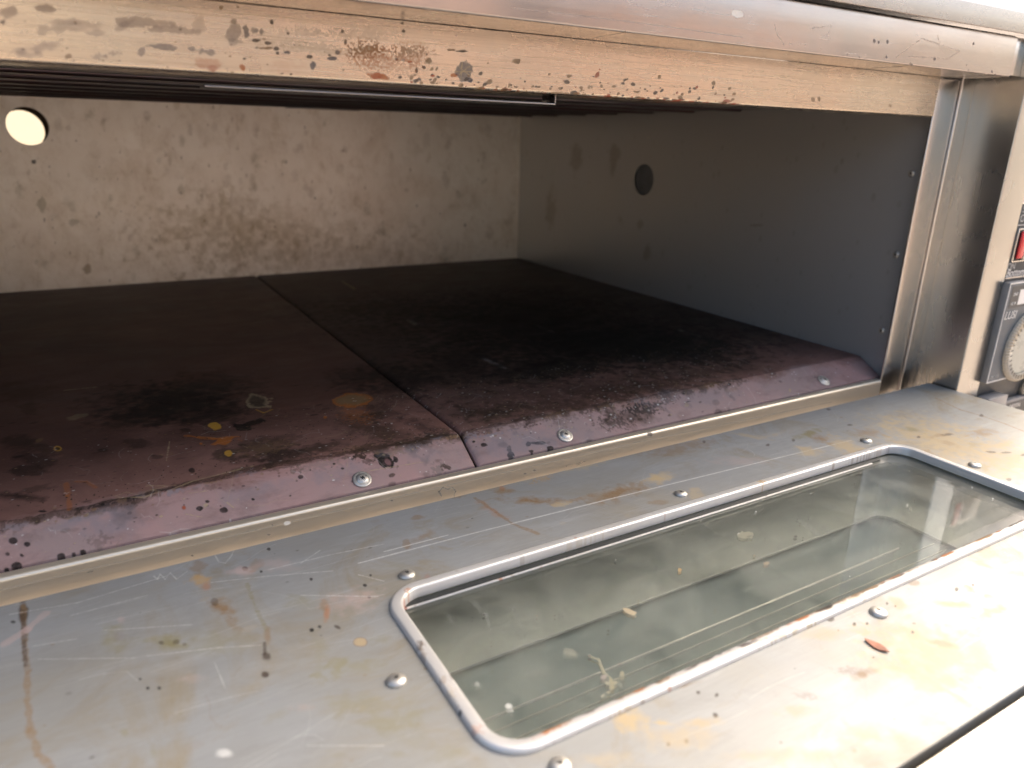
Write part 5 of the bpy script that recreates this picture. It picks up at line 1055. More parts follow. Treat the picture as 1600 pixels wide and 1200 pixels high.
 ["b",-0.45841,0.1179,0.00287,-5e-05,-0.00063,-0.00591,"N",0.282914037327183,0.7,0.9],
 ["b",-0.31217,0.06203,0.00331,-0.00014,-0.00041,-0.00652,"T",0.23551686153210655,0.7,0.9],
 ["b",-0.59803,0.03209,0.00487,-0.00033,-0.00084,-0.00586,"T",0.23525223642728244,0.7,0.9],
 ["b",-0.36421,0.0373,0.00512,-0.00029,-0.00063,-0.00809,"N",0.1632519021098159,0.7,0.9],
 ["b",-0.64869,0.06551,0.0022,-0.00011,-0.0005,-0.00316,"N",0.16717284940529129,0.7,0.9],
 ["b",-0.54074,0.04478,0.00377,-0.00022,-0.00054,-0.00419,"T",0.2159572513853324,0.7,0.9],
 ["b",-0.40257,0.07536,0.00579,-0.00022,-0.00061,-0.00676,"T",0.26789599595694535,0.7,0.9],
 ["b",-0.0566,-0.006,0.00358,-0.00024,4e-05,-0.00409,"G",0.2623438687767482,0.7,0.9],
 ["b",-0.46159,0.08832,0.00513,-0.00017,-0.00117,-0.01094,"T",0.28129650176918297,0.7,0.9],
 ["b",-0.52001,0.06711,0.00351,-0.00016,-0.00054,-0.00438,"N",0.20783435063880845,0.7,0.9],
 ["b",-0.42262,0.11867,0.00393,-7e-05,-0.00079,-0.00823,"N",0.1917471112486368,0.7,0.9],
 ["b",-0.03234,0.14664,0.00364,-1e-05,0.00011,-0.00665,"T",0.19059743596557369,0.7,0.9],
 ["b",-0.41986,0.19827,0.00308,8e-05,-0.00065,-0.00665,"T",0.31825996640613263,0.7,0.9],
 ["b",-0.62215,0.09856,0.00405,-0.00012,-0.00073,-0.00472,"G",0.12365411145939138,0.7,0.9],
 ["b",-0.43662,0.05775,0.00168,-8e-05,-0.00035,-0.00354,"N",0.13640591737687707,0.7,0.9],
 ["b",-0.28785,0.10004,0.00216,-5e-05,-0.00025,-0.00442,"N",0.3058768248553466,0.7,0.9],
 ["b",-0.25502,0.10853,0.00696,-0.00014,-0.00061,-0.01281,"T",0.2535781461994654,0.7,0.9],
 ["b",-0.37839,0.06303,0.00335,-0.00015,-0.00047,-0.00577,"T",0.14786954968717098,0.7,0.9],
 ["b",-0.64017,0.07757,0.0023,-0.0001,-0.00097,-0.00614,"G",0.12740310780146485,0.7,0.9],
 ["b",-0.32694,0.12902,0.0054,-6e-05,-0.00057,-0.00833,"N",0.22442301275164028,0.7,0.9],
 ["b",-0.63952,0.14762,0.00206,-0.0,-0.00078,-0.00486,"N",0.2124114969992995,0.7,0.9],
 ["b",-0.55871,0.13868,0.00322,-2e-05,-0.00069,-0.00502,"T",0.18313319330097072,0.7,0.9],
 ["b",-0.60208,0.1101,0.00415,-0.0001,-0.00151,-0.01018,"G",0.1772863705411936,0.7,0.9],
 ["b",-0.33868,0.14235,0.00501,-2e-05,-0.00078,-0.01072,"N",0.14056368276343362,0.7,0.9],
 ["b",-0.55572,0.04468,0.00457,-0.00027,-0.00094,-0.00711,"T",0.2939611759467455,0.7,0.9],
 ["b",-0.17627,0.06978,0.00553,-0.00021,-0.00025,-0.01008,"N",0.2801214047265848,0.7,0.9],
 ["b",-0.14462,0.16714,0.00528,4e-05,-0.0001,-0.00654,"T",0.2271196707943263,0.7,0.9],
 ["b",-0.51047,0.21013,0.0049,0.00016,-0.00092,-0.00736,"N",0.3034359533057793,0.7,0.9],
 ["b",-0.42664,0.14047,0.00593,-3e-05,-0.00104,-0.01057,"N",0.19913766901807112,0.7,0.9],
 ["b",-0.29638,0.20974,0.00316,9e-05,-0.00019,-0.00309,"G",0.2584518768154919,0.7,0.9],
 ["b",-0.2253,0.06832,0.0049,-0.00019,-0.0004,-0.01034,"N",0.21854755778477608,0.7,0.9],
 ["b",-0.53434,0.14908,0.00145,-0.0,-0.00027,-0.0021,"G",0.22348304566799737,0.7,0.9],
 ["b",-0.55675,0.20511,0.00244,7e-05,-0.00058,-0.00419,"N",0.2344305851160129,0.7,0.9],
 ["b",-0.39135,0.07866,0.00496,-0.00018,-0.001,-0.01158,"T",0.22990212194663817,0.7,0.9],
 ["b",-0.52681,0.05947,0.00196,-0.0001,-0.00063,-0.00509,"N",0.13378377577049066,0.7,0.9],
 ["b",-0.04739,0.21091,0.0065,0.00017,0.00014,-0.01095,"N",0.19918074784935258,0.7,0.9],
 ["b",-0.3052,0.04421,0.00429,-0.00022,-0.00047,-0.0077,"G",0.1268925679464862,0.7,0.9],
 ["b",-0.29161,0.10805,0.00318,-7e-05,-0.00033,-0.00562,"T",0.23773392493777934,0.7,0.9],
 ["b",-0.55673,0.20275,0.00307,9e-05,-0.00106,-0.00765,"T",0.27125460431843684,0.7,0.9],
 ["b",-0.27866,0.15352,0.00644,1e-05,-0.0004,-0.00718,"N",0.1556074318485527,0.7,0.9],
 ["b",-0.60359,0.19848,0.00436,0.00012,-0.00166,-0.01087,"N",0.18840786810890736,0.7,0.9],
 ["b",-0.29361,0.08524,0.00271,-9e-05,-0.00033,-0.00565,"G",0.13046693383858254,0.7,0.9],
 ["b",-0.3733,0.01228,0.00238,-0.00017,-0.00023,-0.00289,"T",0.2400113894631299,0.7,0.9],
 ["b",-0.43425,0.11611,0.00539,-0.0001,-0.00122,-0.01224,"T",0.19608769700113088,0.7,0.9],
 ["b",-0.23136,0.19158,0.00334,6e-05,-0.00023,-0.00556,"N",0.29985135218905756,0.7,0.9],
 ["b",-0.48143,0.05812,0.00544,-0.00027,-0.00155,-0.01385,"N",0.23663116948391996,0.7,0.9],
 ["b",-0.46164,0.03007,0.00234,-0.00015,-0.00061,-0.00578,"N",0.16141419259697012,0.7,0.9],
 ["b",-0.20278,0.04807,0.00235,-0.00011,-8e-05,-0.00263,"N",0.24601659177730714,0.7,0.9],
 ["b",-0.15411,0.07703,0.00552,-0.00019,-0.00014,-0.00747,"T",0.19323905505550892,0.7,0.9],
 ["b",-0.60061,0.14529,0.00146,-0.0,-0.00048,-0.00318,"G",0.2417147173375062,0.7,0.9],
 ["b",-0.55803,0.06887,0.00389,-0.00018,-0.00069,-0.00515,"N",0.21495338492230776,0.7,0.9],
 ["b",-0.47348,0.1841,0.00404,7e-05,-0.00078,-0.00684,"G",0.31001184190794556,0.7,0.9],
 ["b",-0.37911,0.06216,0.00647,-0.00029,-0.00109,-0.01319,"N",0.1503750514028557,0.7,0.9],
 ["b",-0.50891,0.10328,0.00356,-9e-05,-0.0005,-0.00415,"N",0.20865113882158726,0.7,0.9],
 ["b",-0.37243,0.08509,0.00217,-7e-05,-0.00024,-0.00301,"G",0.22519225512547061,0.7,0.9],
 ["b",-0.41668,0.03174,0.00236,-0.00015,-0.00026,-0.00284,"N",0.19308336580023583,0.7,0.9],
 ["b",-0.46471,0.11078,0.00284,-6e-05,-0.00073,-0.00676,"G",0.12499180724417296,0.7,0.9],
 ["b",-0.29137,0.04454,0.00559,-0.00029,-0.00035,-0.00617,"G",0.13163672371965301,0.7,0.9],
 ["b",-0.30514,0.10549,0.00312,-7e-05,-0.00031,-0.00498,"G",0.23462554626215754,0.7,0.9],
 ["b",-0.51376,0.06673,0.00187,-9e-05,-0.00058,-0.00483,"N",0.2923744636524,0.7,0.9],
 ["b",-0.11726,0.13485,0.00795,-6e-05,-0.00011,-0.01433,"N",0.24860389172777475,0.7,0.9],
 ["b",-0.47562,0.22893,0.00383,0.00016,-0.00092,-0.00797,"T",0.2808750387625949,0.7,0.9],
 ["b",-0.46292,0.0911,0.00417,-0.00013,-0.00072,-0.00673,"N",0.1232650394941324,0.7,0.9],
 ["b",-0.42103,0.12471,0.00489,-7e-05,-0.00072,-0.00748,"T",0.2694616454135462,0.7,0.9],
 ["b",-0.37049,0.06763,0.00616,-0.00026,-0.00104,-0.01295,"T",0.294438259581204,0.7,0.9],
 ["b",-0.05387,0.16871,0.00602,5e-05,9e-05,-0.00825,"N",0.27567189003083603,0.7,0.9],
 ["b",-0.51326,0.07107,0.00095,-4e-05,-0.00016,-0.00135,"D",0.46655858908199443,0.4,0.7],
 ["b",-0.44611,0.15652,0.00099,0.0,-0.00025,-0.00242,"N",0.5238040241273142,0.4,0.7],
 ["b",-0.51719,0.06565,0.00094,-4e-05,-0.0003,-0.00243,"D",0.38065500566990734,0.4,0.7],
 ["b",-0.17386,0.15072,0.00129,-0.0,-6e-05,-0.00251,"N",0.45727916304233435,0.4,0.7],
 ["b",-0.08513,0.06878,0.00143,-5e-05,0.0,-0.00291,"D",0.5719398234797299,0.4,0.7],
 ["b",-0.57905,0.0821,0.00088,-3e-05,-0.00016,-0.00116,"N",0.536077312853305,0.4,0.7],
 ["b",-0.66212,0.17064,0.00077,1e-05,-0.00026,-0.00156,"N",0.4550257366920211,0.4,0.7],
 ["b",-0.41588,0.03269,0.00106,-6e-05,-0.00016,-0.00176,"N",0.4396378716608548,0.4,0.7],
 ["b",-0.54414,0.17056,0.00088,1e-05,-0.0003,-0.00222,"N",0.37403678760852327,0.4,0.7],
 ["b",-0.61264,0.05501,0.00085,-5e-05,-0.0003,-0.00202,"N",0.4807395569220076,0.4,0.7],
 ["b",-0.65965,0.08125,0.0008,-3e-05,-0.00029,-0.00176,"D",0.5458477937618432,0.4,0.7],
 ["b",-0.12701,0.0869,0.00137,-4e-05,-3e-05,-0.00327,"D",0.3658557674255506,0.4,0.7],
 ["b",-0.34207,0.21884,0.00107,4e-05,-0.00016,-0.00215,"D",0.5901109800311849,0.4,0.7],
 ["b",-0.31738,0.13565,0.00113,-1e-05,-0.00018,-0.00275,"N",0.48842111691338186,0.4,0.7],
 ["b",-0.3849,0.06588,0.00108,-5e-05,-0.00014,-0.0017,"N",0.5186932438744809,0.4,0.7],
 ["b",-0.66729,0.06551,0.0008,-4e-05,-0.00033,-0.00201,"D",0.3465473437644822,0.4,0.7],
 ["b",-0.43411,0.22542,0.00097,4e-05,-0.00018,-0.00173,"N",0.5550145388304314,0.4,0.7],
 ["b",-0.53691,0.10637,0.00091,-2e-05,-0.00025,-0.0019,"D",0.40532283015514686,0.4,0.7],
 ["b",-0.43834,0.18871,0.00098,2e-05,-0.00014,-0.00133,"D",0.3242593122367931,0.4,0.7],
 ["b",-0.5523,0.10205,0.0009,-2e-05,-0.00019,-0.00139,"D",0.4960119295443888,0.4,0.7],
 ["b",-0.61139,0.18297,0.00081,2e-05,-0.00022,-0.00143,"N",0.40848878723561,0.4,0.7],
 ["b",-0.31449,0.11349,0.00114,-2e-05,-0.00016,-0.00243,"D",0.5844546699818634,0.4,0.7],
 ["b",-0.37193,0.0773,0.00109,-4e-05,-0.00013,-0.00163,"N",0.5812829339817822,0.4,0.7],
 ["b",-0.14281,0.02465,0.00138,-8e-05,-3e-05,-0.00224,"N",0.37665047010789493,0.4,0.7],
 ["b",-0.05357,0.07308,0.00147,-5e-05,3e-05,-0.00267,"N",0.34730926986110094,0.4,0.7],
 ["b",-0.44257,0.20435,0.00097,3e-05,-0.00017,-0.00159,"N",0.4507480787432237,0.4,0.7],
 ["b",-0.27098,0.07053,0.00121,-5e-05,-0.00015,-0.00285,"D",0.3183589749539915,0.4,0.7],
 ["b",-0.49092,0.15749,0.00094,0.0,-0.00017,-0.00147,"N",0.39777386172991996,0.4,0.7],
 ["b",-0.25797,0.04457,0.00123,-6e-05,-0.00012,-0.00251,"D",0.5031933865294522,0.4,0.7],
 ["b",-0.61941,0.14742,0.00082,-0.0,-0.00027,-0.00174,"N",0.4022032397671999,0.4,0.7],
 ["b",-0.12594,0.05123,0.00139,-6e-05,-2e-05,-0.00245,"D",0.37666593327563286,0.4,0.7],
 ["b",-0.45884,0.0877,0.001,-3e-05,-0.00018,-0.00174,"N",0.5984565252051568,0.4,0.7],
 ["b",-0.444,0.13664,0.001,-1e-05,-0.00012,-0.00119,"N",0.4227669243977696,0.4,0.7],
 ["b",-0.27168,0.17619,0.00117,1e-05,-0.00013,-0.00235,"N",0.4518328494596256,0.4,0.7],
 ["b",-0.48628,0.17562,0.00094,1e-05,-0.00028,-0.00238,"N",0.5001465322198961,0.4,0.7],
 ["b",-0.5764,0.12876,0.00086,-1e-05,-0.00019,-0.00133,"N",0.5228483853100553,0.4,0.7],
 ["b",-0.63576,0.12619,0.00081,-1e-05,-0.00025,-0.00159,"D",0.4350643321045439,0.4,0.7],
 ["b",-0.4777,0.10705,0.00097,-2e-05,-0.00029,-0.00256,"N",0.354807069242832,0.4,0.7],
 ["b",-0.0626,0.13692,0.00143,-1e-05,1e-05,-0.00179,"D",0.36509350876470503,0.4,0.7],
 ["b",-0.57488,0.12532,0.00087,-1e-05,-0.00034,-0.00243,"D",0.45516512215329447,0.4,0.7],
 ["b",-0.06272,0.16407,0.00142,1e-05,3e-05,-0.00321,"N",0.47702196545367015,0.4,0.7],
 ["b",-0.28845,0.0909,0.00118,-3e-05,-0.0001,-0.00177,"N",0.33810694502212135,0.4,0.7],
 ["b",-0.32215,0.20434,0.0011,3e-05,-0.00013,-0.0019,"D",0.5661144878053588,0.4,0.7],
 ["b",-0.25499,0.01385,0.00125,-8e-05,-0.0001,-0.00218,"D",0.3534434322873738,0.4,0.7],
 ["b",-0.04942,0.13721,0.00145,-1e-05,4e-05,-0.00319,"N",0.33424963158711474,0.4,0.7],
 ["b",-0.16465,0.09942,0.00132,-3e-05,-7e-05,-0.00314,"D",0.5706529065336994,0.4,0.7],
 ["b",-0.57922,0.09659,0.00087,-3e-05,-0.00028,-0.00198,"D",0.39829611084445943,0.4,0.7],
 ["b",-0.45864,0.02083,0.00102,-7e-05,-0.00027,-0.00261,"D",0.32974270869082306,0.4,0.7],
 ["b",-0.57298,0.1401,0.00086,-1e-05,-0.0002,-0.00141,"N",0.36240848400757064,0.4,0.7],
 ["b",-0.47135,0.02597,0.001,-7e-05,-0.00019,-0.00176,"N",0.4373617822872916,0.4,0.7],
 ["b",-0.37612,0.16134,0.00106,1e-05,-0.0002,-0.0024,"D",0.4969455268376062,0.4,0.7],
 ["b",-0.29356,0.00917,0.00121,-8e-05,-0.00014,-0.00248,"D",0.5817415017384359,0.4,0.7],
 ["b",-0.38194,0.10118,0.00107,-3e-05,-0.0002,-0.00242,"N",0.42614128189195866,0.4,0.7],
 ["b",-0.52152,0.09264,0.00093,-3e-05,-0.00024,-0.00192,"D",0.5800279957003097,0.4,0.7],
 ["b",-0.43852,0.02868,0.00104,-7e-05,-0.00024,-0.00243,"D",0.4562235245723236,0.4,0.7],
 ["b",-0.63279,0.09406,0.00082,-3e-05,-0.00038,-0.00244,"D",0.5688082804243375,0.4,0.7],
 ["b",-0.62943,0.19729,0.00079,2e-05,-0.00036,-0.00226,"D",0.4875279865214426,0.4,0.7],
 ["b",-0.48046,0.011,0.001,-7e-05,-0.00027,-0.00243,"N",0.3715118060913423,0.4,0.7],
 ["b",-0.24278,0.12603,0.00122,-1e-05,-0.00013,-0.00283,"N",0.512019903185795,0.4,0.7],
 ["b",-0.15506,0.20356,0.00129,3e-05,-3e-05,-0.00155,"N",0.42334891542073927,0.4,0.7],
 ["b",-0.47751,0.16449,0.00095,1e-05,-0.00029,-0.00254,"D",0.5638999648001695,0.4,0.7],
 ["b",-0.48672,0.22357,0.00092,4e-05,-0.00023,-0.00191,"N",0.541123993974128,0.4,0.7],
 ["b",-0.51423,0.21002,0.0009,3e-05,-0.00021,-0.00169,"N",0.37265592720888974,0.4,0.7],
 ["b",-0.26624,0.1311,0.00119,-1e-05,-0.0001,-0.00197,"D",0.4260902255986114,0.4,0.7],
 ["b",-0.33461,0.08405,0.00113,-4e-05,-0.00016,-0.00233,"N",0.46201116328503344,0.4,0.7],
 ["b",-0.42765,0.12,0.00102,-2e-05,-0.00026,-0.00265,"D",0.33649325831476634,0.4,0.7],
 ["b",-0.00992,0.0332,0.00154,-8e-05,6e-05,-0.0026,"D",0.4317086681752188,0.4,0.7],
 ["b",-0.13198,0.00467,0.0014,-9e-05,-3e-05,-0.003,"N",0.44048320200890756,0.4,0.7],
 ["b",-0.62496,0.0946,0.00083,-3e-05,-0.00022,-0.00144,"D",0.47240856121795927,0.4,0.7],
 ["b",-0.55084,0.14017,0.00089,-1e-05,-0.0003,-0.00221,"N",0.3733188101764342,0.4,0.7],
 ["b",-0.48273,0.04765,0.00099,-5e-05,-0.00018,-0.00163,"D",0.5194659036839088,0.4,0.7],
 ["b",-0.28772,0.07732,0.00119,-4e-05,-9e-05,-0.00164,"D",0.4053652996467136,0.4,0.7],
 ["b",-0.56798,0.15414,0.00086,0.0,-0.00022,-0.00155,"D",0.542758052014462,0.4,0.7],
 ["b",-0.1228,0.19859,0.00133,3e-05,-2e-05,-0.00215,"N",0.35158655261701716,0.4,0.7],
 ["b",-0.47743,0.06914,0.00098,-4e-05,-0.00016,-0.00148,"N",0.43017027749309755,0.4,0.7],
 ["b",-0.48295,0.12244,0.00096,-1e-05,-0.00024,-0.00207,"D",0.48381926803713055,0.4,0.7],
 ["b",-0.67541,0.06348,0.00079,-4e-05,-0.00025,-0.00151,"N",0.3534865131619045,0.4,0.7],
 ["b",-0.6186,0.1538,0.00082,0.0,-0.00026,-0.00167,"D",0.5309597524518166,0.4,0.7],
 ["b",-0.58752,0.18298,0.00084,2e-05,-0.00016,-0.00107,"D",0.5959731161481777,0.4,0.7],
 ["b",-0.1137,0.15265,0.00136,0.0,-1e-05,-0.00187,"N",0.3130280944530483,0.4,0.7],
 ["b",-0.34971,0.16066,0.00109,1e-05,-0.00018,-0.00235,"D",0.4623656550116067,0.4,0.7],
 ["b",-0.37,0.07636,0.0011,-4e-05,-0.00023,-0.00287,"N",0.4039817557730648,0.4,0.7],
 ["b",-0.6257,0.08496,0.00083,-3e-05,-0.00023,-0.00151,"N",0.5030314615362962,0.4,0.7],
 ["b",-0.5005,0.02189,0.00098,-7e-05,-0.00018,-0.00153,"D",0.3273263306634953,0.4,0.7],
 ["b",-0.57623,0.10002,0.00087,-2e-05,-0.00036,-0.00259,"D",0.48199932926601574,0.4,0.7],
 ["b",-0.62594,0.06807,0.00084,-4e-05,-0.00024,-0.00156,"N",0.5770150250160015,0.4,0.7],
 ["b",-0.62973,0.20279,0.00079,2e-05,-0.00035,-0.0022,"D",0.3470594382687827,0.4,0.7],
 ["b",-0.57581,0.01889,0.0009,-7e-05,-0.00021,-0.0015,"D",0.38708103768521746,0.4,0.7],
 ["b",-0.49821,0.20118,0.00092,2e-05,-0.00025,-0.00205,"N",0.36145105554959445,0.4,0.7],
 ["b",-0.35607,0.14499,0.00109,-0.0,-0.00019,-0.00243,"D",0.44315655552757766,0.4,0.7],
 ["b",-0.39691,0.06477,0.16996,-0.00748,-0.00449,-0.05122,"T",0.3,0.8,0.8],
 ["b",-0.45118,0.08348,0.08064,-0.00286,-0.00424,-0.04093,"T",0.2,0.7,0.9],
 ["b",-0.29445,0.03337,0.20188,-0.01152,-0.0021,-0.03641,"N",0.2,0.8,0.8],
 ["b",-0.63256,0.1132,0.0044,-0.0001,-0.00147,-0.00937,"G",0.45,0.3,0.6],
 ["b",-0.59736,0.03438,0.00404,-0.00027,-0.001,-0.00697,"N",0.5,0.3,0.6],
 ["b",-0.60585,0.09045,0.00655,-0.00023,-0.00088,-0.00594,"G",0.35,0.3,0.6],
],
"glass": [
 ["b",-0.36028,-0.13366,0.00172,-0.00092,-0.00159,-0.00173,"Y",0.7,0.3,0.7],
 ["b",-0.30442,-0.12524,0.00379,-0.00201,-0.00417,-0.00387,"G",0.6,0.3,0.7],
 ["b",-0.46428,-0.11873,0.00076,-0.00041,-0.00044,-0.00082,"K",0.9,0.3,0.7],
 ["b",-0.28087,-0.13928,0.00127,-0.00067,-0.00169,-0.00139,"K",0.9,0.3,0.7],
 ["b",-0.48195,-0.17265,0.00149,-0.00082,-0.00081,-0.00141,"W",0.6,0.3,0.7],
 ["b",-0.48203,-0.17521,0.00084,-0.00046,-0.00048,-0.00083,"W",0.5,0.3,0.7],
 ["b",-0.48706,-0.15626,0.00133,-0.00073,-0.00049,-0.00094,"W",0.35,0.3,0.7],
 ["b",-0.40396,-0.14866,0.00167,-0.00311,-0.00149,-0.00121,"T",0.8,0.3,0.7],
 ["b",-0.44415,-0.15817,0.00201,-0.00327,-0.00176,-0.0016,"T",0.3,0.3,0.7],
 ["b",-0.44088,-0.1774,0.00204,-0.00111,-0.00154,-0.00205,"V",0.8,0.3,0.7],
 ["b",-0.31659,-0.14221,0.0009,-0.00048,-0.00096,-0.00088,"N",0.7,0.3,0.7],
 ["b",-0.31669,-0.15038,0.00177,-0.00094,-0.00142,-0.00125,"N",0.7,0.3,0.7],
 ["b",-0.38341,-0.11133,0.00058,-0.00031,-0.00074,-0.00095,"K",0.7,0.3,0.7],
 ["b",-0.42141,-0.15477,0.00075,-0.0004,-0.00054,-0.0007,"K",0.8,0.3,0.7],
 ["b",-0.13532,-0.14714,0.02246,-0.01175,-0.0265,-0.01494,"B",0.15,0.3,0.7],
 ["b",-0.43242,-0.13595,0.00882,-0.01539,-0.00651,-0.00621,"G",0.12,0.3,0.7],
 ["l",[-0.43845,-0.16445,-0.4361,-0.16797,-0.43886,-0.17514,-0.43862,-0.17947,-0.44125,-0.18413],0.001088,"G",0.9,0.4,0.2],
 ["l",[-0.44019,-0.17944,-0.43364,-0.18136],0.001228,"G",0.7,0.6,0.3],
 ["l",[-0.4406,-0.18328,-0.44452,-0.18512,-0.44796,-0.18558],0.001175,"G",0.7,0.6,0.3],
 ["b",-0.43821,-0.16413,0.00118,-0.00064,-0.0007,-0.00097,"D",0.9,0.3,0.5],
 ["b",-0.43928,-0.18157,0.00314,-0.00172,-0.00176,-0.00228,"G",0.7,0.4,0.9],
 ["b",-0.43293,-0.17923,0.00091,-0.0005,-0.00093,-0.00117,"G",0.8,0.3,0.5],
 ["l",[-0.46389,-0.10527,-0.46301,-0.11941,-0.46691,-0.13256],0.001465,"W",0.22,0.8,0.4],
 ["l",[-0.47822,-0.11119,-0.47814,-0.12401],0.001391,"W",0.22,0.8,0.4],
 ["l",[-0.44926,-0.11874,-0.45357,-0.13733,-0.45664,-0.14768],0.001398,"W",0.22,0.8,0.4],
 ["l",[-0.2515,-0.14864,-0.21471,-0.14314],0.002186,"W",0.22,0.8,0.4],
 ["l",[-0.31269,-0.09146,-0.31809,-0.11721],0.001971,"W",0.22,0.8,0.4],
 ["l",[-0.18205,-0.10714,-0.16816,-0.12487],0.002479,"W",0.22,0.8,0.4],
 ["l",[-0.23166,-0.12532,-0.22837,-0.13594],0.002181,"W",0.22,0.8,0.4],
 ["l",[-0.26192,-0.12681,-0.26738,-0.14413],0.001989,"W",0.22,0.8,0.4],
 ["l",[-0.25663,-0.13789,-0.26671,-0.15586],0.001921,"W",0.22,0.8,0.4],
 ["l",[-0.17249,-0.1277,-0.15245,-0.12576],0.002534,"W",0.22,0.8,0.4],
 ["b",-0.45979,-0.17649,0.00022,-0.00012,-0.00015,-0.00023,"W",0.789722499580723,0.4,0.5],
 ["b",-0.47366,-0.13974,0.00028,-0.00015,-0.00018,-0.00033,"W",0.44840025078811097,0.4,0.5],
 ["b",-0.42352,-0.1052,0.00046,-0.00025,-0.00038,-0.00059,"G",0.42127020269002713,0.4,0.5],
 ["b",-0.14109,-0.0919,0.00041,-0.00021,-0.00079,-0.00054,"T",0.44803996636682397,0.4,0.5],
 ["b",-0.28916,-0.14733,0.00046,-0.00024,-0.00061,-0.0005,"T",0.307290375548176,0.4,0.5],
 ["b",-0.49152,-0.17458,0.00036,-0.0002,-0.0002,-0.00037,"G",0.7790067522374187,0.4,0.5],
 ["b",-0.26253,-0.09668,0.00068,-0.00036,-0.00099,-0.00089,"K",0.4022777731899753,0.4,0.5],
 ["b",-0.27646,-0.16307,0.00024,-0.00013,-0.00034,-0.00025,"K",0.6454655986855649,0.4,0.5],
 ["b",-0.23264,-0.1724,0.00025,-0.00013,-0.00039,-0.00025,"K",0.7012484426314352,0.4,0.5],
 ["b",-0.20122,-0.17111,0.00026,-0.00014,-0.00043,-0.00026,"T",0.5898606992567657,0.4,0.5],
 ["b",-0.46956,-0.11831,0.0003,-0.00016,-0.00019,-0.00037,"K",0.6854270435701122,0.4,0.5],
 ["b",-0.29385,-0.09122,0.0003,-0.00016,-0.0004,-0.0004,"G",0.5371582845272314,0.4,0.5],
 ["b",-0.47541,-0.12847,0.00025,-0.00014,-0.00016,-0.00031,"K",0.4886373185938455,0.4,0.5],
 ["b",-0.3685,-0.12547,0.00029,-0.00016,-0.0003,-0.00035,"K",0.7124053602192627,0.4,0.5],
 ["b",-0.4706,-0.13633,0.0002,-0.00011,-0.00013,-0.00023,"W",0.6980713604280021,0.4,0.5],
 ["b",-0.47412,-0.11974,0.0003,-0.00016,-0.00019,-0.00037,"W",0.3671203724856953,0.4,0.5],
 ["b",-0.44332,-0.13099,0.00048,-0.00026,-0.00036,-0.00057,"T",0.5917498718600283,0.4,0.5],
 ["b",-0.1611,-0.17125,0.00032,-0.00017,-0.00058,-0.00031,"K",0.7972156187371469,0.4,0.5],
 ["b",-0.39525,-0.14377,0.00044,-0.00024,-0.00041,-0.0005,"T",0.780551540982565,0.4,0.5],
 ["b",-0.34512,-0.0924,0.00057,-0.0003,-0.00064,-0.00076,"T",0.5391695219933925,0.4,0.5],
 ["b",-0.15432,-0.13551,0.00049,-0.00025,-0.0009,-0.00055,"G",0.3101956892240753,0.4,0.5],
 ["b",-0.29727,-0.13249,0.00061,-0.00032,-0.0008,-0.0007,"K",0.3952388867277513,0.4,0.5],
 ["b",-0.37544,-0.161,0.00031,-0.00017,-0.00031,-0.00033,"K",0.5870367427225058,0.4,0.5],
 ["b",-0.23988,-0.16559,0.00034,-0.00018,-0.00051,-0.00034,"K",0.4651266259797531,0.4,0.5],
 ["b",-0.48176,-0.15136,0.00035,-0.00019,-0.00021,-0.00039,"W",0.3640256887866465,0.4,0.5],
 ["b",-0.47465,-0.15743,0.00043,-0.00024,-0.00027,-0.00047,"T",0.6507764162906862,0.4,0.5],
 ["b",-0.26389,-0.17692,0.00036,-0.00019,-0.00052,-0.00036,"W",0.41982021980611245,0.4,0.5],
 ["b",-0.43176,-0.13462,0.00044,-0.00024,-0.00035,-0.00052,"W",0.4904817724590881,0.4,0.5],
 ["b",-0.34539,-0.15762,0.00031,-0.00017,-0.00035,-0.00033,"G",0.3425352308751078,0.4,0.5],
 ["b",-0.12159,-0.09783,0.00042,-0.00021,-0.00082,-0.00053,"W",0.7051427645912478,0.4,0.5],
 ["b",-0.33908,-0.1753,0.00023,-0.00012,-0.00026,-0.00023,"T",0.45125905625019713,0.4,0.5],
 ["b",-0.19219,-0.15002,0.00067,-0.00035,-0.00115,-0.00072,"K",0.7901147506420259,0.4,0.5],
 ["b",-0.12938,-0.15143,0.0007,-0.00037,-0.00136,-0.00074,"W",0.5721161763730929,0.4,0.5],
 ["b",-0.41859,-0.17652,0.00031,-0.00017,-0.00026,-0.00031,"K",0.6617874701588558,0.4,0.5],
 ["b",-0.43613,-0.13474,0.00048,-0.00026,-0.00037,-0.00056,"G",0.5642130395615989,0.4,0.5],
 ["b",-0.48252,-0.16534,0.00037,-0.0002,-0.00022,-0.00039,"K",0.6511097070524337,0.4,0.5],
 ["b",-0.15987,-0.15745,0.00059,-0.00031,-0.00109,-0.00062,"W",0.43261512331339896,0.4,0.5],
 ["b",-0.45548,-0.12999,0.00024,-0.00013,-0.00016,-0.00028,"W",0.648586417724287,0.4,0.5],
 ["b",-0.39538,-0.17246,0.00033,-0.00018,-0.00031,-0.00033,"W",0.3729053303170951,0.4,0.5],
 ["b",-0.25598,-0.12811,0.00044,-0.00023,-0.00065,-0.00052,"W",0.3888306808070494,0.4,0.5],
 ["b",-0.31134,-0.14581,0.0004,-0.00021,-0.0005,-0.00044,"T",0.44941284122184594,0.4,0.5],
 ["b",-0.26658,-0.13054,0.00044,-0.00023,-0.00063,-0.00051,"T",0.5956111556948283,0.4,0.5],
 ["b",-0.21752,-0.14812,0.00033,-0.00017,-0.00053,-0.00036,"G",0.6440447067118855,0.4,0.5],
 ["b",-0.18947,-0.14624,0.00064,-0.00034,-0.0011,-0.0007,"W",0.7001616300697058,0.4,0.5],
 ["b",-0.35089,-0.0946,0.00059,-0.00031,-0.00065,-0.00078,"W",0.725494219848297,0.4,0.5],
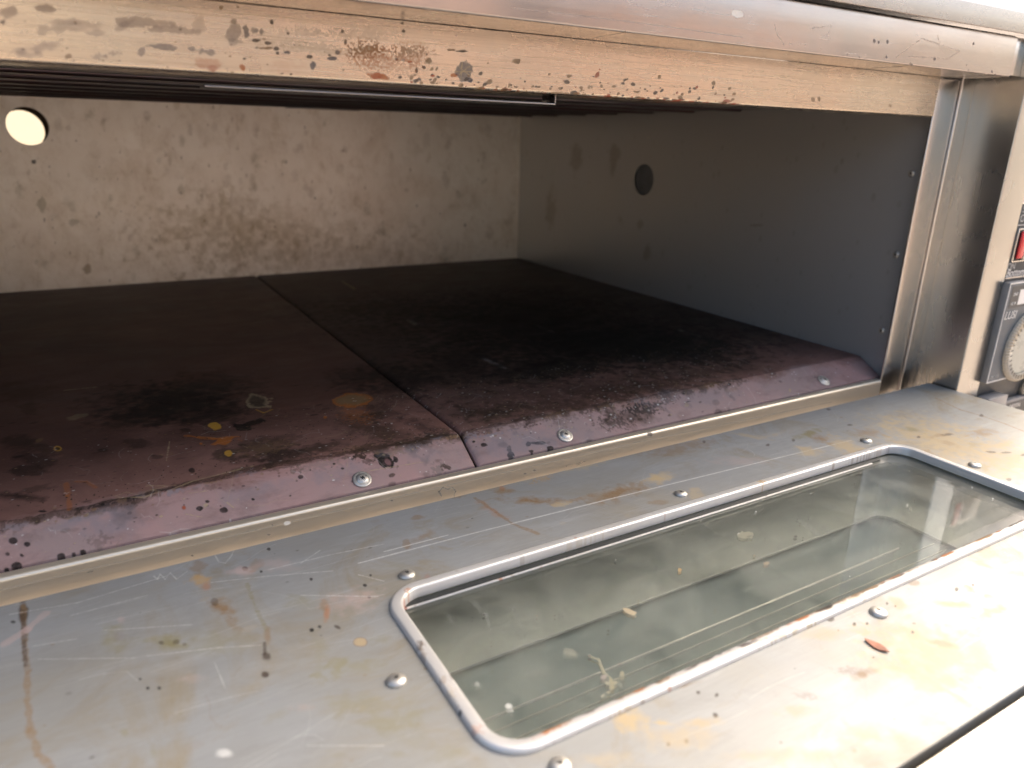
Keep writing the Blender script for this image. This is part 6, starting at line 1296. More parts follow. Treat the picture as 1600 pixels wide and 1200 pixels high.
 ["b",-0.3846,-0.16198,0.00046,-0.00025,-0.00045,-0.00049,"W",0.37143789893966533,0.4,0.5],
 ["b",-0.1229,-0.10046,0.00039,-0.0002,-0.00077,-0.0005,"T",0.30019144718373547,0.4,0.5],
 ["b",-0.09125,-0.09503,0.0007,-0.00036,-0.00146,-0.0009,"W",0.4699334076429158,0.4,0.5],
 ["b",-0.32471,-0.15513,0.00039,-0.00021,-0.00047,-0.00042,"W",0.5485051750375276,0.4,0.5],
 ["b",-0.41792,-0.16572,0.00027,-0.00015,-0.00023,-0.00029,"G",0.7649611975474275,0.4,0.5],
 ["b",-0.44774,-0.0997,0.00029,-0.00016,-0.00021,-0.00038,"G",0.7138802490101472,0.4,0.5],
 ["b",-0.15683,-0.16659,0.00028,-0.00015,-0.00052,-0.00028,"W",0.689058697554948,0.4,0.5],
 ["b",-0.36857,-0.16659,0.00051,-0.00028,-0.00053,-0.00053,"T",0.5747317297644952,0.4,0.5],
 ["b",-0.27552,-0.16504,0.0003,-0.00016,-0.00042,-0.00031,"T",0.3965957453047966,0.4,0.5],
 ["b",-0.39922,-0.17595,0.00041,-0.00022,-0.00038,-0.00041,"K",0.5855893007978654,0.4,0.5],
 ["b",-0.06396,-0.13832,0.00075,-0.00039,-0.00163,-0.00083,"W",0.7806341993539738,0.4,0.5],
 ["b",-0.4013,-0.14136,0.00032,-0.00017,-0.00029,-0.00037,"T",0.3887545236600568,0.4,0.5],
 ["b",-0.44907,-0.12085,0.0004,-0.00022,-0.00029,-0.0005,"W",0.4032513392914153,0.4,0.5],
 ["b",-0.36951,-0.10205,0.00039,-0.00021,-0.0004,-0.00051,"T",0.34644658955109287,0.4,0.5],
 ["b",-0.41993,-0.15305,0.00044,-0.00024,-0.00036,-0.00048,"W",0.3375852499433212,0.4,0.5],
 ["b",-0.50386,-0.17758,0.00032,-0.00018,-0.00016,-0.00033,"W",0.49502191295067144,0.4,0.5],
 ["b",-0.50113,-0.16351,0.00034,-0.00018,-0.00017,-0.00036,"W",0.4355860306373539,0.4,0.5],
 ["b",-0.02234,-0.10051,0.00066,-0.00034,-0.00153,-0.00082,"W",0.403769959420085,0.4,0.5],
 ["b",-0.47744,-0.15104,0.00034,-0.00018,-0.00021,-0.00038,"T",0.6270971850989085,0.4,0.5],
 ["b",-0.25258,-0.16439,0.00031,-0.00016,-0.00046,-0.00032,"K",0.3344082042868279,0.4,0.5],
 ["b",-0.28321,-0.09955,0.00038,-0.0002,-0.00053,-0.0005,"W",0.563073654045094,0.4,0.5],
 ["b",-0.28562,-0.09709,0.0003,-0.00016,-0.00041,-0.00039,"T",0.3684395161604412,0.4,0.5],
 ["b",-0.11336,-0.12655,0.00067,-0.00035,-0.00135,-0.00078,"W",0.748505255032942,0.4,0.5],
 ["b",-0.30621,-0.1219,0.0004,-0.00021,-0.00051,-0.00048,"W",0.5423103039931476,0.4,0.5],
 ["b",-0.47019,-0.13721,0.00044,-0.00024,-0.00028,-0.00051,"T",0.7971629574767046,0.4,0.5],
 ["b",-0.3367,-0.14528,0.00053,-0.00028,-0.00061,-0.00059,"T",0.49414657482672686,0.4,0.5],
 ["b",-0.25485,-0.16717,0.00038,-0.0002,-0.00056,-0.00039,"K",0.626414940213788,0.4,0.5],
 ["b",-0.4492,-0.17526,0.00025,-0.00014,-0.00018,-0.00026,"W",0.7691442672947189,0.4,0.5],
 ["b",-0.17966,-0.14467,0.00061,-0.00032,-0.00108,-0.00067,"G",0.47140401805688364,0.4,0.5],
 ["b",-0.30598,-0.09585,0.00046,-0.00024,-0.00059,-0.00061,"T",0.7069973502270239,0.4,0.5],
 ["b",-0.38927,-0.14626,0.00041,-0.00022,-0.00039,-0.00045,"W",0.4812688479100813,0.4,0.5],
 ["b",-0.23311,-0.17023,0.00059,-0.00031,-0.00091,-0.00059,"K",0.6374374393315893,0.4,0.5],
 ["b",-0.21554,-0.1506,0.00047,-0.00025,-0.00076,-0.00051,"G",0.5941342849514196,0.4,0.5],
 ["b",-0.35604,-0.16449,0.00047,-0.00025,-0.00051,-0.00049,"W",0.30376495102092227,0.4,0.5],
 ["b",-0.46164,-0.1669,0.00026,-0.00014,-0.00018,-0.00027,"K",0.44553683841982145,0.4,0.5],
 ["b",-0.41899,-0.10424,0.00023,-0.00012,-0.00019,-0.0003,"G",0.7021055750519372,0.4,0.5],
 ["b",-0.22668,-0.10796,0.00069,-0.00036,-0.00109,-0.00086,"G",0.5862313498006624,0.4,0.5],
 ["b",-0.22933,-0.10842,0.00068,-0.00036,-0.00107,-0.00085,"W",0.47727957775721935,0.4,0.5],
 ["b",-0.49948,-0.15527,0.00022,-0.00012,-0.00012,-0.00025,"W",0.720494590896056,0.4,0.5],
 ["b",-0.15682,-0.102,0.00056,-0.00029,-0.00102,-0.0007,"T",0.5358955105180941,0.4,0.5],
 ["b",-0.28629,-0.16631,0.00031,-0.00017,-0.00042,-0.00032,"W",0.5122493903879793,0.4,0.5],
 ["b",-0.21516,-0.1719,0.00032,-0.00017,-0.00053,-0.00032,"W",0.5229343399557633,0.4,0.5],
 ["b",-0.09398,-0.11048,0.00046,-0.00024,-0.00094,-0.00056,"W",0.5346749349164209,0.4,0.5],
 ["b",-0.3972,-0.14986,0.00035,-0.00019,-0.00032,-0.00039,"W",0.34081407988212703,0.4,0.5],
 ["b",-0.4145,-0.16083,0.00024,-0.00013,-0.00021,-0.00026,"K",0.333893299939696,0.4,0.5],
 ["b",-0.39604,-0.17541,0.00031,-0.00017,-0.00029,-0.00031,"W",0.43288747137468314,0.4,0.5],
 ["b",-0.38004,-0.10776,0.00057,-0.0003,-0.00056,-0.00072,"W",0.30704894205800987,0.4,0.5],
 ["b",-0.19264,-0.11252,0.00051,-0.00027,-0.00087,-0.00063,"K",0.5315115062628164,0.4,0.5],
 ["b",-0.06205,-0.09534,0.00041,-0.00021,-0.0009,-0.00052,"T",0.3257289657669127,0.4,0.5],
 ["b",-0.33204,-0.09443,0.00033,-0.00018,-0.00039,-0.00044,"W",0.40086961775981195,0.4,0.5],
 ["b",-0.47573,-0.11431,0.00032,-0.00017,-0.0002,-0.00041,"G",0.5472994061684076,0.4,0.5],
 ["b",-0.47131,-0.13607,0.0004,-0.00022,-0.00025,-0.00047,"T",0.3117906340952988,0.4,0.5],
 ["b",-0.44581,-0.16965,0.00031,-0.00017,-0.00023,-0.00032,"G",0.49754591490434735,0.4,0.5],
 ["b",-0.27821,-0.14214,0.00053,-0.00028,-0.00074,-0.0006,"K",0.6362740591122102,0.4,0.5],
 ["b",-0.44311,-0.09886,0.00031,-0.00017,-0.00023,-0.00041,"G",0.3390829542352795,0.4,0.5],
 ["b",-0.16801,-0.13632,0.00062,-0.00033,-0.00112,-0.0007,"K",0.5559994814090407,0.4,0.5],
 ["b",-0.26374,-0.12654,0.00063,-0.00033,-0.0009,-0.00074,"G",0.42721572720714607,0.4,0.5],
 ["b",-0.10518,-0.12908,0.00041,-0.00021,-0.00083,-0.00047,"K",0.5919655582603959,0.4,0.5],
 ["b",-0.18743,-0.1692,0.00048,-0.00026,-0.00083,-0.00048,"G",0.5645576797981267,0.4,0.5],
 ["b",-0.4741,-0.14323,0.00037,-0.0002,-0.00023,-0.00043,"W",0.63892676217928,0.4,0.5],
 ["b",-0.50834,-0.16479,0.0004,-0.00022,-0.00019,-0.00042,"W",0.6566084948042304,0.4,0.5],
 ["b",-0.46153,-0.16917,0.00042,-0.00023,-0.00028,-0.00043,"K",0.5520193413992993,0.4,0.5],
 ["b",0.01032,-0.07272,0.00043,-0.00022,-0.00105,-0.00058,"K",0.677615354884008,0.4,0.5],
 ["b",-0.43396,-0.13504,0.00025,-0.00013,-0.00019,-0.00029,"T",0.47728944533565465,0.4,0.5],
 ["b",-0.37267,-0.12224,0.0003,-0.00016,-0.00031,-0.00037,"W",0.5886913577996277,0.4,0.5],
 ["b",-0.14325,-0.09751,0.00057,-0.0003,-0.00108,-0.00073,"G",0.6072537988135585,0.4,0.5],
 ["b",-0.28838,-0.17859,0.00051,-0.00027,-0.00069,-0.0005,"W",0.7777252627086916,0.4,0.5],
 ["b",-0.10583,-0.12771,0.00038,-0.0002,-0.00078,-0.00044,"W",0.6285990851051482,0.4,0.5],
 ["b",-0.31499,-0.10189,0.00029,-0.00015,-0.00036,-0.00037,"W",0.7785255317433882,0.4,0.5],
 ["b",-0.33231,-0.10613,0.00037,-0.0002,-0.00043,-0.00047,"G",0.6198143556013758,0.4,0.5],
 ["b",-0.36277,-0.16023,0.00031,-0.00017,-0.00033,-0.00033,"G",0.36649806153298636,0.4,0.5],
 ["b",-0.44086,-0.14611,0.00043,-0.00023,-0.00032,-0.00048,"W",0.3438882704197488,0.4,0.5],
 ["b",-0.43635,-0.15922,0.00023,-0.00013,-0.00018,-0.00025,"K",0.30732190155025035,0.4,0.5],
 ["b",-0.17534,-0.08451,0.00066,-0.00034,-0.00117,-0.00088,"T",0.520653482093069,0.4,0.5],
 ["b",-0.13325,-0.16621,0.00063,-0.00033,-0.00121,-0.00063,"W",0.692034493891297,0.4,0.5],
 ["b",-0.12252,-0.14423,0.00045,-0.00024,-0.00089,-0.0005,"G",0.7487200247514465,0.4,0.5],
 ["b",-0.25464,-0.09983,0.00054,-0.00029,-0.0008,-0.0007,"T",0.38277815888490513,0.4,0.5],
 ["b",-0.32009,-0.09265,0.0004,-0.00021,-0.00049,-0.00053,"W",0.5796312316303279,0.4,0.5],
 ["b",-0.17938,-0.11962,0.0005,-0.00026,-0.00088,-0.0006,"T",0.5084030004316891,0.4,0.5],
 ["b",-0.07884,-0.10993,0.0006,-0.00031,-0.00127,-0.00073,"G",0.49731697793520135,0.4,0.5],
 ["b",-0.50128,-0.1828,0.00036,-0.0002,-0.00019,-0.00036,"K",0.47114272572054827,0.4,0.5],
 ["b",-0.07495,-0.09098,0.00036,-0.00018,-0.00077,-0.00046,"T",0.35325357674196173,0.4,0.5],
 ["b",-0.20189,-0.08252,0.00052,-0.00027,-0.00087,-0.0007,"W",0.4938786950143464,0.4,0.5],
 ["b",-0.51398,-0.18252,0.00034,-0.00019,-0.00016,-0.00034,"W",0.46857853082454853,0.4,0.5],
 ["b",-0.27815,-0.10882,0.00057,-0.0003,-0.00079,-0.00071,"W",0.6388097256808389,0.4,0.5],
],
"rim": [
 ["b",-0.49376,-0.09912,0.00101,-0.00055,-0.00073,-0.00178,"R",0.7,0.4,0.95],
 ["b",-0.48935,-0.09368,0.00155,-0.00083,-0.00077,-0.00185,"O",0.6,0.4,0.95],
 ["b",-0.44401,-0.09891,0.00191,-0.00102,-0.00081,-0.00144,"O",0.7,0.4,0.95],
 ["b",-0.43796,-0.09899,0.00221,-0.00118,-0.00084,-0.00145,"N",0.45,0.4,0.95],
 ["b",-0.49713,-0.15409,0.00087,-0.00047,-0.00076,-0.00159,"D",0.7,0.4,0.95],
 ["b",-0.50172,-0.13689,0.00136,-0.00074,-0.00211,-0.00487,"N",0.5,0.4,0.95],
 ["b",-0.50052,-0.13085,0.00092,-0.0005,-0.00125,-0.00292,"D",0.6,0.4,0.95],
 ["b",-0.50238,-0.17202,0.00081,-0.00045,-0.00041,-0.00084,"K",0.8,0.4,0.95],
 ["b",-0.50112,-0.15391,0.00172,-0.00094,-0.00073,-0.00158,"N",0.45,0.4,0.95],
 ["b",-0.50261,-0.16276,0.00209,-0.00115,-0.00249,-0.00526,"T",0.4,0.4,0.95],
 ["b",-0.50205,-0.18252,0.00375,-5e-05,-0.0005,-0.00278,"O",0.4,0.4,0.95],
 ["b",-0.44772,-0.20022,0.0054,-0.00023,-0.00076,-0.00192,"T",0.6,0.4,0.95],
 ["b",-0.43939,-0.20113,0.0021,-0.00115,-0.00106,-0.00126,"N",0.5,0.4,0.95],
 ["b",-0.36326,-0.19838,0.01817,-0.00063,-0.00113,-0.0016,"T",0.6,0.4,0.95],
 ["b",-0.31392,-0.1966,0.01253,-0.00037,-0.00185,-0.00208,"T",0.5,0.4,0.95],
 ["b",-0.2749,-0.1939,0.00931,-0.00023,-0.00229,-0.00224,"N",0.35,0.4,0.95],
 ["b",-0.24999,-0.19093,0.0151,-0.00031,-0.00345,-0.00313,"T",0.4,0.4,0.95],
 ["b",-0.25501,-0.09126,0.00179,-0.00093,-0.0021,-0.00188,"Y",0.6,0.4,0.95],
 ["b",-0.31528,-0.10354,0.01538,0.0015,-0.00113,-0.00172,"T",0.4,0.4,0.95],
 ["b",-0.39722,-0.09504,0.01684,0.00208,-0.00091,-0.00216,"T",0.3,0.4,0.95],
 ["b",-0.15994,-0.09496,0.03024,0.00273,-0.00224,-0.00212,"N",0.4,0.4,0.95],
 ["b",-0.47953,-0.20144,0.00723,-0.00034,-0.00035,-0.00128,"N",0.45,0.4,0.95],
],
"side": [
 ["b",0.39583,0.09858,-0.00784,0.0008,-0.00091,-0.00808,"N",0.35,0.6,0.9],
 ["b",0.35723,0.09856,-0.0061,0.00064,-0.00076,-0.00624,"N",0.35,0.6,0.9],
 ["b",0.57511,0.00787,-0.009,0.00142,-0.00066,-0.00979,"N",0.35,0.6,0.9],
 ["b",0.34074,0.06489,-0.00956,0.00133,-0.00117,-0.00942,"N",0.35,0.6,0.9],
 ["b",0.50349,0.17044,-0.01524,0.00051,-0.00299,-0.03415,"N",0.35,0.6,0.9],
 ["b",0.1738,0.11653,-0.01001,0.00107,-0.00021,-0.00129,"N",0.35,0.6,0.9],
 ["b",0.4183,0.18117,-0.01055,0.00028,-0.00258,-0.02363,"N",0.35,0.6,0.9],
 ["b",0.56398,0.10483,-0.01372,0.00114,-0.00266,-0.03715,"N",0.35,0.6,0.9],
],
}

# ------------------------------------------------------------------ stain and scratch maps, painted in metres on each surface
PAL = dict(K=(.008, .007, .006), D=(.040, .025, .017), N=(.20, .125, .06), T=(.40, .31, .18), O=(.36, .115, .022),
           Y=(.44, .24, .035), G=(.20, .18, .10), P=(.42, .31, .28), W=(.80, .80, .76), B=(.20, .185, .205),
           R=(.30, .07, .03), V=(.20, .155, .14), Z=(.065, .055, .065), M=(.17, .09, .09))


def fract(h, w, cell, seed, oct=4, ax=1.0, ay=1.0):
    """smooth fractal value noise, 0..1, cell in texels"""
    rng = np.random.RandomState(seed)
    out = np.zeros((h, w), np.float32)
    amp, tot = 1.0, 0.0
    for o in range(oct):
        cx, cy = max(cell * ax / 2 ** o, 1.5), max(cell * ay / 2 ** o, 1.5)
        gw, gh = int(w / cx) + 3, int(h / cy) + 3
        g = rng.rand(gh, gw).astype(np.float32)
        xs, ys = np.arange(w) / cx, np.arange(h) / cy
        xi, yi = xs.astype(int), ys.astype(int)
        fx, fy = (xs - xi).astype(np.float32), (ys - yi).astype(np.float32)
        fx, fy = fx * fx * (3 - 2 * fx), fy * fy * (3 - 2 * fy)
        r0 = g[yi][:, xi] * (1 - fx) + g[yi][:, xi + 1] * fx
        r1 = g[yi + 1][:, xi] * (1 - fx) + g[yi + 1][:, xi + 1] * fx
        out += amp * (r0 * (1 - fy[:, None]) + r1 * fy[:, None])
        tot += amp
        amp *= 0.55
    return out / tot


class Canvas:
    def __init__(self, name, u0, u1, v0, v1, res, seed=1):
        self.name, self.u0, self.v0, self.res = name, u0, v0, res
        self.w, self.h = int((u1 - u0) / res), int((v1 - v0) / res)
        self.u1, self.v1 = u0 + self.w * res, v0 + self.h * res
        self.col = np.zeros((self.h, self.w, 3), np.float32)
        self.a = np.zeros((self.h, self.w), np.float32)
        self.n1 = fract(self.h, self.w, 14, seed, 4)
        self.n2 = fract(self.h, self.w, 3.6, seed + 7, 3)
        self.rng = np.random.RandomState(seed + 3)

    def win(self, x0, x1, y0, y1):
        i0, i1 = int((x0 - self.u0) / self.res) - 1, int((x1 - self.u0) / self.res) + 2
        j0, j1 = int((y0 - self.v0) / self.res) - 1, int((y1 - self.v0) / self.res) + 2
        i0, j0, i1, j1 = max(i0, 0), max(j0, 0), min(i1, self.w), min(j1, self.h)
        if i1 <= i0 or j1 <= j0:
            return None
        X = self.u0 + (np.arange(i0, i1) + .5) * self.res
        Y = self.v0 + (np.arange(j0, j1) + .5) * self.res
        return (slice(j0, j1), slice(i0, i1)), X[None, :], Y[:, None]

    def over(self, sl, m, col):
        m = np.clip(m, 0, 1).astype(np.float32)
        a0 = self.a[sl]
        a1 = m + a0 * (1 - m)
        c0 = self.col[sl]
        self.col[sl] = np.where(a1[..., None] > 1e-4, (np.array(col, np.float32) * m[..., None] + c0 * (a0 * (1 - m))[..., None]) / np.maximum(a1, 1e-4)[..., None], c0)
        self.a[sl] = a1

    def blob(self, cx, cy, ax, ay, bx, by, col, al, soft, nz):
        ex, ey = 1.7 * (abs(ax) + abs(bx)), 1.7 * (abs(ay) + abs(by))
        w = self.win(cx - ex, cx + ex, cy - ey, cy + ey)
        if w is None:
            return
        sl, X, Y = w
        det = ax * by - ay * bx
        if abs(det) < 1e-12:
            return
        dx, dy = X - cx, Y - cy
        p, q = (dx * by - dy * bx) / det, (dy * ax - dx * ay) / det
        r = np.sqrt(p * p + q * q)
        big = nz > .92
        n = (self.n2[sl] if big else self.n1[sl]) - .5
        n = n * 2
        f = 1 - r + n * nz * (1.6 if big else 1.1)
        m = np.clip(f / max(soft, .05) * .9 + .1, 0, 1) * np.clip((1.6 - r) * 4, 0, 1)
        m = m * (.8 + .4 * self.n2[sl])
        self.over(sl, m * al, PAL[col])

    def line(self, pts, width, col, al, nz=.3, broken=0.):
        P = [(pts[i], pts[i + 1]) for i in range(0, len(pts), 2)]
        for (x0, y0), (x1, y1) in zip(P[:-1], P[1:]):
            pad = width * 1.6
            w = self.win(min(x0, x1) - pad, max(x0, x1) + pad, min(y0, y1) - pad, max(y0, y1) + pad)
            if w is None:
                continue
            sl, X, Y = w
            L2 = (x1 - x0) ** 2 + (y1 - y0) ** 2 + 1e-12
            t = np.clip(((X - x0) * (x1 - x0) + (Y - y0) * (y1 - y0)) / L2, 0, 1)
            d = np.sqrt((X - x0 - t * (x1 - x0)) ** 2 + (Y - y0 - t * (y1 - y0)) ** 2)
            n = self.n1[sl] - .5
            hw = width * .5 * (1 + n * nz * 3)
            hw = np.maximum(hw, self.res * .35)
            m = np.clip((hw - d) / (hw * .5 + self.res * .5) + .5, 0, 1)
            m *= np.clip(1 - broken * 2 * (self.n2[sl] > .52), 0, 1) if broken else 1
            self.over(sl, m * al * (.7 + .6 * self.n2[sl]), PAL[col])

    def marks(self, lst):
        for m in lst:
            if m[0] == 'b':
                self.blob(*m[1:])
            else:
                self.line(*m[1:])

    def scratches(self, n, L, ang, col, al, wid, region=None, curve=.15):
        rng = self.rng
        u0, u1, v0, v1 = region or (self.u0, self.u1, self.v0, self.v1)
        for i in range(n):
            x, y = rng.uniform(u0, u1), rng.uniform(v0, v1)
            a = ang + rng.normal(0, curve)
            l = L * rng.uniform(.2, 1.3)
            pts = []
            for k in range(4):
                pts += [x, y]
                x += math.cos(a) * l / 4
                y += math.sin(a) * l / 4
                a += rng.normal(0, curve * .6)
            self.line(pts, wid * rng.uniform(.5, 1.3), col, al * rng.uniform(.3, 1), .2)

    def specks(self, n, r, cols, al, region=None, aspect=1.4):
        rng = self.rng
        u0, u1, v0, v1 = region or (self.u0, self.u1, self.v0, self.v1)
        for i in range(n):
            x, y = rng.uniform(u0, u1), rng.uniform(v0, v1)
            q = r * rng.uniform(.4, 1.4)
            self.blob(x, y, q * aspect, 0, 0, q, cols[rng.randint(len(cols))], al * rng.uniform(.4, 1), .4, .7)

    def image(self):
        im = bpy.data.images.new(self.name, self.w, self.h, alpha=True, float_buffer=True)
        im.colorspace_settings.name = 'Non-Color'
        im.alpha_mode = 'CHANNEL_PACKED'
        buf = np.concatenate([self.col, self.a[..., None]], axis=2).astype(np.float32)
        im.pixels.foreach_set(buf.ravel())
        im.update()
        im.pack()
        return im


# ------------------------------------------------------------------ materials
def new_mat(name):
    m = bpy.data.materials.new(name)
    m.use_nodes = True
    nt = m.node_tree
    nt.nodes.clear()
    out = nt.nodes.new("ShaderNodeOutputMaterial")
    b = nt.nodes.new("ShaderNodeBsdfPrincipled")
    nt.links.new(b.outputs[0], out.inputs[0])
    return m, nt, b, out


def N(nt, t, **kw):
    n = nt.nodes.new(t)
    for k, v in kw.items():
        if k.startswith('i_'):
            key = k[2:]
            n.inputs[int(key) if key.isdigit() else key.replace('_', ' ')].default_value = v
        else:
            setattr(n, k, v)
    return n


def math_(nt, op, a, b=None, clamp=False):
    n = nt.nodes.new("ShaderNodeMath")
    n.operation = op
    n.use_clamp = clamp
    for i, x in enumerate((a, b)):
        if x is None:
            continue
        if isinstance(x, (int, float)):
            n.inputs[i].default_value = x
        else:
            nt.links.new(x, n.inputs[i])
    return n.outputs[0]


def mixc(nt, f, a, b, mode='MIX'):
    n = nt.nodes.new("ShaderNodeMix")
    n.data_type = 'RGBA'
    n.blend_type = mode
    for s, x in ((n.inputs[0], f), (n.inputs[6], a), (n.inputs[7], b)):
        if isinstance(x, (int, float)):
            s.default_value = x
        elif isinstance(x, tuple):
            s.default_value = (*x, 1) if len(x) == 3 else x
        else:
            nt.links.new(x, s)
    return n.outputs[2]


def noise(nt, vec, scale, detail=5, rough=.6, stretch=(1, 1, 1), dist=0.):
    mp = nt.nodes.new("ShaderNodeMapping")
    mp.inputs['Scale'].default_value = stretch
    nt.links.new(vec, mp.inputs[0])
    n = nt.nodes.new("ShaderNodeTexNoise")
    n.inputs['Scale'].default_value = scale
    n.inputs['Detail'].default_value = detail
    n.inputs['Roughness'].default_value = rough
    n.inputs['Distortion'].default_value = dist
    nt.links.new(mp.outputs[0], n.inputs['Vector'])
    return n.outputs['Fac']


def ramp(nt, v, lo, hi, a=0., b=1.):
    n = nt.nodes.new("ShaderNodeMapRange")
    n.inputs['From Min'].default_value = lo
    n.inputs['From Max'].default_value = hi
    n.inputs['To Min'].default_value = a
    n.inputs['To Max'].default_value = b
    nt.links.new(v, n.inputs['Value'])
    return n.outputs[0]


def plane_image(nt, vec, canvas, plane):
    sx = nt.nodes.new("ShaderNodeSeparateXYZ")
    nt.links.new(vec, sx.inputs[0])
    A = dict(x=sx.outputs[0], y=sx.outputs[1], z=sx.outputs[2])
    cx = nt.nodes.new("ShaderNodeCombineXYZ")
    u = math_(nt, 'DIVIDE', math_(nt, 'SUBTRACT', A[plane[0]], canvas.u0), canvas.u1 - canvas.u0)
    v = math_(nt, 'DIVIDE', math_(nt, 'SUBTRACT', A[plane[1]], canvas.v0), canvas.v1 - canvas.v0)
    nt.links.new(u, cx.inputs[0])
    nt.links.new(v, cx.inputs[1])
    t = nt.nodes.new("ShaderNodeTexImage")
    t.image = canvas.image()
    t.extension = 'EXTEND'
    nt.links.new(cx.outputs[0], t.inputs[0])
    return t.outputs['Color'], t.outputs['Alpha']


def steel(name, base=(.62, .61, .59), rough=.3, brush='x', brush_amt=.12, bump=.02, blotch=.25, tint=(.55, .50, .42),
          canvas=None, plane='xz', metallic=1.0, stain_rough=.6, aniso=0., extra=None, patch_scale=9, fine=350, stain_metal=0.):
    m, nt, b, out = new_mat(name)
    tc = N(nt, "ShaderNodeTexCoord")
    v = tc.outputs['Object']
    st = {'x': (.03, 1, 1), 'y': (1, .03, 1), 'z': (1, 1, .03)}[brush]
    br = noise(nt, v, fine * 3, 4, .7, st)
    br2 = noise(nt, v, fine * .6, 3, .6, st)
    pt = noise(nt, v, patch_scale, 6, .62, (1, 1, 1), .6)
    pt2 = noise(nt, v, patch_scale * 5, 5 if brush == 'x' else 1, .65, (1, 1, 1), .3)
    col = mixc(nt, math_(nt, 'MULTIPLY', ramp(nt, pt, .42, .68), blotch), base, tint)
    col = mixc(nt, ramp(nt, br, .3, .7, 0, brush_amt), col, tuple(c * .55 for c in base))
    r = math_(nt, 'ADD', ramp(nt, br2, .3, .7, -.05 if brush == 'x' else -.006, .05 if brush == 'x' else .006), ramp(nt, pt2, .3, .7, rough - (.04 if brush == 'x' else .015), rough + (.06 if brush == 'x' else .015)))
    met = metallic
    if extra:
        col, r = extra(nt, v, col, r)
    if canvas is not None:
        ic, ia = plane_image(nt, v, canvas, plane)
        col = mixc(nt, ia, col, ic)
        r = math_(nt, 'ADD', math_(nt, 'MULTIPLY', r, math_(nt, 'SUBTRACT', 1.0, ia)), math_(nt, 'MULTIPLY', ia, stain_rough))
        mt = math_(nt, 'MULTIPLY', ramp(nt, ia, 0, .7, 1.0, stain_metal), metallic)
        nt.links.new(mt, b.inputs['Metallic'])
    else:
        b.inputs['Metallic'].default_value = metallic
    nt.links.new(col, b.inputs['Base Color'])
    nt.links.new(r, b.inputs['Roughness'])
    b.inputs['Anisotropic'].default_value = aniso
    bp = N(nt, "ShaderNodeBump")
    bp.inputs['Strength'].default_value = 1.0
    bp.inputs['Distance'].default_value = bump * .001
    h = math_(nt, 'ADD', br, math_(nt, 'MULTIPLY', pt, 6.0))
    if canvas is not None:
        h = math_(nt, 'ADD', h, math_(nt, 'MULTIPLY', ia, 1.5))
    nt.links.new(h, bp.inputs['Height'])
    nt.links.new(bp.outputs[0], b.inputs['Normal'])
    return m


def plain(name, col, rough=.5, metallic=0., noise_amt=.15, scale=60, bump=0.):
    m, nt, b, out = new_mat(name)
    tc = N(nt, "ShaderNodeTexCoord")
    n = noise(nt, tc.outputs['Object'], scale, 5, .6)
    c = mixc(nt, ramp(nt, n, .3, .7), tuple(x * (1 - noise_amt) for x in col), tuple(min(1, x * (1 + noise_amt)) for x in col))
    nt.links.new(c, b.inputs['Base Color'])
    nt.links.new(ramp(nt, n, .3, .7, max(rough - .08, .02), rough + .08), b.inputs['Roughness'])
    b.inputs['Metallic'].default_value = metallic
    if bump:
        bp = N(nt, "ShaderNodeBump")
        bp.inputs['Distance'].default_value = bump
        nt.links.new(n, bp.inputs['Height'])
        nt.links.new(bp.outputs[0], b.inputs['Normal'])
    return m


# ------------------------------------------------------------------ stain canvases
cv_door = Canvas("door_stains", -.80, .055, -.312, -.012, .00028, 11)
cv_door.scratches(420, .05, 0.02, 'W', .14, .0004, curve=.12)
cv_door.scratches(160, .03, 0.3, 'W', .13, .0004, curve=.6)
cv_door.scratches(260, .06, 0.0, 'B', .12, .0005, curve=.06)
cv_door.scratches(60, .02, 1.2, 'N', .2, .0005, curve=.6)
cv_door.specks(260, .0006, 'DNNKG', .7)
cv_door.specks(120, .0018, 'GNT', .22)
cv_door.marks(MARKS['door'])
cv_floor = Canvas("floor_stains", -.83, .02, 0., .66, .0004, 21)
cv_floor.specks(260, .0016, 'KDD', .55, (-.8, .0, .005, .2), 1.8)
cv_floor.marks(MARKS['floor'])
cv_floor.scratches(260, .03, .4, 'T', .22, .0005, (-.55, -.08, .01, .14), .8)
cv_floor.scratches(120, .02, 1.2, 'W', .2, .0004, (-.65, 0, .006, .12), .9)
cv_floor.specks(900, .00045, 'TWTW', .5, (-.66, 0, .006, .12))
cv_floor.specks(1500, .0005, 'TNNW', .5, (-.45, -.08, .02, .13))
cv_floor.specks(700, .0007, 'NDKN', .6, (-.66, -.0, .02, .13))
cv_beam = Canvas("beam_stains", -.66, .01, .218, .252, .0002, 31)
cv_beam.scratches(500, .05, 0, 'N', .22, .00025, curve=.01)
cv_beam.scratches(300, .05, 0, 'W', .15, .00025, curve=.01)
cv_beam.marks(MARKS['beam'])
cv_fascia = Canvas("fascia_stains", -.50, .04, .247, .28, .0003, 41)
cv_fascia.scratches(120, .04, 0, 'W', .15, .0003, curve=.02)
cv_fascia.marks(MARKS['fascia'])
cv_sill = Canvas("sill_stains", -.68, .02, -.012, .003, .0002, 51)
cv_sill.marks(MARKS['sill'])
cv_back = Canvas("back_wall_stains", -.68, .02, .0, .235, .0005, 61)
cv_back.specks(300, .0016, 'GNTN', .15, (-.66, .0, .02, .23), .7)
cv_back.marks(MARKS['back'])
cv_side = Canvas("side_wall_stains", 0., .66, .0, .235, .001, 71)
cv_side.specks(160, .003, 'NG', .2, aspect=.6)
cv_side.marks(MARKS['side'])
cv_glass = Canvas("glass_dirt", -.51, -.11, -.21, -.08, .00025, 81)
cv_glass.marks(MARKS['glass'])
cv_glass.scratches(60, .012, .4, 'W', .25, .0003, curve=.9)
cv_rim = Canvas("rim_rust", -.52, -.10, -.215, -.08, .00035, 91)
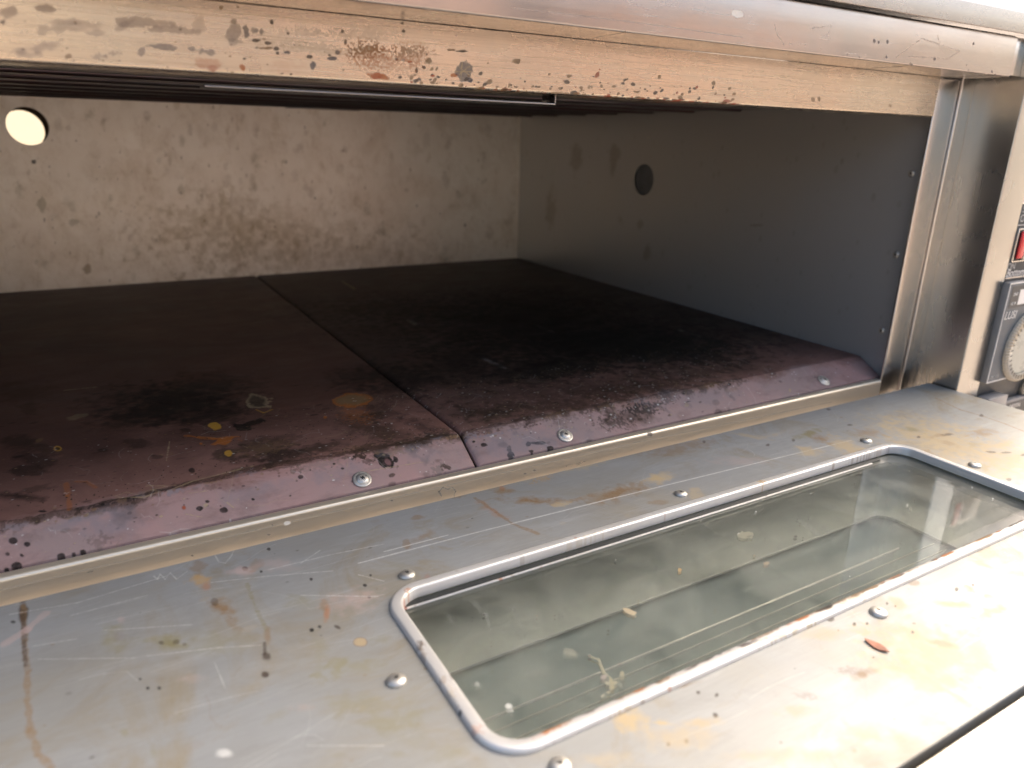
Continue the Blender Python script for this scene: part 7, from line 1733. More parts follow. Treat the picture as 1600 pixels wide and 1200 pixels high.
cv_rim.specks(160, .0008, 'ONRD', .6)
cv_rim.marks(MARKS['rim'])
# broken rust and burnt sealant along the inner lip of the window frame
for k in range(70):
    u = cv_rim.rng.uniform(-.48, -.13)
    cv_rim.blob(u, -.1998 + .0050 + cv_rim.rng.normal(0, .0004), cv_rim.rng.uniform(.002, .010), 0, 0, cv_rim.rng.uniform(.0006, .0014), 'DNNDKNO'[k % 7], .85, .4, .8)


def door_extra(nt, v, col, r):
    a = noise(nt, v, 16, 7, .7, (1, 1, 1), 1.2)
    c = noise(nt, v, 5, 4, .6, (1, 1, 1), .5)
    f = math_(nt, 'MULTIPLY', ramp(nt, a, .5, .72), ramp(nt, c, .35, .6, .3, 1.))
    col = mixc(nt, f, col, (.25, .195, .105))
    w = noise(nt, v, 60, 5, .7, (.25, 1, 1), .4)
    col = mixc(nt, ramp(nt, w, .52, .8, 0, .5), col, (.39, .40, .405))
    k = noise(nt, v, 26, 6, .75, (.6, 1, 1), 2.0)
    col = mixc(nt, ramp(nt, k, .55, .75, 0, .45), col, (.215, .21, .195))
    gr = noise(nt, v, 700, 3, .7, (.15, 1, 1))
    col = mixc(nt, ramp(nt, gr, .45, .75, 0, .22), col, (.22, .22, .22))
    return col, math_(nt, 'ADD', r, math_(nt, 'MULTIPLY', f, .15))


def chamber_extra(nt, v, col, r):
    a = noise(nt, v, 30, 8, .72, (1, 1, .8), .3)
    w2 = noise(nt, v, 70, 7, .75, (1, 1, .55), 1.5)
    col = mixc(nt, ramp(nt, a, .46, .72, 0, .30), col, (.40, .29, .17))
    col = mixc(nt, math_(nt, 'MULTIPLY', ramp(nt, w2, .52, .64), ramp(nt, a, .40, .60, .04, .26)), col, (.36, .25, .13))
    return col, r


M_door = steel("door_sheet_steel", (.300, .308, .305), .48, 'x', .14, .006, .6, (.28, .255, .20), cv_door, 'xy', .25, .5, 0, door_extra, 7)
M_beam = steel("stained_beam_steel", (.56, .49, .40), .25, 'x', .10, .006, .4, (.66, .50, .38), cv_beam, 'xz', 1.0, .6, .5, None, 12)
M_fascia = steel("fascia_steel", (.42, .395, .385), .20, 'x', .08, .004, .4, (.50, .39, .34), cv_fascia, 'xz', 1.0, .6, .4, None, 8)
M_sill = steel("sill_steel", (.80, .71, .56), .33, 'x', .04, .0004, .2, (.76, .66, .50), cv_sill, 'xz', .7, .6, .5)
M_jamb = steel("jamb_steel", (.60, .57, .54), .24, 'z', .04, .0001, .1, (.60, .55, .50), patch_scale=3)
M_column = steel("column_steel", (.52, .51, .48), .27, 'z', .05, .0001, .1, (.50, .48, .43), patch_scale=4)
M_back = steel("chamber_back_steel", (.88, .83, .76), .46, 'z', .03, .001, .3, (.70, .56, .44), cv_back, 'xz', .75, .42, 0, chamber_extra, 9, 350, .85)
M_side = steel("chamber_side_steel", (.46, .465, .46), .34, 'z', .03, .0003, .3, (.50, .47, .43), cv_side, 'yz', .5, .4, 0, None, 9, 350, .8)
M_ceiling = steel("burnt_ceiling_steel", (.34, .32, .31), .35, 'x', .2, .05, .5, (.16, .07, .07))
M_rim = steel("rim_aluminium", (.62, .61, .59), .34, 'x', .03, .0006, .4, (.58, .52, .43), cv_rim, 'xy', .4, .6, fine=90)
M_screw = steel("screw_zinc", (.60, .58, .53), .42, 'x', .1, .002, .5, (.42, .38, .31), metallic=.8, patch_scale=160)
M_shell = steel("shell_steel", (.55, .54, .52), .35, 'x', .08, .01, .2)
M_gap = plain("dark_gap", (.015, .014, .013), .7)
M_gap_shade = plain("gap_shade_black", (.02, .022, .02), .6, 0, .4, 300)
M_red_tube = steel("heater_tube", (.30, .28, .275), .35, 'x', .2, .02, .8, (.22, .08, .09), patch_scale=5)
M_insul = plain("insulation_brown", (.09, .065, .04), .8, 0, .3, 90)


def floor_mat():
    m, nt, b, out = new_mat("oxidised_floor_painted_shade")
    tc = N(nt, "ShaderNodeTexCoord")
    v = tc.outputs['Object']
    a = noise(nt, v, 7, 6, .65, (1, 1, 1), .8)
    c = noise(nt, v, 45, 6, .7, (.6, 1, 1), .4)
    d = noise(nt, v, 900, 3, .7)
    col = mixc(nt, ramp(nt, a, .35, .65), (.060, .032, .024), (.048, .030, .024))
    sx0 = nt.nodes.new('ShaderNodeSeparateXYZ')
    nt.links.new(v, sx0.inputs[0])
    leftf = ramp(nt, sx0.outputs[0], -.4025, -.4015, 1., 0.)
    col = mixc(nt, leftf, col, mixc(nt, ramp(nt, a, .35, .65), (.105, .046, .033), (.070, .034, .027)))
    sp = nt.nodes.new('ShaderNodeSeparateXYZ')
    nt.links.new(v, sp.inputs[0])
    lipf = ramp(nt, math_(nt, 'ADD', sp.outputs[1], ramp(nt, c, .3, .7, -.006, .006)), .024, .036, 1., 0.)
    front_light = ramp(nt, math_(nt, 'ADD', sp.outputs[1], ramp(nt, a, .3, .7, -.05, .05)), .035, .13, .85, 0.)  # front light fading to a shaded rear, put into the plate colour
    col = mixc(nt, front_light, col, (.245, .130, .105))
    col = mixc(nt, lipf, col, mixc(nt, ramp(nt, a, .4, .6), (.36, .225, .21), (.29, .215, .205)))  # mauve lip lightened: the stronger light on it is put into the colour
    col = mixc(nt, ramp(nt, c, .52, .75, 0, .5), col, (.09, .052, .045))
    col = mixc(nt, ramp(nt, d, .62, .8, 0, .35), col, (.30, .24, .21))
    ic, ia = plane_image(nt, v, cv_floor, 'xy')
    col = mixc(nt, ia, col, ic)
    nt.links.new(col, b.inputs['Base Color'])
    nt.links.new(math_(nt, 'ADD', ramp(nt, c, .3, .7, .42, .55), math_(nt, 'MULTIPLY', ia, .10)), b.inputs['Roughness'])
    b.inputs['Specular IOR Level'].default_value = .16
    bp = N(nt, "ShaderNodeBump")
    bp.inputs['Distance'].default_value = .00012
    nt.links.new(math_(nt, 'ADD', math_(nt, 'ADD', d, math_(nt, 'MULTIPLY', c, 2.)), math_(nt, 'MULTIPLY', ia, 1.2)), bp.inputs['Height'])
    nt.links.new(bp.outputs[0], b.inputs['Normal'])
    return m


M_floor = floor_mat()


def glass_mat():
    m, nt, b, out = new_mat("dirty_window_glass")
    tc = N(nt, "ShaderNodeTexCoord")
    v = tc.outputs['Object']
    b.inputs['Transmission Weight'].default_value = 1.0
    b.inputs['Base Color'].default_value = (.90, .93, .89, 1)
    b.inputs['Roughness'].default_value = .02
    b.inputs['IOR'].default_value = 1.5
    dirt = N(nt, "ShaderNodeBsdfPrincipled")
    dirt.inputs['Roughness'].default_value = .6
    sm = noise(nt, v, 14, 6, .65, (1, 1, 1), 1.5)
    sm2 = noise(nt, v, 90, 5, .7, (.4, 1, 1), .5)
    film = math_(nt, 'ADD', ramp(nt, sm, .35, .75, .05, .26), ramp(nt, sm2, .5, .8, 0, .05))
    ic, ia = plane_image(nt, v, cv_glass, 'xy')
    nt.links.new(mixc(nt, ia, (.42, .43, .36), ic), dirt.inputs['Base Color'])
    mx = N(nt, "ShaderNodeMixShader")
    nt.links.new(math_(nt, 'MAXIMUM', film, ia), mx.inputs[0])
    nt.links.new(b.outputs[0], mx.inputs[1])
    nt.links.new(dirt.outputs[0], mx.inputs[2])
    nt.links.new(mx.outputs[0], out.inputs[0])
    return m


M_glass = glass_mat()

# ------------------------------------------------------------------ builders
WORLD = {}


def link(name, bm, mat, parent=None, origin=(0, 0, 0), smooth=False, mesh=None):
    """bmesh in world coordinates -> one mesh object; origin only moves the pivot"""
    if mesh is None:
        me = bpy.data.meshes.new(name)
        bmesh.ops.recalc_face_normals(bm, faces=bm.faces[:])
        bm.to_mesh(me)
        bm.free()
        if mat:
            me.materials.append(mat)
        if smooth:
            for p in me.polygons:
                p.use_smooth = True
    else:
        me = mesh
    o = bpy.data.objects.new(name, me)
    C.objects.link(o)
    place(o, parent, origin)
    return o


def place(o, parent, origin):
    WORLD[o.name] = Vector(origin)
    o.parent = parent
    o.location = Vector(origin) - (WORLD[parent.name] if parent else Vector())


def auto_smooth(o, deg=35):
    me = o.data
    bm = bmesh.new()
    bm.from_mesh(me)
    for e in bm.edges:
        e.smooth = not (len(e.link_faces) == 2 and e.calc_face_angle(0) > math.radians(deg))
    for f in bm.faces:
        f.smooth = True
    bm.to_mesh(me)
    bm.free()


def box_bm(x0, x1, y0, y1, z0, z1, bev=0.0, seg=2, bm=None):
    own = bmesh.new()
    bmesh.ops.create_cube(own, size=1)
    for v in own.verts:
        v.co = Vector((x0 + (v.co.x + .5) * (x1 - x0), y0 + (v.co.y + .5) * (y1 - y0), z0 + (v.co.z + .5) * (z1 - z0)))
    if bev:
        bmesh.ops.bevel(own, geom=own.edges[:], offset=bev, segments=seg, profile=.5, affect='EDGES')
    if bm is None:
        return own
    me = bpy.data.meshes.new("t")
    own.to_mesh(me)
    own.free()
    bm.from_mesh(me)
    bpy.data.meshes.remove(me)
    return bm


def box(name, mat, parent, x0, x1, y0, y1, z0, z1, bev=.0006, seg=2):
    o = link(name, box_bm(x0, x1, y0, y1, z0, z1, bev, seg), mat, parent)
    auto_smooth(o)
    return o


def extrude_x(name, prof, x0, x1, mat, parent, nx=1):
    """closed profile of (y, z) run along x"""
    bm = bmesh.new()
    rings = []
    for i in range(nx + 1):
        x = x0 + (x1 - x0) * i / nx
        rings.append([bm.verts.new((x, y, z)) for y, z in prof])
    n = len(prof)
    for a, b in zip(rings[:-1], rings[1:]):
        for k in range(n):
            bm.faces.new((a[k], a[(k + 1) % n], b[(k + 1) % n], b[k]))
    bm.faces.new(rings[0])
    bm.faces.new(rings[-1][::-1])
    o = link(name, bm, mat, parent)
    auto_smooth(o, 40)
    return o


def round_corner(p0, p1, p2, r, n=5):
    """points of a fillet at p1"""
    a, b, c = Vector(p0), Vector(p1), Vector(p2)
    u, v = (a - b).normalized(), (c - b).normalized()
    ang = u.angle(v)
    t = min(r / math.tan(ang / 2), (a - b).length * .49, (c - b).length * .49)
    s, e = b + u * t, b + v * t
    return [tuple(s * (1 - k) ** 2 + b * 2 * k * (1 - k) + e * k * k) for k in [i / n for i in range(n + 1)]]


def fillet(pts, rads, n=5):
    out = []
    m = len(pts)
    for i, (p, r) in enumerate(zip(pts, rads)):
        if r <= 0:
            out.append(p)
        else:
            out += round_corner(pts[i - 1], p, pts[(i + 1) % m], r, n)
    return out


def ray_rect(cx, cy, a, x0, x1, y0, y1):
    dx, dy = math.cos(a), math.sin(a)
    t = 1e9
    if dx > 1e-9: t = min(t, (x1 - cx) / dx)
    if dx < -1e-9: t = min(t, (x0 - cx) / dx)
    if dy > 1e-9: t = min(t, (y1 - cy) / dy)
    if dy < -1e-9: t = min(t, (y0 - cy) / dy)
    return cx + dx * t, cy + dy * t


def holed_plate(rect, hole, to3, d0, d1):
    """rectangular sheet with a hole; hole = list of (u, v) round a centre, to3(u, v, depth)"""
    u0, u1, v0, v1 = rect
    cx = sum(p[0] for p in hole) / len(hole)
    cy = sum(p[1] for p in hole) / len(hole)
    H = [(math.atan2(p[1] - cy, p[0] - cx), p, None) for p in hole]
    ring = []
    for a, p, _ in H:
        ring.append((a, p, ray_rect(cx, cy, a, u0, u1, v0, v1)))
    ring.sort(key=lambda q: q[0])
    corners = [(math.atan2(v - cy, u - cx), (u, v)) for u in (u0, u1) for v in (v0, v1)]
    full = list(ring)
    for a, c in corners:
        # point on the hole outline in this direction, between its neighbours
        lo = max([q for q in ring if q[0] <= a], key=lambda q: q[0], default=ring[-1])
        hi = min([q for q in ring if q[0] > a], key=lambda q: q[0], default=ring[0])
        (ax, ay), (bx, by) = lo[1], hi[1]
        dx, dy = math.cos(a), math.sin(a)
        den = (bx - ax) * dy - (by - ay) * dx
        t = 0 if abs(den) < 1e-12 else ((cx - ax) * dy - (cy - ay) * dx) / den
        t = min(max(t, 0), 1)
        full.append((a, (ax + t * (bx - ax), ay + t * (by - ay)), c))
    full.sort(key=lambda q: q[0])
    bm = bmesh.new()
    R = [[bm.verts.new(to3(*p, d)) for p in (q[1] for q in full)] for d in (d0, d1)]
    O = [[bm.verts.new(to3(*p, d)) for p in (q[2] for q in full)] for d in (d0, d1)]
    n = len(full)
    for i in range(n):
        j = (i + 1) % n
        for s in (0, 1):
            bm.faces.new((R[s][i], R[s][j], O[s][j], O[s][i]))
        bm.faces.new((R[0][i], R[0][j], R[1][j], R[1][i]))
        bm.faces.new((O[0][i], O[0][j], O[1][j], O[1][i]))
    return bm


def circle(cx, cy, r, n=48):
    return [(cx + r * math.cos(2 * math.pi * k / n), cy + r * math.sin(2 * math.pi * k / n)) for k in range(n)]


def rrect(x0, x1, y0, y1, r, n=10):
    pts = []
    for cx, cy, a0 in ((x1 - r, y1 - r, 0), (x0 + r, y1 - r, 90), (x0 + r, y0 + r, 180), (x1 - r, y0 + r, 270)):
        for k in range(n + 1):
            a = math.radians(a0 + 90 * k / n)
            pts.append((cx + r * math.cos(a), cy + r * math.sin(a)))
    return pts


def sweep_rim(name, mat, parent, rect, r, prof, n=10):
    """prof: list of (inset from the outer edge, z); closed loop swept round a rounded rectangle"""
    x0, x1, y0, y1 = rect
    bm = bmesh.new()
    loops = []
    for d, z in prof:
        loops.append([bm.verts.new((x, y, z)) for x, y in rrect(x0 + d, x1 - d, y0 + d, y1 - d, max(r - d, .001), n)])
    m, L = len(loops), len(loops[0])
    for a in range(m):
        b = (a + 1) % m
        for i in range(L):
            j = (i + 1) % L
            bm.faces.new((loops[a][i], loops[a][j], loops[b][j], loops[b][i]))
    o = link(name, bm, mat, parent)
    auto_smooth(o, 40)
    return o


def lathe_bm(prof, n=24, cross=None):
    bm = bmesh.new()
    rings = [[bm.verts.new((r * math.cos(2 * math.pi * k / n), r * math.sin(2 * math.pi * k / n), z)) for k in range(n)] for r, z in prof]
    for a, b in zip(rings[:-1], rings[1:]):
        for k in range(n):
            bm.faces.new((a[k], a[(k + 1) % n], b[(k + 1) % n], b[k]))
    bm.faces.new(rings[0])
    bm.faces.new(rings[-1])
    return bm


def screw_mesh(R, h, washer=True):
    if washer:
        prof = [(R * .2, -.002), (R * .96, -.0004), (R, .0), (R, .0004 * R / .005), (R * .93, h * .35), (R * .76, h * .42), (R * .72, h * .38), (R * .69, h * .5), (R * .6, h * .78), (R * .4, h * .97), (R * .28, h)]
    else:
        prof = [(R * .2, -.002), (R * .96, -.0003), (R, .0), (R * .97, h * .35), (R * .85, h * .65), (R * .62, h * .9), (R * .3, h)]
    bm = lathe_bm(prof, 28)
    me = bpy.data.meshes.new("screw")
    bmesh.ops.recalc_face_normals(bm, faces=bm.faces[:])
    bm.to_mesh(me)
    bm.free()
    me.materials.append(M_screw)
    bm = bmesh.new()
    bm.from_mesh(me)
    s = R * .44
    w = R * .13
    for rot in (0, math.pi / 2):
        pts = [(-s, -w * .4), (-s * .5, -w), (s * .5, -w), (s, -w * .4), (s, w * .4), (s * .5, w), (-s * .5, w), (-s, w * .4)]
        zt = h * 1.0 + (.00004 if rot else .00002)

        def zz(x, y):
            r = math.hypot(x, y) / R
            return (h if r < .28 else h * (1 - (r - .28) * .35)) + (.00005 if rot else .00003)
        a = [bm.verts.new((x * math.cos(rot) - y * math.sin(rot), x * math.sin(rot) + y * math.cos(rot), zz(x, y))) for x, y in pts]
        c = bm.verts.new((0, 0, h + .00003))
        for i in range(len(a)):
            bm.faces.new((a[i], a[(i + 1) % len(a)], c)).material_index = 1
    bmesh.ops.recalc_face_normals(bm, faces=bm.faces[:])
    bm.to_mesh(me)
    bm.free()
    me.materials.append(M_gap)
    for p in me.polygons:
        p.use_smooth = True
    return me


BIG = screw_mesh(.0056, .0021, True)
PAN = screw_mesh(.0040, .0019, False)
TINY = screw_mesh(.0030, .0014, False)


def screw(kind, parent, loc, normal=(0, 0, 1), turn=0., cross=True, scale=1.0):
    me = kind
    o = bpy.data.objects.new("screw", me)
    C.objects.link(o)
    place(o, parent, loc)
    q = Vector(normal).to_track_quat('Z', 'Y') @ Matrix.Rotation(turn, 3, 'Z').to_quaternion()
    o.rotation_mode = 'QUATERNION'
    o.rotation_quaternion = q
    o.scale = (scale,) * 3
    return o


def text(name, s, size, x, z, y, mat, parent, shear=.0, ax='LEFT', bold=0.0, depth=.00008):
    cu = bpy.data.curves.new(name, 'FONT')
    cu.body = s
    cu.size = size
    cu.shear = shear
    cu.align_x = ax
    cu.offset = bold
    cu.extrude = depth
    t = bpy.data.objects.new(name + "_tmp", cu)
    C.objects.link(t)
    dg = bpy.context.evaluated_depsgraph_get()
    me = bpy.data.meshes.new_from_object(t.evaluated_get(dg))
    bpy.data.objects.remove(t)
    me.transform(Matrix.Translation((x, y, z)) @ Matrix.Rotation(math.pi / 2, 4, 'X'))
    me.materials.clear()
    me.materials.append(mat)
    return link(name, None, None, parent, mesh=me)


# ------------------------------------------------------------------ setting
def ground():
    bm = bmesh.new()
    bmesh.ops.create_grid(bm, x_segments=8, y_segments=8, size=2500)
    for v in bm.verts:
        v.co.z = -.93
    m, nt, b, out = new_mat("warm_paving")
    tc = N(nt, "ShaderNodeTexCoord")
    v = tc.outputs['Object']
    a = noise(nt, v, .8, 6, .6)
    g = noise(nt, v, 30, 5, .7)
    col = mixc(nt, ramp(nt, a, .35, .65), (.62, .52, .42), (.54, .46, .38))
    col = mixc(nt, ramp(nt, g, .4, .7, 0, .4), col, (.34, .27, .20))
    nt.links.new(col, b.inputs['Base Color'])
    b.inputs['Roughness'].default_value = .85
    o = link("ground", bm, m)
    o['kind'] = 'structure'


ground()

M_wall = plain("cream_render", (.36, .32, .24), .85, 0, .05, 3)
wall = box("garden_wall", M_wall, None, -.12, .12, -3.2, 3.2, -.93, 1.3, .01)
wall.location = (-.85, 5.0, 0)
wall.rotation_euler = (0, 0, math.radians(-16))
WORLD[wall.name] = Vector((-.85, 5.0, 0))
wall['label'] = 'sunlit cream rendered wall behind the oven, seen through the round hole'
wall['category'] = 'wall'
# the low pink building across the yard, which the steel fronts mirror
M_pink = plain("pink_plaster", (.72, .57, .49), .85, 0, .12, 2)
M_cream = plain("cream_plaster", (.76, .71, .62), .85, 0, .10, 2)
M_grey_door = plain("grey_roller_door", (.32, .33, .34), .5, 0, .1, 3)
FAC = bpy.data.objects.new("yard_building", None)
C.objects.link(FAC)
place(FAC, None, (3, -5.6, -.93))
FAC['label'] = 'low pink and cream building across the yard, mirrored in the steel'
FAC['category'] = 'building'
fx = -5.
for wdt, mt_, nm in ((4.6, M_cream, "wall"), (1.0, M_grey_door, "roller_door"), (2.0, M_pink, "wall"), (.7, M_grey_door, "door"), (3.2, M_pink, "wall"), (1.3, M_grey_door, "roller_door"), (5., M_cream, "wall")):
    off = .12 if mt_ is M_grey_door else 0
    box(nm, mt_, FAC, fx, fx + wdt - .002, -5.8 - off, -5.6 - off, -.93, 1.5 if off == 0 else 1.1, .01)
    fx += wdt
box("roof_edge", M_cream, FAC, -5.1, fx + .1, -6.0, -5.5, 1.502, 1.62, .01)

# table that carries the oven
ROOT_T = bpy.data.objects.new("steel_table", None)
C.objects.link(ROOT_T)
place(ROOT_T, None, (-.30, .34, -.93))
ROOT_T['label'] = 'plain steel work table standing under the oven'
ROOT_T['category'] = 'table'
box("table_top", M_shell, ROOT_T, -.93, .33, -.02, .72, -.19, -.16, .002)
for lx in (-.90, .30):
    for ly in (.02, .68):
        box("leg", M_shell, ROOT_T, lx - .02, lx + .02, ly - .02, ly + .02, -.93, -.19, .002)

# ------------------------------------------------------------------ the oven
OVEN = bpy.data.objects.new("deck_oven", None)
C.objects.link(OVEN)
place(OVEN, None, (-.30, .34, -.16))
OVEN['label'] = 'used stainless steel deck oven with its glazed door folded down open'
OVEN['category'] = 'oven'

XL, XR = -.816, .010          # chamber side walls
YB = .656                     # chamber back wall
ZF = .0135                    # floor plate top
ZC = .2275                    # ceiling

# back wall with its round vent hole
bm = holed_plate((XL - .002, XR + .002, -.01, ZC + .004), circle(-.6325, .1978, .0203), lambda u, v, d: (u, d, v), YB, YB + .0015)
bw = link("back_wall", bm, M_back, OVEN)
bm = holed_plate((XL - .03, .12, -.16, .288), circle(-.6395, .1935, .0215), lambda u, v, d: (u, d, v), .700, .7015)
link("rear_panel", bm, M_insul, OVEN)
# sleeve of the vent hole through the insulation
bm = bmesh.new()
ra = [bm.verts.new((x - .0035, YB + .0016, z - .002)) for x, z in circle(-.6325, .1978, .0262, 40)]
rb = [bm.verts.new((x - .0035, .6999, z - .002)) for x, z in circle(-.6325, .1978, .0262, 40)]
for i in range(40):
    bm.faces.new((ra[i], ra[(i + 1) % 40], rb[(i + 1) % 40], rb[i]))
link("vent_sleeve", bm, M_insul, OVEN, smooth=True)
screw(TINY, bw, (-.6327, YB - .0002, .1592), (0, -1, 0), .4, scale=.75)
screw(TINY, bw, (-.118, YB - .001, .0185), (0, -1, 0), .4, scale=.7)

M_port = plain("lamp_port_grey", (.17, .18, .19), .5, 0, .2, 80)
# right side wall with lamp port, left side wall
bm = holed_plate((.0012, YB, -.02, ZC + .004), circle(.3570, .1520, .0185), lambda u, v, d: (d, u, v), XR, XR + .0015)
sw = link("side_wall", bm, M_side, OVEN)
port = link("lamp_port", lathe_bm([(.0205, 0), (.0205, .012), (.016, .0125)], 40), M_port, sw, origin=(XR + .0155, .3570, .1520))
port.rotation_euler = (0, -math.pi / 2, 0)
for z in (.1761, .1085, .0408):
    screw(TINY, sw, (XR - .0001, .0150, z), (-1, 0, 0), .5)
screw(TINY, sw, (XR - .0001, .3540, .2010), (-1, 0, 0), .5, scale=.5)
box("side_wall", M_side, OVEN, XL - .0015, XL, .0012, YB, -.02, ZC + .004, 0)

# ceiling, heating tubes, light shield
box("ceiling", M_ceiling, OVEN, XL, XR, .0225, YB - .0008, ZC + .0024, ZC + .010, 0)
for k in range(9):
    y = .075 + k * .0685
    bm = bmesh.new()
    bmesh.ops.create_cone(bm, cap_ends=True, segments=14, radius1=.0035, radius2=.0035, depth=XR - XL - .003,
                          matrix=Matrix.Translation(((XL + XR) / 2, y, ZC + .0036)) @ Matrix.Rotation(math.pi / 2, 4, 'Y'))
    h = link("heating_tube", bm, M_red_tube, OVEN)
    auto_smooth(h)
for k, (xa, xb) in enumerate(((-.352, -.338), (-.322, -.311), (-.290, -.262))):
    pass
box("tube_bracket", M_ceiling, OVEN, -.350, -.255, .628, .640, ZC - .0005, ZC + .0072, .0005)
M_shield = steel("shield_steel", (.22, .22, .23), .3, 'x', .2, .02, .3, (.15, .12, .12))
sh = box("light_shield", M_shield, OVEN, -.540, -.3536, .0065, .0200, .2146, .2156, .0003)
box("shield_flange", M_shield, sh, -.3544, -.3534, .0064, .0200, .2157, .2200, .0002)

# two floor plates with sloped front lip
GAPX = -.4020


def floor_plate(x0, x1, e=1., ew=1.):
    lip = [(YB - .003, ZF), (YB - .003, ZF - .003), (.0325, ZF - .003), (.0092, -.0022), (.0078, -.0022), (.0078, .0005), (.0306, ZF)]
    prof = fillet(lip, [0, 0, 0, 0, 0, .0008, .003], 6)
    prof = prof[::-1]
    bm = bmesh.new()
    xs = [x0, x0 + .0002 * ew, x0 + .0009 * ew, x0 + .0020 * ew, x1 - .0016, x1 - .0007, x1 - .0002, x1]
    dz = [-.0016 * e, -.0009 * e, -.0003 * e, 0, 0, -.0003, -.0009, -.0016]
    rings = []
    for x, d in zip(xs, dz):
        rings.append([bm.verts.new((x, y, z + (d if z > ZF - .0025 or (y < .03 and z > -.001 and abs((z - .0005) - (y - .0078) * .570) < .0012) else 0))) for y, z in prof])
    n = len(prof)
    for a, b in zip(rings[:-1], rings[1:]):
        for k in range(n):
            bm.faces.new((a[k], a[(k + 1) % n], b[(k + 1) % n], b[k]))
    bm.faces.new(rings[0])
    bm.faces.new(rings[-1])
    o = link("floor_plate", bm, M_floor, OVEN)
    auto_smooth(o, 40)
    return o


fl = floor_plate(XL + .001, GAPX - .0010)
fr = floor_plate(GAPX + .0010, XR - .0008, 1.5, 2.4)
fl['label'] = 'left floor plate, reddish with an orange rust ring'
fr['label'] = 'right floor plate with a wide black burn'
ln = Vector((0, -.5, .866))
ln = Vector((0, -.013, .0228)).normalized()
for par, x, y, t in ((fl, -.4746, .0138, .35), (fr, -.3304, .0142, .9), (fr, -.0614, .0141, .2)):
    z = .0005 + (y - .0078) * .570
    screw(BIG, par, (x, y, z + .0002), ln, t)
box("floor_support", M_gap, OVEN, XL, XR, .006, YB, -.016, -.010, 0)

M_edge = plain("raw_plate_edge", (.30, .22, .19), .5, .3, .4, 400)
box("plate_edge_strip", M_edge, OVEN, XL, XR - .0004, .0053, .0068, -.004, -.0012, .0003)
# front sill: rolled lip, face below
sill = fillet([(.0058, -.004), (.0058, .0), (.0, .0), (.0, -.040), (.0015, -.040), (.0015, -.0015), (.0048, -.0015), (.0048, -.004)],
              [0, .0007, .0024, 0, 0, 0, 0, 0], 6)
extrude_x("front_sill", sill, XL, -.0002, M_sill, OVEN)

# right jamb: inner flange and proud outer sheet
box("jamb_flange", M_jamb, OVEN, .0, .0286, .0, .0024, -.045, .2487, .0011, 4)
box("jamb_sheet", M_jamb, OVEN, .02865, .0462, -.0018, .0010, -.045, .2765, .0012, 4)
box("jamb_flange", M_jamb, OVEN, -.852, -.806, .0, .0012, -.045, .2487, .0005)
# beam over the opening, with underside return
beam = fillet([(.0, .2487), (.0, .2200), (.0220, .2200), (.0220, .2400), (.0208, .2400), (.0208, .2212), (.0012, .2212), (.0012, .2487)],
              [0, .0016, .0008, 0, 0, 0, 0, 0], 5)
extrude_x("opening_beam", beam, -.852, -.0002, M_beam, OVEN)
# hood fascia: underside and face
fas = fillet([(.0, .2490), (-.0360, .2490), (-.0360, .2764), (-.0346, .2764), (-.0346, .2503), (.0, .2503)], [0, .0012, .0006, 0, 0, 0], 5)
extrude_x("hood_fascia", fas, -.90, .0283, M_fascia, OVEN)
box("fascia_return", M_jamb, OVEN, .0287, .0456, -.0345, -.0335, .2503, .2764, .0003)
# top housing above the shadow gap
M_top = steel("top_housing_steel", (.36, .355, .36), .24, 'x', .06, .004, .2, (.56, .54, .52), aniso=.4)
top = fillet([(-.0430, .2775), (-.0430, .2925), (.705, .2925), (.705, .2780), (.70, .2780), (.70, .2905), (-.0415, .2905), (-.0415, .2775)], [.0004, .0022, .002, 0, 0, 0, 0, 0], 6)
extrude_x("top_housing", top, -.92, .30, M_top, OVEN)
box("hood_filler", M_gap, OVEN, -.90, .0280, -.0340, -.001, .2600, .2772, 0)
# outer shell so that no light leaks into the chamber
box("outer_shell", M_shell, OVEN, -.92, -.852, .001, .70, -.14, .277, .001)
box("base_housing", M_shell, OVEN, -.92, .30, .002, .70, -.16, -.0455, .001)

# control column at the right: side sheet, front face, dark label panel
col = fillet([(.0460, .69), (.0460, -.0414), (0.0809, -.0414), (0.0809, -.0400), (.0475, -.0400), (.0475, .69)], [0, .0016, .0, 0, 0, 0], 5)
bm = bmesh.new()
ra = [bm.verts.new((x, y, -.0455)) for x, y in col]
rb = [bm.verts.new((x, y, .2770)) for x, y in col]
n = len(col)
for i in range(n):
    bm.faces.new((ra[i], ra[(i + 1) % n], rb[(i + 1) % n], rb[i]))
bm.faces.new(ra)
bm.faces.new(rb)
cc = link("control_column", bm, M_column, OVEN)
auto_smooth(cc)
M_panel_steel = steel("mauve_panel_steel", (.55, .50, .50), .3, 'z', .08, .01, .2)
M_dark = plain("dark_label_film", (.050, .055, .058), .42, 0, .1, 200)
M_face = plain("thermostat_blue_grey", (.085, .105, .125), .42, 0, .12, 120)
M_white = plain("white_print", (.72, .72, .70), .5, 0, .05)
M_grey_print = plain("grey_print", (.42, .43, .42), .5, 0, .05)
M_red = plain("red_rocker_plastic", (.60, .03, .035), .22, 0, .15, 200)
M_beige = plain("beige_plastic", (.36, .27, .20), .35)
M_clear = plain("chrome_bezel", (.75, .70, .62), .2, .7, .1)
M_ringl = plain("ivory_dial_plastic", (.50, .45, .36), .35, 0, .1, 400)
M_dial = plain("dial_disc", (.40, .41, .36), .3, 0, .1)
M_ltgrey = plain("light_grey_box", (.26, .255, .25), .4, 0, .08)
box("panel_steel", M_panel_steel, cc, 0.08114, 0.24793, -0.04130, -0.04035, 0.15503, 0.27314, .0002)
box("label_panel", M_dark, cc, 0.08114, 0.24793, -0.04102, -0.04007, -0.03404, 0.15427, .0002)
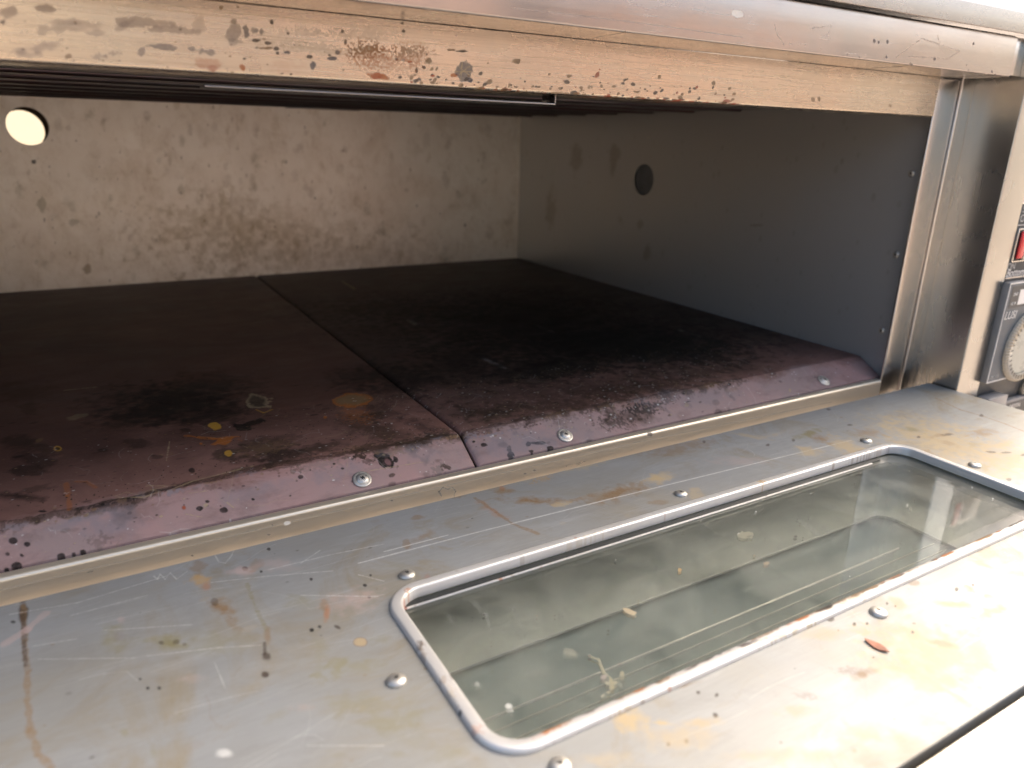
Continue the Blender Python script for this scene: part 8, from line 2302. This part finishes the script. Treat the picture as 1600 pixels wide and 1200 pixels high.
box("divider_line", M_grey_print, cc, 0.08190, 0.24793, -0.04140, -0.04111, 0.13646, 0.13722, 0)
box("divider_line", M_clear, cc, 0.08143, 0.24793, -0.04216, -0.04111, 0.09141, 0.09274, .0003)
sw_ = box("rocker_switch", M_clear, cc, 0.08457, 0.13363, -0.04216, -0.04111, 0.10550, 0.13408, .0004)
box("switch_well", M_gap, sw_, 0.08600, 0.13220, -0.04235, -0.04211, 0.10665, 0.13293, 0)
box("red_rocker", M_red, sw_, 0.08714, 0.09648, -0.04464, -0.04240, 0.10884, 0.13170, .0012)
box("beige_rocker", M_beige, sw_, 0.09857, 0.13124, -0.04388, -0.04240, 0.10884, 0.13170, .0010)
box("rocker_rib", M_clear, sw_, 0.09676, 0.09819, -0.04483, -0.04240, 0.10741, 0.13217, .0003)
text("printed_word", "Setting", 0.00857, 0.08390, 0.14722, -0.04121, M_grey_print, cc)
text("printed_word", "OFF", 0.00857, 0.08333, 0.13960, -0.04121, M_grey_print, cc)
text("printed_word", "ON", 0.00810, 0.08124, 0.09931, -0.04121, M_grey_print, cc)
text("printed_word", "Bottom", 0.00953, 0.08219, 0.09312, -0.04121, M_white, cc, .25)
# thermostat box
th = box("thermostat_box", M_ltgrey, cc, 0.08009, 0.17363, -0.04711, -0.04140, -0.00118, 0.08912, .0004)
box("thermostat_face", M_face, th, 0.08124, 0.17249, -0.04750, -0.04716, -0.00003, 0.08798, 0)
for a in ((0.08028, 0.17344, 0.08798, 0.08893), (0.08028, 0.17344, -0.00099, -0.00003), (0.08028, 0.08114, -0.00003, 0.08798), (0.17258, 0.17344, -0.00003, 0.08798)):
    box("white_border", M_white, th, a[0], a[1], -0.04769, -0.04716, a[2], a[3], 0)
box("dark_scale_patch", M_dark, th, 0.08552, 0.12410, -0.04769, -0.04754, 0.06645, 0.08598, 0)
box("window_patch", M_white, th, 0.09886, 0.11458, -0.04788, -0.04773, 0.06883, 0.08217, 0)
text("printed_word", "SN0", 0.00400, 0.08838, 0.07740, -0.04783, M_white, th, .3)
text("printed_word", "AL 0", 0.00400, 0.08743, 0.06931, -0.04783, M_white, th, .3)
text("printed_word", "LUSI", 0.0100, 0.08257, 0.05693, -0.04778, M_white, th, .2)
text("printed_word", "TEC.VA", 0.00400, 0.08333, 0.00263, -0.04778, M_grey_print, th, .3)
# dial: knurled ivory ring and clear disc
DC = (0.1293, 0.0279)
bm = bmesh.new()
nk = 72
prof = [(.0330, .0), (.0330, .0022), (.0312, .0042), (.0262, .0042), (.0258, .0030), (.0258, .0)]
rings = []
for k in range(nk * 4):
    a = 2 * math.pi * k / (nk * 4)
    g = -.0009 if k % 4 in (2, 3) else 0
    rings.append([bm.verts.new(((r + (g if i in (1, 2) else 0)) * math.cos(a), (r + (g if i in (1, 2) else 0)) * math.sin(a), z + (g * .9 if i in (2, 3) else 0))) for i, (r, z) in enumerate(prof)])
for a, b in zip(rings, rings[1:] + rings[:1]):
    for i in range(len(prof)):
        j = (i + 1) % len(prof)
        bm.faces.new((a[i], a[j], b[j], b[i]))
bm.transform(Matrix.Rotation(math.pi / 2, 4, 'X'))
dial = link("dial", bm, M_ringl, th, origin=(DC[0], -0.04778, DC[1]))
bm = lathe_bm([(.0256, 0), (.0256, .0018), (.0250, .0022), (.002, .0022)], 48)
bm.transform(Matrix.Rotation(math.pi / 2, 4, 'X'))
link("dial_disc", bm, M_dial, dial, origin=(DC[0], -0.04778, DC[1]))
bm = bmesh.new()
for k in range(36):
    a = 2 * math.pi * k / 36
    t = box_bm(-.0004, .0004, -.0001, .0001, .0262, .0296)
    t.transform(Matrix.Rotation(a, 4, 'Y'))
    mm = bpy.data.meshes.new("t")
    t.to_mesh(mm)
    t.free()
    bm.from_mesh(mm)
    bpy.data.meshes.remove(mm)
tk = link("tick_marks", bm, M_gap, th, origin=(DC[0], -.0521, DC[1]))
# red pilot lamp and two small boxes below
bm = lathe_bm([(.0105, 0), (.0105, .004), (.0095, .0055), (.0078, .0055), (.0074, .004)], 32)
bm.transform(Matrix.Rotation(math.pi / 2, 4, 'X'))
lp = link("pilot_lamp", bm, M_ringl, cc, origin=(0.1679, -0.0411, -0.0198), smooth=True)
bm = lathe_bm([(.0070, 0), (.0070, .0065), (.0050, .0085), (.002, .009)], 24)
bm.transform(Matrix.Rotation(math.pi / 2, 4, 'X'))
link("red_lens", bm, M_red, lp, origin=(0.1679, -0.0411, -0.0198), smooth=True)
box("small_module", M_ltgrey, cc, 0.08267, 0.11362, -0.05245, -0.04111, -0.04785, -0.01499, .0008)
tm = box("timer_module", M_ltgrey, cc, 0.12410, 0.21459, -0.04769, -0.04111, -0.05738, -0.02547, .0008)
box("timer_face", M_dark, tm, 0.12601, 0.21268, -0.04797, -0.04773, -0.04785, -0.02737, 0)
text("printed_word", "DIGITAL", 0.00552, 0.13029, -0.03356, -0.04816, M_white, tm, .1)

# ------------------------------------------------------------------ the open door
ZD = -.0037
DX0, DX1, DY0, DY1 = -.870, 0.0432, -0.2631, -0.0179
WR = (-0.5024, -0.1150, -0.1998, -0.0879)       # window frame outline
hole = rrect(WR[0] + .003, WR[1] - .003, WR[2] + .003, WR[3] - .003, .015, 10)
bm = holed_plate((DX0, DX1, DY0, DY1), hole, lambda u, v, d: (u, v, d), ZD, ZD - .0015)
door = link("door", bm, M_door, OVEN)
# folded rims of the door sheet and body under it
box("door_rim", M_door, door, DX0, DX1, DY1 - .0016, DY1 - .0001, ZD - .022, ZD - .0016, .0003)
box("door_rim", M_door, door, DX1 - .0016, DX1 - .0001, DY0, DY1 - .002, ZD - .022, ZD - .0016, .0003)
fold = fillet([(DY0, ZD + .0001), (DY0 - .0016, ZD + .0001), (DY0 - .0016, ZD - .022), (DY0, ZD - .022)], [0, .0010, 0, 0], 4)
extrude_x("door_rim", fold, DX0, DX1, M_door, door)
hs = fillet([(DY0 - .0042, ZD - .022), (DY0 - .0042, ZD - .0002), (DY0 - .045, ZD - .0002), (DY0 - .052, ZD - .010), (DY0 - .052, ZD - .022)], [0, .0008, .003, .003, 0], 4)
M_strip = steel("door_edge_steel", (.70, .68, .62), .40, 'x', .10, .02, .35, (.62, .54, .40), None, 'xy', 1.0, .55, 0, door_extra)
extrude_x("edge_strip", hs, DX0, DX1, M_strip, door)
box("gap_filler", M_gap, door, DX0, DX1, DY0 - .0041, DY0 - .0017, ZD - .022, ZD - .006, 0)
# window frame, gap shade and reflection strips, panes
fr_prof = [(.0, ZD + .0001), (.0002, ZD + .0012), (.0007, ZD + .0018), (.0014, ZD + .0020), (.0046, ZD + .0020), (.0054, ZD + .0017), (.0058, ZD + .0010), (.0059, ZD - .0034), (.0050, ZD - .0034), (.0026, ZD - .0010)]
rim = sweep_rim("window_frame", M_rim, door, WR, .018, fr_prof, 12)
ZG = ZD - .0042
gw = (WR[0] + .002, WR[1] - .002, WR[2] + .002, WR[3] - .002)
bm = bmesh.new()
pts = rrect(*gw, .014, 10)
fa = [bm.verts.new((x, y, ZG)) for x, y in pts]
fb = [bm.verts.new((x, y, ZG - .004)) for x, y in pts]
bm.faces.new(fa)
bm.faces.new(fb[::-1])
for i in range(len(fa)):
    j = (i + 1) % len(fa)
    bm.faces.new((fa[i], fb[i], fb[j], fa[j]))
link("glass_pane", bm, M_glass, door)
# hinge side of pane: added black strip as gap shade, bright one as reflection
box("gap_shade_strip", M_gap_shade, rim, WR[0] + .006, WR[1] - .030, WR[3] - .0100, WR[3] - .0068, ZG + .0001, ZG + .0009, .0002)
box("gap_reflection_strip", M_rim, rim, WR[0] + .007, WR[1] - .040, WR[3] - .0116, WR[3] - .0102, ZG + .0001, ZG + .0009, .0003)
# door interior seen through the glass: inner tray with the outer window opening, outer pane
M_inner = steel("door_inner_steel", (.58, .585, .53), .40, 'x', .08, .006, .5, (.46, .44, .35), metallic=.2, patch_scale=14)
ZI = -.0310
hole2 = rrect(-.515, -0.1736, -0.1854, -0.1230, .011, 8)
bm = holed_plate((-.532, -0.0958, -0.2113, -0.0740), hole2, lambda u, v, d: (u, v, d), ZI, ZI - .0015)
link("inner_frame", bm, M_inner, door)
box("edge_highlight_strip", M_rim, door, -0.5173, -0.1822, -0.1241, -0.1234, ZI - .0001, ZI + .0009, .0002)  # highlight along the opening edge, added as a bright strip
box("fold_reflection_line", M_rim, door, -0.5134, -0.2062, -0.1561, -0.1552, ZI + .0002, ZI + .0012, .0003)  # bright fold line and its fainter reflections, added as thin strips
box("fold_reflection_line", M_inner, door, -0.5134, -0.1822, -0.1628, -0.1623, ZI + .0002, ZI + .0010, .0001)
box("fold_reflection_line", M_inner, door, -0.5134, -0.1822, -0.1700, -0.1695, ZI + .0002, ZI + .0010, .0001)
M_outer_pane = plain("dusty_outer_pane", (.27, .315, .31), .12, 0, .15, 20)
box("outer_pane", M_outer_pane, door, -0.5307, -0.0978, -0.2094, -0.0759, ZI - .006, ZI - .0030, 0)
for a in ((-0.5320, -0.5305, -0.2113, -0.0740), (-0.0973, -0.0958, -0.2113, -0.0740), (-0.5304, -0.0974, -0.2113, -0.2098), (-0.5304, -0.0974, -0.0755, -0.0740)):
    box("inner_wall", M_inner, door, *a, ZI + .0001, ZD - .0085 + .004, 0)
# screws round the window
for k, (x, y) in enumerate(((-0.4848, -0.0796), (-0.3084, -0.0774), (-0.1319, -0.0774), (-0.5159, -0.1443), (-0.1041, -0.1383), (-0.3095, -0.2077), (-0.4829, -0.2086), (-0.1333, -0.2077))):
    screw(PAN, door, (x, y, ZD + .0001), (0, 0, 1), .7 * k, False)

# ------------------------------------------------------------------ small loose bits
def flake(name, x, y, L, W, ang, mat, label, z=ZD, cat='leaf'):
    bm = bmesh.new()
    top_, bot = [], []
    n = 14
    for s in (1, -1):
        for k in range(n):
            t = -1 + 2 * k / n if s == 1 else 1 - 2 * k / n
            w = W * (1 - abs(t) ** 1.9) * (1 + .08 * math.sin(4 * t))
            px, py = L * t, s * w
            zz = z + .0004 + .0006 * (t * t) + .0003 * abs(py) / W
            c, s_ = math.cos(ang), math.sin(ang)
            top_.append(bm.verts.new((x + px * c - py * s_, y + px * s_ + py * c, zz)))
            bot.append(bm.verts.new((x + px * c - py * s_, y + px * s_ + py * c, zz - .00035)))
    m = len(top_)
    bm.faces.new(top_)
    bm.faces.new(bot[::-1])
    for i in range(m):
        j = (i + 1) % m
        bm.faces.new((top_[i], bot[i], bot[j], top_[j]))
    o = link(name, bm, mat, None)
    o['label'] = label
    o['category'] = cat
    return o


M_crumb = plain("burnt_crumb", (.055, .032, .018), .75, 0, .5, 900)
crng = random.Random(8)


def crumbs(name, spots, label):
    bm = bmesh.new()
    for (x, y, z, q) in spots:
        t = bmesh.new()
        bmesh.ops.create_icosphere(t, subdivisions=1, radius=q)
        for v_ in t.verts:
            v_.co *= crng.uniform(.6, 1.3)
            v_.co.z *= .6
            v_.co += Vector((x, y, z + q * .3))
        mm = bpy.data.meshes.new("t")
        t.to_mesh(mm)
        t.free()
        bm.from_mesh(mm)
        bpy.data.meshes.remove(mm)
    o = link(name, bm, M_crumb)
    o['kind'] = 'stuff'
    o['label'] = label
    return o


spots = []
for k in range(520):
    c_ = crng.choice(((-.60, .045), (-.50, .040), (-.43, .045), (-.30, .050), (-.22, .045), (-.36, .06), (-.50, .09)))
    x, y = crng.gauss(c_[0], .035), crng.gauss(c_[1], .016)
    if abs(x - GAPX) < .004 or y > .2:
        continue
    if y < .034:
        y = .034 + crng.random() * .03
    spots.append((x, y, ZF, crng.uniform(.00018, .00055)))
crumbs("burnt_crumbs", spots, 'fine burnt crumbs scattered along the front of the floor plates')

M_leaf = plain("dry_leaf", (.30, .11, .06), .6, 0, .3, 300)
flake("dry_leaf", -0.3313, -0.2217, 0.0053, .0021, math.radians(-82.0), M_leaf, 'small reddish brown dry leaf lying flat on the open door')
